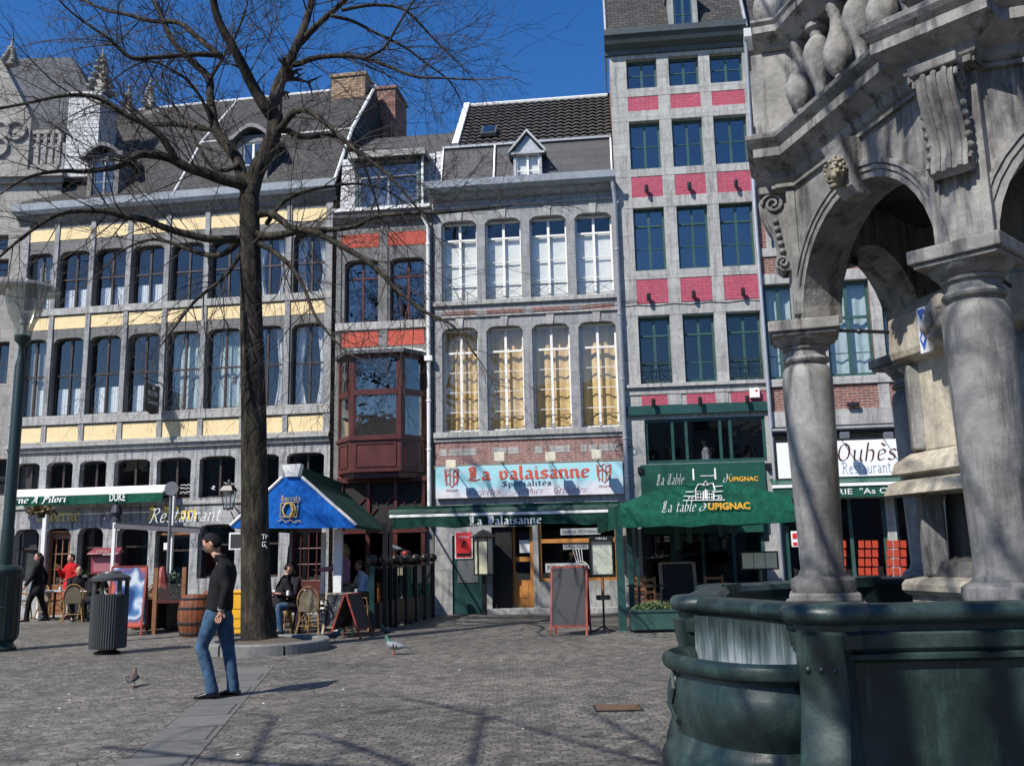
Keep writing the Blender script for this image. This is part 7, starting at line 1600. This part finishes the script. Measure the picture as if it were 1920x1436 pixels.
def person(label,loc,rz,J,cols,head=(0,0),hair='short',hs=1.0,legs='trousers',group=None,extras=None,hand_curl=.6,fem=False):
    """J: joints in metres in the person's frame (x = their left when facing -y)"""
    t=thing('person',label,'person',loc,rz,group); V=[];E=[];Rd=[]
    def add(p,r,par=None):
        V.append(Vector(p)); Rd.append(r); i=len(V)-1
        if par is not None: E.append((par,i))
        return i
    sk=skinmat('skin_tone',(.50,.27,.18))
    pel=add(J['pelvis'],.11); wa=add(J['waist'],.095,pel); ch=add(J['chest'],.12,wa); nk=add(J['neck'],.052,ch); hb=add(J['head']-Vector((0,-.012,.07)) if 1 else 0,.05,nk)
    for s_ in 'LR':
        sh=add(J['sh'+s_],.05,ch); el=add(J['el'+s_],.038,sh); wr=add(J['wr'+s_],.026,el)
        d=(J['wr'+s_]-J['el'+s_]).normalized(); hd=J.get('hd'+s_,d); side=J.get('hs'+s_,Vector((0,-1,0))); side=(side-hd*side.dot(hd)).normalized(); nrm=hd.cross(side)
        pl=add(J['wr'+s_]+hd*.045,.028,wr)
        for k,(off,ln) in enumerate(((-.028,.060),(-.010,.072),(.009,.068),(.027,.054))):
            b0=J['wr'+s_]+hd*.088+side*off; i0=add(b0,.0095,pl); cu=nrm*(1 if s_=='L' else -1)*hand_curl
            p1=b0+(hd+cu*.35).normalized()*ln*.5; i1=add(p1,.0085,i0); p2=p1+(hd+cu*1.1).normalized()*ln*.5; add(p2,.007,i1)
        th0=add(J['wr'+s_]+hd*.04+side*-.038,.012,pl); add(J['wr'+s_]+hd*.085+side*-.062,.0095,th0)
        hp=add(J['hp'+s_],.085,pel); kn=add(J['kn'+s_],.052,hp); an=add(J['an'+s_],.030,kn); add(J['to'+s_],.016,an)
    mb=skinmesh(V,E,Rd,0,1); hm,Mx=headmesh(J['head'],R(head[0]),R(head[1]),hs); mb.add(hm); body=mb.build('body',sk,t,smooth='all')
    # clothes: lofted torso, tapered sleeves and legs
    k=cols.get('bulk',1.0); lat=(J['shL']-J['shR']); lat.z=0; lat.normalize(); fw=Vector((lat.y,-lat.x,0)); rgp=random.Random(len(label))
    def loft(sec,n=20):
        mb=MB()
        for c,rl,rd in sec:
            for q in range(n):
                a=2*PI*q/n; mb.v.append(tuple(c+lat*math.cos(a)*rl*k+fw*math.sin(a)*rd*k))
        for i in range(len(sec)-1):
            for q in range(n): u=i*n+q; v=i*n+(q+1)%n; mb.f.append((u,v,v+n,u+n))
        mb.f.append(tuple(reversed(range(n)))); mb.f.append(tuple((len(sec)-1)*n+q for q in range(n))); return mb
    def limbt(mb,P,Rr):
        S=[];Q=[]
        for i in range(len(P)-1):
            p0,p1,p2,p3=P[max(i-1,0)],P[i],P[i+1],P[min(i+2,len(P)-1)]
            for q in range(5):
                t_=q/5; S.append(.5*((2*p1)+(p2-p0)*t_+(2*p0-5*p1+4*p2-p3)*t_*t_+(3*p1-p0-3*p2+p3)*t_**3)); Q.append((Rr[i]*(1-t_)+Rr[i+1]*t_)*(1+rgp.uniform(-.045,.045)))
        S.append(P[-1]); Q.append(Rr[-1]); mb.tube(S,Q,14)
    pv,wa_,ch_,nk_=J['pelvis'],J['waist'],J['chest'],J['neck']; shm=(J['shL']+J['shR'])/2; dn=(pv-wa_).normalized(); sw=(J['shL']-J['shR']).length/2
    low=pv+dn*cols.get('hem',.06)
    tp=loft([(low,.165,.130),(low-dn*.03,.175,.140),(pv-dn*.04,.172,.138),(wa_,.165,.130),((wa_+ch_)/2,.175,.136),(ch_,.188,.138),((ch_+shm)/2,sw+.005,.128),(shm+Vector((0,0,.01)),sw*.98,.105),(shm+Vector((0,0,.045)),sw*.66,.085),((nk_+shm)/2+Vector((0,0,.035)),.078,.074),(nk_+Vector((0,0,.015)),.062,.064),(nk_+Vector((0,0,.03)),.055,.057)])
    for s_ in 'LR':
        inn=J['sh'+s_]+(shm-J['sh'+s_])*.25; m_=J['sh'+s_]*.5+J['el'+s_]*.5; f_=J['el'+s_]*.5+J['wr'+s_]*.5
        limbt(tp,[inn+Vector((0,0,.0)),J['sh'+s_],m_,J['el'+s_],f_,J['wr'+s_]],[.062*k,.074*k,.064*k,.056*k,.050*k,.041*k])
    tp.build(cols.get('topname','sweater'),cols['top'],t,smooth='all')
    if legs in('trousers','jeans'):
        k=1.0; lg=loft([(pv-dn*.10,.150,.112),(pv,.165,.125),(pv+dn*.07,.165,.125),(pv+dn*.12,.13,.11)])
        for s_ in 'LR':
            h=J['hp'+s_]; kn=J['kn'+s_]; an=J['an'+s_]; limbt(lg,[h+(pv-h)*.3,h+(kn-h)*.15,h+(kn-h)*.55,kn,kn+(an-kn)*.35,kn+(an-kn)*.75,an+Vector((0,0,-.055))],[.09,.102,.084,.067,.064,.060,cols.get('flare',.062)])
        lg.build(legs,cols['leg'],t,smooth='all')
    for s_ in 'LR':
        an,to=J['an'+s_],J['to'+s_]; d=(to-an); d.z=0; d.normalize(); sd=Vector((-d.y,d.x,0)); hz=min(to.z,.04); mb=MB(); n=14
        secs=[(-.085,.005,.012),(-.075,.030,.055),(-.03,.040,.085),(.03,.040,.080),(.09,.046,.058),(.14,.046,.042),(.18,.034,.032),(.198,.006,.012)]
        base=Vector((an.x,an.y,max(0,to.z-.035)+.004))
        for x,wd_,ht in secs:
            for q in range(n):
                a=2*PI*q/n; zz=max(0,math.sin(a)*.5+.5)**.7*ht; mb.v.append(tuple(base+d*x+sd*math.cos(a)*wd_+Vector((0,0,zz))))
        for i in range(len(secs)-1):
            for q in range(n): u=i*n+q; v=i*n+(q+1)%n; mb.f.append((u,v,v+n,u+n))
        mb.f.append(tuple(range(n))); mb.f.append(tuple((len(secs)-1)*n+q for q in range(n)))
        mb.build('shoe',cols.get('shoe',M['black']),t,smooth='all')
    # hair
    hm=MB(); n=14; m_=22
    for i in range(n+1):
        th=PI*i/n; z=math.cos(th)
        for q in range(m_):
            a=2*PI*q/m_; dx,dy=math.sin(a),-math.cos(a); r=math.sin(th); x,y,zz=dx*r*.0775,dy*r*.0955+.004,z*.1255+.003
            face=max(0,-dy)
            lim=.105-.165*(1-face)**1.4-(.0 if hair=='short' else .07*(1-face)*(1 if dy>-.55 else 0))
            if hair=='bald': lim=.0 if dy>.2 else .5
            if zz<lim:
                sc=.86; x*=sc; y=y*sc+(.012 if dy<0 else 0); zz=max(zz,lim-.02)*1.0
            if hair=='bald' and zz>.05: x*=.9;y*=.9;zz*=.93
            hm.v.append(tuple(Mx@Vector((x,y,zz))))
    for i in range(n):
        for q in range(m_): a=i*m_+q; b=i*m_+(q+1)%m_; hm.f.append((a+m_,b+m_,b,a))
    hm.build('hair',cols.get('hair',M['black']),t,smooth='all')
    if hair=='long':
        b=MB()
        for q in range(11):
            a=R(-80+q*16); p0=Mx@Vector((math.sin(a)*.075,math.cos(a)*.075+.01,.03)); b.tube([p0,p0+Vector((math.sin(a)*.02,.02,-.1)),p0+Vector((0,.03,-cols.get('hlen',.22)))],[.03,.032,.01],6)
        b.build('hair',cols.get('hair',M['black']),t,smooth='all')
    eb=MB()
    for s_ in (-1,1): eb.ball(Mx@Vector((s_*.030,-.0815,.012)),.0085,6); eb.tube([Mx@Vector((s_*.015,-.094,.030)),Mx@Vector((s_*.045,-.087,.033))],.004,4)
    eb.build('eyes',M['black'],t)
    if extras: extras(t,J,Mx)
    return t
V3=Vector
def standing(h=1.72,step=.0,arm=0):
    s=h/1.75
    J=dict(pelvis=V3((0,0,.96)),waist=V3((0,0,1.1)),chest=V3((0,0,1.33)),neck=V3((0,0,1.49)),head=V3((0,-.015,1.625)))
    for n_,x in (('L',1),('R',-1)):
        st=step*x
        J['sh'+n_]=V3((x*.175,0,1.40)); J['el'+n_]=V3((x*.225,.03-arm*x,1.14)); J['wr'+n_]=V3((x*.23,-.05-arm*1.6*x,.91))
        J['hp'+n_]=V3((x*.09,0,.90)); J['kn'+n_]=V3((x*.1,-.02-st*.6,.50)); J['an'+n_]=V3((x*.1,.03-st,.10)); J['to'+n_]=V3((x*.11,-.12-st,.035))
    return {k:v*s for k,v in J.items()}
def seated(sh=.46,lean=0,armf=.25):
    J=dict(pelvis=V3((0,0,sh+.1)),waist=V3((0,-.02-lean*.3,sh+.24)),chest=V3((0,-.03-lean*.7,sh+.46)),neck=V3((0,-.04-lean,sh+.63)),head=V3((0,-.06-lean*1.2,sh+.77)))
    for n_,x in (('L',1),('R',-1)):
        J['sh'+n_]=V3((x*.175,-.03-lean*.8,sh+.53)); J['el'+n_]=V3((x*.24,-.12-lean,sh+.27)); J['wr'+n_]=V3((x*.13,-.12-armf-lean*.5,sh+.30))
        J['hp'+n_]=V3((x*.1,-.02,sh+.08)); J['kn'+n_]=V3((x*.13,-.42,sh+.06)); J['an'+n_]=V3((x*.12,-.38,.10)); J['to'+n_]=V3((x*.12,-.53,.035))
    return J
blk=cloth('black_wool',(.010,.010,.011),.4); jean=cloth('blue_denim',(.040,.085,.15),.5); redc=cloth('red_coat',(.42,.012,.014)); pnk=cloth('pink_jumper',(.58,.24,.30)); wht=cloth('white_shirt',(.62,.64,.68)); dk=cloth('dark_jacket',(.015,.014,.016)); brh=cloth('dark_brown_hair',(.035,.02,.015)); blh=cloth('blond_hair',(.40,.27,.12)); bkh=cloth('black_hair',(.012,.010,.010))
# ---- walking man, traced joint by joint on the plane he walks in (profile to the left)
Ym=ground(412,1308).y; X0=XY(415,1200,Ym)
def mp(px,py,dy=0): p=atY(px,py,Ym); return V3((p.x-X0,dy,p.z))
J=dict(pelvis=mp(412,1136),waist=mp(414,1110),chest=mp(419,1080),neck=mp(413,1047),head=mp(398,1019))
J.update(shL=mp(420,1065,.18),elL=mp(416,1105,.22),wrL=mp(404,1140,.20), shR=mp(425,1065,-.17),elR=mp(436,1102,-.21),wrR=mp(426,1139,-.20))
J.update(hpL=mp(413,1148,.08),knL=mp(424,1222,.09),anL=mp(433,1288,.09),toL=mp(416,1303,.09), hpR=mp(407,1148,-.08),knR=mp(384,1210,-.09),anR=mp(403,1287,-.09),toR=mp(386,1304,-.09))
J['toL'].z=.04; J['toR'].z=.04
J['hdR']=V3((-.25,0,-1)).normalized(); J['hsR']=V3((-1,0,-.2)); J['hdL']=V3((-.2,0,-1)).normalized(); J['hsL']=V3((-1,0,0))
def manx(t,J,Mx):
    b=MB()
    for s_ in (-1,1): b.tube([Mx@V3((s_*.030+.021*math.cos(k*PI/5),-.100,.006+.015*math.sin(k*PI/5))) for k in range(11)],.0022,4); b.tube([Mx@V3((s_*.050,-.098,.01)),Mx@V3((s_*.076,-.0,.012))],.0022,4)
    b.tube([Mx@V3((-.01,-.108,.01)),Mx@V3((.01,-.108,.01))],.0022,4); b.build('glasses',M['grey'],t)
    b=MB(); nk=J['neck']; b.lathe([(.066,-.03),(.066,.02),(.062,.045),(.054,.047)],16,tuple(nk+V3((.0,0,.0)))); b.build('collar',blk,t,smooth='all')
    b=MB(); w_=J['wrR']; b.tube([w_+V3((0,0,.022)),w_+V3((0,0,-.012))],.040,12); b.build('watch',colm('silver_watch',(.55,.57,.5),.3,metal=.5),t)
person('man in black zip sweater and blue jeans walking left, looking down',(X0,Ym,0),0,J,dict(top=blk,leg=jean,hair=bkh,bulk=1.0,hem=.05,flare=.068),head=(-90,38),hs=1.0,legs='jeans',extras=manx)
# ---- woman in black coat walking left
p=V3((XY(70,1100,23.9),23.9,0)); J=standing(1.70,.22,.12)
def coat(col,name='coat',l0=1.0,l1=.62,r0=.17,r1=.23):
    def f(t,J,Mx):
        c=J['pelvis']; MB().lathe([(r1,l1),(r1*.97,l1+.12),(r0,l0)],16,(c.x,c.y,0),sy=.78,cap=True).build(name,col,t,smooth='all')
    return f
person('woman in black coat and trousers walking to the left past the wicker chairs',(p.x,p.y,0),R(-75),J,dict(top=blk,leg=blk,hair=brh,bulk=1.0,topname='coat'),head=(10,8),hair='long',extras=coat(blk,'coat_skirt'))
p=G(121,1160); J=standing(1.66,.08); J['elR']=V3((-.26,-.1,1.1)); J['wrR']=V3((-.12,-.28,1.28)); J['elL']=V3((.27,.0,1.1)); J['wrL']=V3((.20,-.24,1.0))
person('person in long red coat raising one hand, standing at the terrace tables',(p.x,p.y+.2,0),R(-35),J,dict(top=redc,leg=dk,hair=brh,bulk=1.05,topname='coat',shoe=cloth('brown_shoe',(.10,.04,.02))),head=(-10,8),hair='short',legs='bare',extras=coat(redc,'coat_skirt',1.0,.48,.18,.24))
def sit(label,px,py,Y,rz,cols,sh=.46,lean=.1,head=(0,0),hair='short',extras=None):
    J=seated(sh,lean); x=XY(px,py,Y); return person(label,(x,Y,0),R(rz),J,cols,head=head,hair=hair,extras=extras)
sit('seated person in dark jacket just behind the person in the red coat',146,1080,23.9,30,dict(top=dk,leg=dk,hair=bkh))
sit('seated person in dark clothes with arm on the table behind the litter bin',172,1090,23.2,60,dict(top=dk,leg=dk,hair=bkh),lean=.2)
sit('balding seated man in dark jacket right beside the tree trunk, seen from behind',521,1085,18.4,110,dict(top=dk,leg=dk,hair=brh),hair='bald',lean=.12)
def shades(t,J,Mx):
    b=MB(); b.tube([Mx@V3((-.055,-.09,.075)),Mx@V3((0,-.1,.085)),Mx@V3((.055,-.09,.075))],.014,6); b.build('sunglasses',M['black'],t)
sit('seated guest in black with sunglasses on the head and blue jeans',556,1085,18.6,-50,dict(top=dk,leg=jean,hair=bkh),hair='long',lean=.05,extras=shades)
p=V3((XY(645,1060,20.2),20.2,0)); J=standing(1.72); J['elL']=V3((.2,-.25,1.2)); J['wrL']=V3((.15,-.50,1.18))
person('blond woman in pink jumper standing with arm stretched left, behind the white tent post',(p.x,p.y,0),R(-80),J,dict(top=pnk,leg=dk,hair=blh),hair='long')
sit('seated guest in pale shirt behind the ball-topped posts near the tent',688,1085,20.4,-60,dict(top=wht,leg=dk,hair=bkh))
# people inside
F=VF; q=F.W(F.U(1057,1050),.9,0); J=seated(.62,.2); person('blond person bending forward behind the tavern window',(q.x,q.y,0),R(30),J,dict(top=dk,leg=dk,hair=blh),head=(20,20))
F=TF; fl=F.Z(1320,872)-.95
q=F.W(F.U(1328,845),.62,fl); J=standing(1.7); person('waiter in white shirt leaning in the upstairs green restaurant window',(q.x,q.y,fl),R(-100),{k:v*1.0 for k,v in J.items()},dict(top=wht,leg=dk,hair=bkh),head=(0,5))
q=F.W(F.U(1400,845),.7,fl); person('guest in striped pale pink shirt behind the upstairs green restaurant window',(q.x,q.y,fl),R(60),seated(.6,.1),dict(top=cloth('pale_pink_shirt',(.5,.36,.36)),leg=dk,hair=bkh))
F=Fac(23.0,-.114,(627,800),None,''); q=F.W(F.U(668,790),.0,0); zz=F.Z(668,820)-.9
person('person in dark clothes sitting inside the maroon bay window',(q.x,q.y+.05,zz),R(40),seated(.62,.05),dict(top=dk,leg=dk,hair=bkh))
# ================= bare trees
def barkmat(name,c1,c2):
    N=NT(name); v=N.tc.outputs['Object']; f=N.noise(N.map((1,1,.28)),9,8,.7); f2=N.noise(v,2.2,4)
    c=N.ramp(f,[(.36,tuple(x*.5 for x in c1)),(.5,c1),(.68,c2)]); c=N.mix(c,(.07,.08,.04),N.ramp(f2,[(.5,g(0)),(.75,g(.5))])); N.l(c,N.b.inputs['Base Color']); N.b.inputs['Roughness'].default_value=.9; N.b.inputs['Specular IOR Level'].default_value=.2; N.bump(f,1.0,.06); return N.m
M['bark']=barkmat('grey_brown_bark',(.034,.028,.022),(.105,.086,.064)); M['twig']=paint('dark_twig_bark',(.032,.022,.017),.8,.3,8)
def spline(P,Rr,n=5):
    out=[];ro=[]
    for i in range(len(P)-1):
        p0=P[max(i-1,0)];p1=P[i];p2=P[i+1];p3=P[min(i+2,len(P)-1)]
        for k in range(n):
            t=k/n; out.append(.5*((2*p1)+(p2-p0)*t+(2*p0-5*p1+4*p2-p3)*t*t+(3*p1-p0-3*p2+p3)*t**3)); ro.append(Rr[i]*(1-t)+Rr[i+1]*t)
    out.append(P[-1]); ro.append(Rr[-1]); return out,ro
def grow(mb,p,d,L_,r,depth,rg,droop,up=0,maxd=3,box=None):
    n=6 if depth<2 else 4; pts=[p]; rad=[r]; q=Vector(p); d=d.normalized(); st=L_/n; cur=Vector((rg.gauss(0,1),rg.gauss(0,1),rg.gauss(0,1)))*.10
    for i in range(n):
        d=(d+cur*.5+Vector((rg.gauss(0,1),rg.gauss(0,1),rg.gauss(0,1)))*.09+Vector((0,0,-droop+up*(i/n)))).normalized(); q=q+d*st; pts.append(q.copy()); rad.append(max(r*(1-.8*(i+1)/n),.0022))
    mb.tube(pts,rad,4 if depth<1 else 3,cap=False)
    if depth<maxd:
        k=rg.randint(3,6) if depth==0 else rg.randint(2,4)
        for _ in range(k):
            t=rg.uniform(.18,.98)*n; i=min(int(t),n-1); f=t-i; b=pts[i]*(1-f)+pts[i+1]*f; tn=(pts[i+1]-pts[i]).normalized()
            s=Vector((rg.gauss(0,1),rg.gauss(0,1),rg.gauss(0,1))); s=(s-tn*s.dot(tn)).normalized(); dd=(tn*.85+s*rg.uniform(.6,1.0)).normalized()
            grow(mb,b,dd,L_*rg.uniform(.35,.6),max(r*.5,.0035),depth+1,rg,droop,up,maxd)
TD=TY
def tw(px,py,dy=0): return atY(px,py,TD+dy)
pxm=TD*1.02/1764.0
tr=thing('bare_tree','tall leafless tree with dark trunk and spreading branches in front of the cream house','tree',(TX,TY,0))
off=Vector((TX,TY,0))
def limb(P,r0,r1,dy0=0,dy1=0,name='branch',n=10,par=tr,mat='bark',dyc=0):
    m_=len(P); pts=[tw(x,y,dy0+(dy1-dy0)*i/(m_-1)+dyc*math.sin(PI*i/(m_-1)))-off for i,(x,y) in enumerate(P)]; rr=[(r0+(r1-r0)*(i/(m_-1)))*pxm for i in range(m_)]
    S,Q=spline(pts,rr); b=MB().tube(S,Q,n); b.build(name,M[mat],par,smooth='all'); return S,Q
TP=[(487,1234),(486,1215),(482,1180),(480,1130),(479,1050),(478,950),(476,850),(475,750),(473,650),(471,560),(469,480),(468,420),(467,370)]
rr=[39,34,30,27.5,26,25,24,23,22,20.5,20,19.5,18.5]
P=[tw(x,y)-off for x,y in TP]; S,Q=spline(P,[q*pxm for q in rr],4); n=28
tb=MB(); base=0
for i,(p,q) in enumerate(zip(S,Q)):
    for k in range(n):
        a=2*PI*k/n; fl=1+(.10*math.sin(a*5+1)+.06*math.sin(a*8))*max(0,1-p.z/1.2)+.02*math.sin(a*3+p.z*2)+.012*math.sin(a*7+p.z*5); tb.v.append((p.x+math.cos(a)*q*fl,p.y+math.sin(a)*q*fl,p.z))
for i in range(len(S)-1):
    for k in range(n): a=i*n+k; b=i*n+(k+1)%n; tb.f.append((a,b,b+n,a+n))
tb.build('trunk',M['bark'],tr,smooth='all')
LB=[
 ([(468,380),(454,334),(444,297),(418,264),(404,240),(394,187),(391,147),(354,110),(321,73),(301,27),(284,-10),(270,-60)],13,4,0,1.2,0),
 ([(467,372),(480,324),(500,284),(514,247),(517,215)],19,15,0,.2,0),
 ([(516,225),(500,205),(473,160),(457,127),(437,90),(410,40),(398,-10),(392,-60)],13,6,.2,-1.0,0),
 ([(515,222),(517,174),(534,134),(550,100),(567,60),(580,20),(590,-20),(600,-70)],13,6,.2,.9,0),
 ([(553,92),(575,68),(600,43),(634,13),(660,-12),(690,-40)],8,4,.7,.1,0),
 ([(541,122),(560,120),(587,110),(634,105),(684,110),(734,127),(778,144),(834,147),(890,150)],7,1.5,.6,-.8,0),
 ([(512,250),(527,240),(547,215),(567,207),(587,214),(614,234),(641,261),(684,294),(734,334),(790,400)],8,2,.2,-1.3,0),
 ([(514,246),(534,244),(567,257),(607,254),(634,257),(665,280),(690,330),(712,400)],8,2,.2,1.0,0),
 ([(467,356),(450,345),(418,337),(385,325),(351,314),(318,297),(285,291),(261,291),(235,305),(217,314),(160,322),(114,321),(60,330),(20,350)],13,2,0,-1.6,0),
 ([(330,302),(318,280),(300,254),(270,232),(234,214),(200,192),(167,180),(117,180),(50,194),(-10,206)],7.5,2,-.9,-2.0,0),
 ([(405,243),(370,240),(334,234),(291,234),(247,224),(200,200),(165,185),(120,150)],7,1.5,.5,1.4,0),
 ([(411,104),(370,102),(334,105),(290,108),(247,109),(220,88),(200,70),(160,43),(130,20),(110,0)],6,1.5,-.5,-1.6,0),
 ([(413,106),(370,70),(334,43),(284,40),(240,28),(200,20),(165,5),(140,-10)],6.5,2,-.5,.7,0),
 ([(393,150),(411,120),(440,70),(460,20),(470,-30)],4,2,.5,1.5,0),
 ([(462,448),(425,449),(384,447),(317,430),(270,412),(234,407),(200,397),(150,396),(110,402),(70,425),(30,455),(-10,490)],9,2,0,-1.8,0),
 ([(474,438),(500,443),(530,440),(560,433),(590,436),(614,447),(651,467),(701,500),(751,550),(801,587),(850,612),(893,668)],9,1.6,0,-1.6,0),
 ([(476,404),(507,401),(530,415),(550,428),(617,431),(667,424),(701,408),(768,401),(834,399),(900,392),(960,385)],8,1.6,0,-.9,0),
 ([(458,440),(430,470),(400,480),(360,470),(320,455),(280,450),(230,470),(190,510)],7,1.5,0,1.6,0),
 ([(480,455),(510,470),(545,500),(570,540),(590,590),(620,630),(650,660)],6,1.2,0,-1.8,0),
 ([(455,470),(420,520),(370,560),(330,610),(300,650)],5,1.2,0,-1.7,0),
 ([(500,420),(530,380),(570,360),(620,350),(670,345),(720,355),(760,380)],5,1.2,0,1.2,0),
 ([(684,110),(720,90),(745,50),(770,10),(790,-20)],3,1.5,-.2,-.6,0),
 ([(620,30),(660,40),(700,60),(760,90),(800,120),(840,150),(860,180)],4,1.2,.2,1.0,0),
 ([(640,20),(700,10),(760,20),(810,70),(850,110),(880,140)],4,1.2,.2,.2,0),
 ([(448,310),(420,320),(395,310),(370,270),(350,230),(320,190),(290,150),(270,110)],5,1.2,0,1.2,0),
 ([(400,240),(380,190),(350,150),(320,130),(280,115),(240,130),(200,160)],4,1.2,.4,-.3,0),
]
rg=random.Random(21); tg=MB()
for P,r0,r1,d0,d1,dc in LB:
    S,Q=limb(P,r0,r1,d0,d1,n=8,dyc=dc)
    Lt=sum((S[i+1]-S[i]).length for i in range(len(S)-1)); k=int(Lt*4.4)+3
    for _ in range(k):
        t=rg.uniform(.12,1)**.85*(len(S)-1); i=min(int(t),len(S)-2); f=t-i; b=S[i]*(1-f)+S[i+1]*f; tn=(S[i+1]-S[i]).normalized(); s=Vector((rg.gauss(0,1),rg.gauss(0,.8),rg.gauss(.15,1))); s=(s-tn*s.dot(tn)).normalized()
        low=b.z<6.3 and b.x>0; pr=i/len(S)
        grow(tg,b,tn*.8+s*.95,rg.uniform(.6,2.2)*(1 if pr<.8 else .8),min(Q[i]*.4,.013),0,rg,.14 if b.z<6.5 else .02,.0 if b.z<6.5 else .05,2)
    grow(tg,S[-1],(S[-1]-S[-2]),.9,Q[-1],0,rg,.05,0,2)
tag(tg.build('twigs',M['twig'],tr),kind='stuff')
b=MB(); b.build
gf=MB(); p0=tw(491,1004,-.36)-off
for k,(a,c) in enumerate((((0,.02),(.06,.02)),((.03,.02),(.03,-.06)),((.07,.01),(.07,-.05)),((.07,-.02),(.1,.0)),((.02,-.1),(.08,-.1)),((.02,-.1),(.02,-.17)),((.02,-.17),(.08,-.16)),((.05,-.13),(.09,-.2)))): gf.bar((p0.x+a[0],p0.y-.02,p0.z+a[1]),(p0.x+c[0],p0.y-.02,p0.z+c[1]),.008)
gf.build('scratched_marks',M['net'],tr)
# neighbouring tree of the square, left of and above the viewpoint; its branches shade the fountain and the paving
t2=thing('bare_tree','second leafless tree whose thin twig tips hang into the top of the picture','tree',(-2.9,-.6,0)); o2=Vector((-2.9,-.6,0))
def l2(P,r0,r1,n=8):
    P=[Vector(p)-o2 for p in P]; S,Q=spline(P,[r0+(r1-r0)*i/(len(P)-1) for i in range(len(P))]); MB().tube(S,Q,n).build('branch' if r0<.17 else 'trunk',M['bark'],t2,smooth='all'); return S,Q
rg=random.Random(5); tg=MB()
LL=[([(-2.9,-.6,-.05),(-2.9,-.6,2),(-2.85,-.55,4.5),(-2.8,-.5,5.6)],.20,.15),
([(-2.8,-.5,5.5),(-2.4,0,6.3),(-1.8,.7,7.2),(-1.2,1.6,8.2),(-.8,2.4,9)],.09,.04),
([(-2.8,-.5,5.3),(-3.3,.2,6.2),(-3.6,1.2,7.4),(-3.7,2.2,8.6)],.09,.04),
([(-2.8,-.5,5.6),(-2.7,-.9,6.6),(-2.2,-1.4,8),(-2,-1.8,9)],.08,.03),
([(-2.6,-.2,5.9),(-1.6,.1,6.6),(-.6,.8,7.0),(.2,1.8,7.2),(.8,2.9,7.1)],.05,.02),
([(-3.3,.2,6.2),(-3.2,1.4,6.7),(-2.9,2.7,7.1),(-2.7,3.9,7.3)],.055,.02),
([(-2.4,0,6.3),(-2.2,1.2,6.9),(-1.6,2.6,7.2),(-1.0,3.6,7.2)],.05,.018),
([(-2.8,-.5,5.4),(-3.8,-.8,6.2),(-5,-.6,7),(-6,0,7.6)],.06,.02),
([(-3.6,1.2,7.4),(-4.6,2.0,7.8),(-5.6,3,8.2)],.04,.015),
([(-1.0,3.6,7.2),(-.4,4.8,7.0),(-.1,5.7,6.5),(0.02,6.1,5.75)],.016,.003),
([(-1.2,1.6,8.2),(-.6,3,8.4),(0,4.4,8.4)],.03,.012),
([(-3.0,-.3,5.6),(-4.4,.6,6.6),(-5.6,1.8,7.3),(-6.8,3.0,7.6)],.06,.025),([(-4.4,.6,6.6),(-5.6,.8,7.4),(-7.0,1.2,7.9)],.04,.018),([(-5.0,1.2,7.0),(-5.4,2.6,7.6),(-5.6,4.0,7.9)],.04,.016),([(-3.2,1.4,6.7),(-4.0,2.6,7.4),(-4.6,3.9,7.8)],.04,.016),([(-1.6,.1,6.6),(-.6,.2,7.4),(.6,.4,8.0)],.035,.015),
([(-2.87,-.55,4.1),(-2.2,-.15,4.9),(-1.75,.2,5.8),(-1.45,.5,7.0)],.075,.04),([(-1.85,.1,5.6),(-1.2,.2,6.3),(-.5,.35,6.9),(.2,.6,7.3)],.05,.025),([(-1.6,.35,6.4),(-1.75,.9,7.2),(-1.7,1.5,8)],.04,.02),([(-1.2,.2,6.3),(-1.0,-.3,7.2),(-.8,-.7,8)],.04,.02),
([(-5.6,1.8,7.3),(-7.0,1.9,7.6),(-8.6,2.4,7.9)],.045,.03),([(-4.4,.6,6.6),(-6.0,.0,7.2),(-7.6,.2,7.6),(-9,.8,7.8)],.05,.03),([(-7.0,1.9,7.6),(-7.4,2.8,7.9),(-7.6,3.6,8.0)],.035,.02),([(-6.0,.0,7.2),(-6.9,1.0,7.6),(-7.2,1.7,7.9)],.035,.02),([(-5.6,3,8.2),(-6.4,3.8,8.4),(-7,4.4,8.5)],.03,.018)]
for P,r0,r1 in LL:
    S,Q=l2(P,r0,r1)
    if r0>.17: continue
    Lt=sum((S[i+1]-S[i]).length for i in range(len(S)-1))
    for _ in range(int(Lt*(2.6 if r0>.02 else 1.6))):
        t=rg.uniform(.15,1)*(len(S)-1); i=min(int(t),len(S)-2); tn=(S[i+1]-S[i]).normalized(); s=Vector((rg.gauss(0,1),rg.gauss(0,1),rg.gauss(.3,1))); s=(s-tn*s.dot(tn)).normalized()
        grow(tg,S[i],tn*.8+s*.9,rg.uniform(.6,1.7) if r0>.02 else rg.uniform(.3,.6),min(Q[i]*.55,.02),0,rg,.03,.0,1)
tag(tg.build('twigs',M['twig'],t2),kind='stuff')
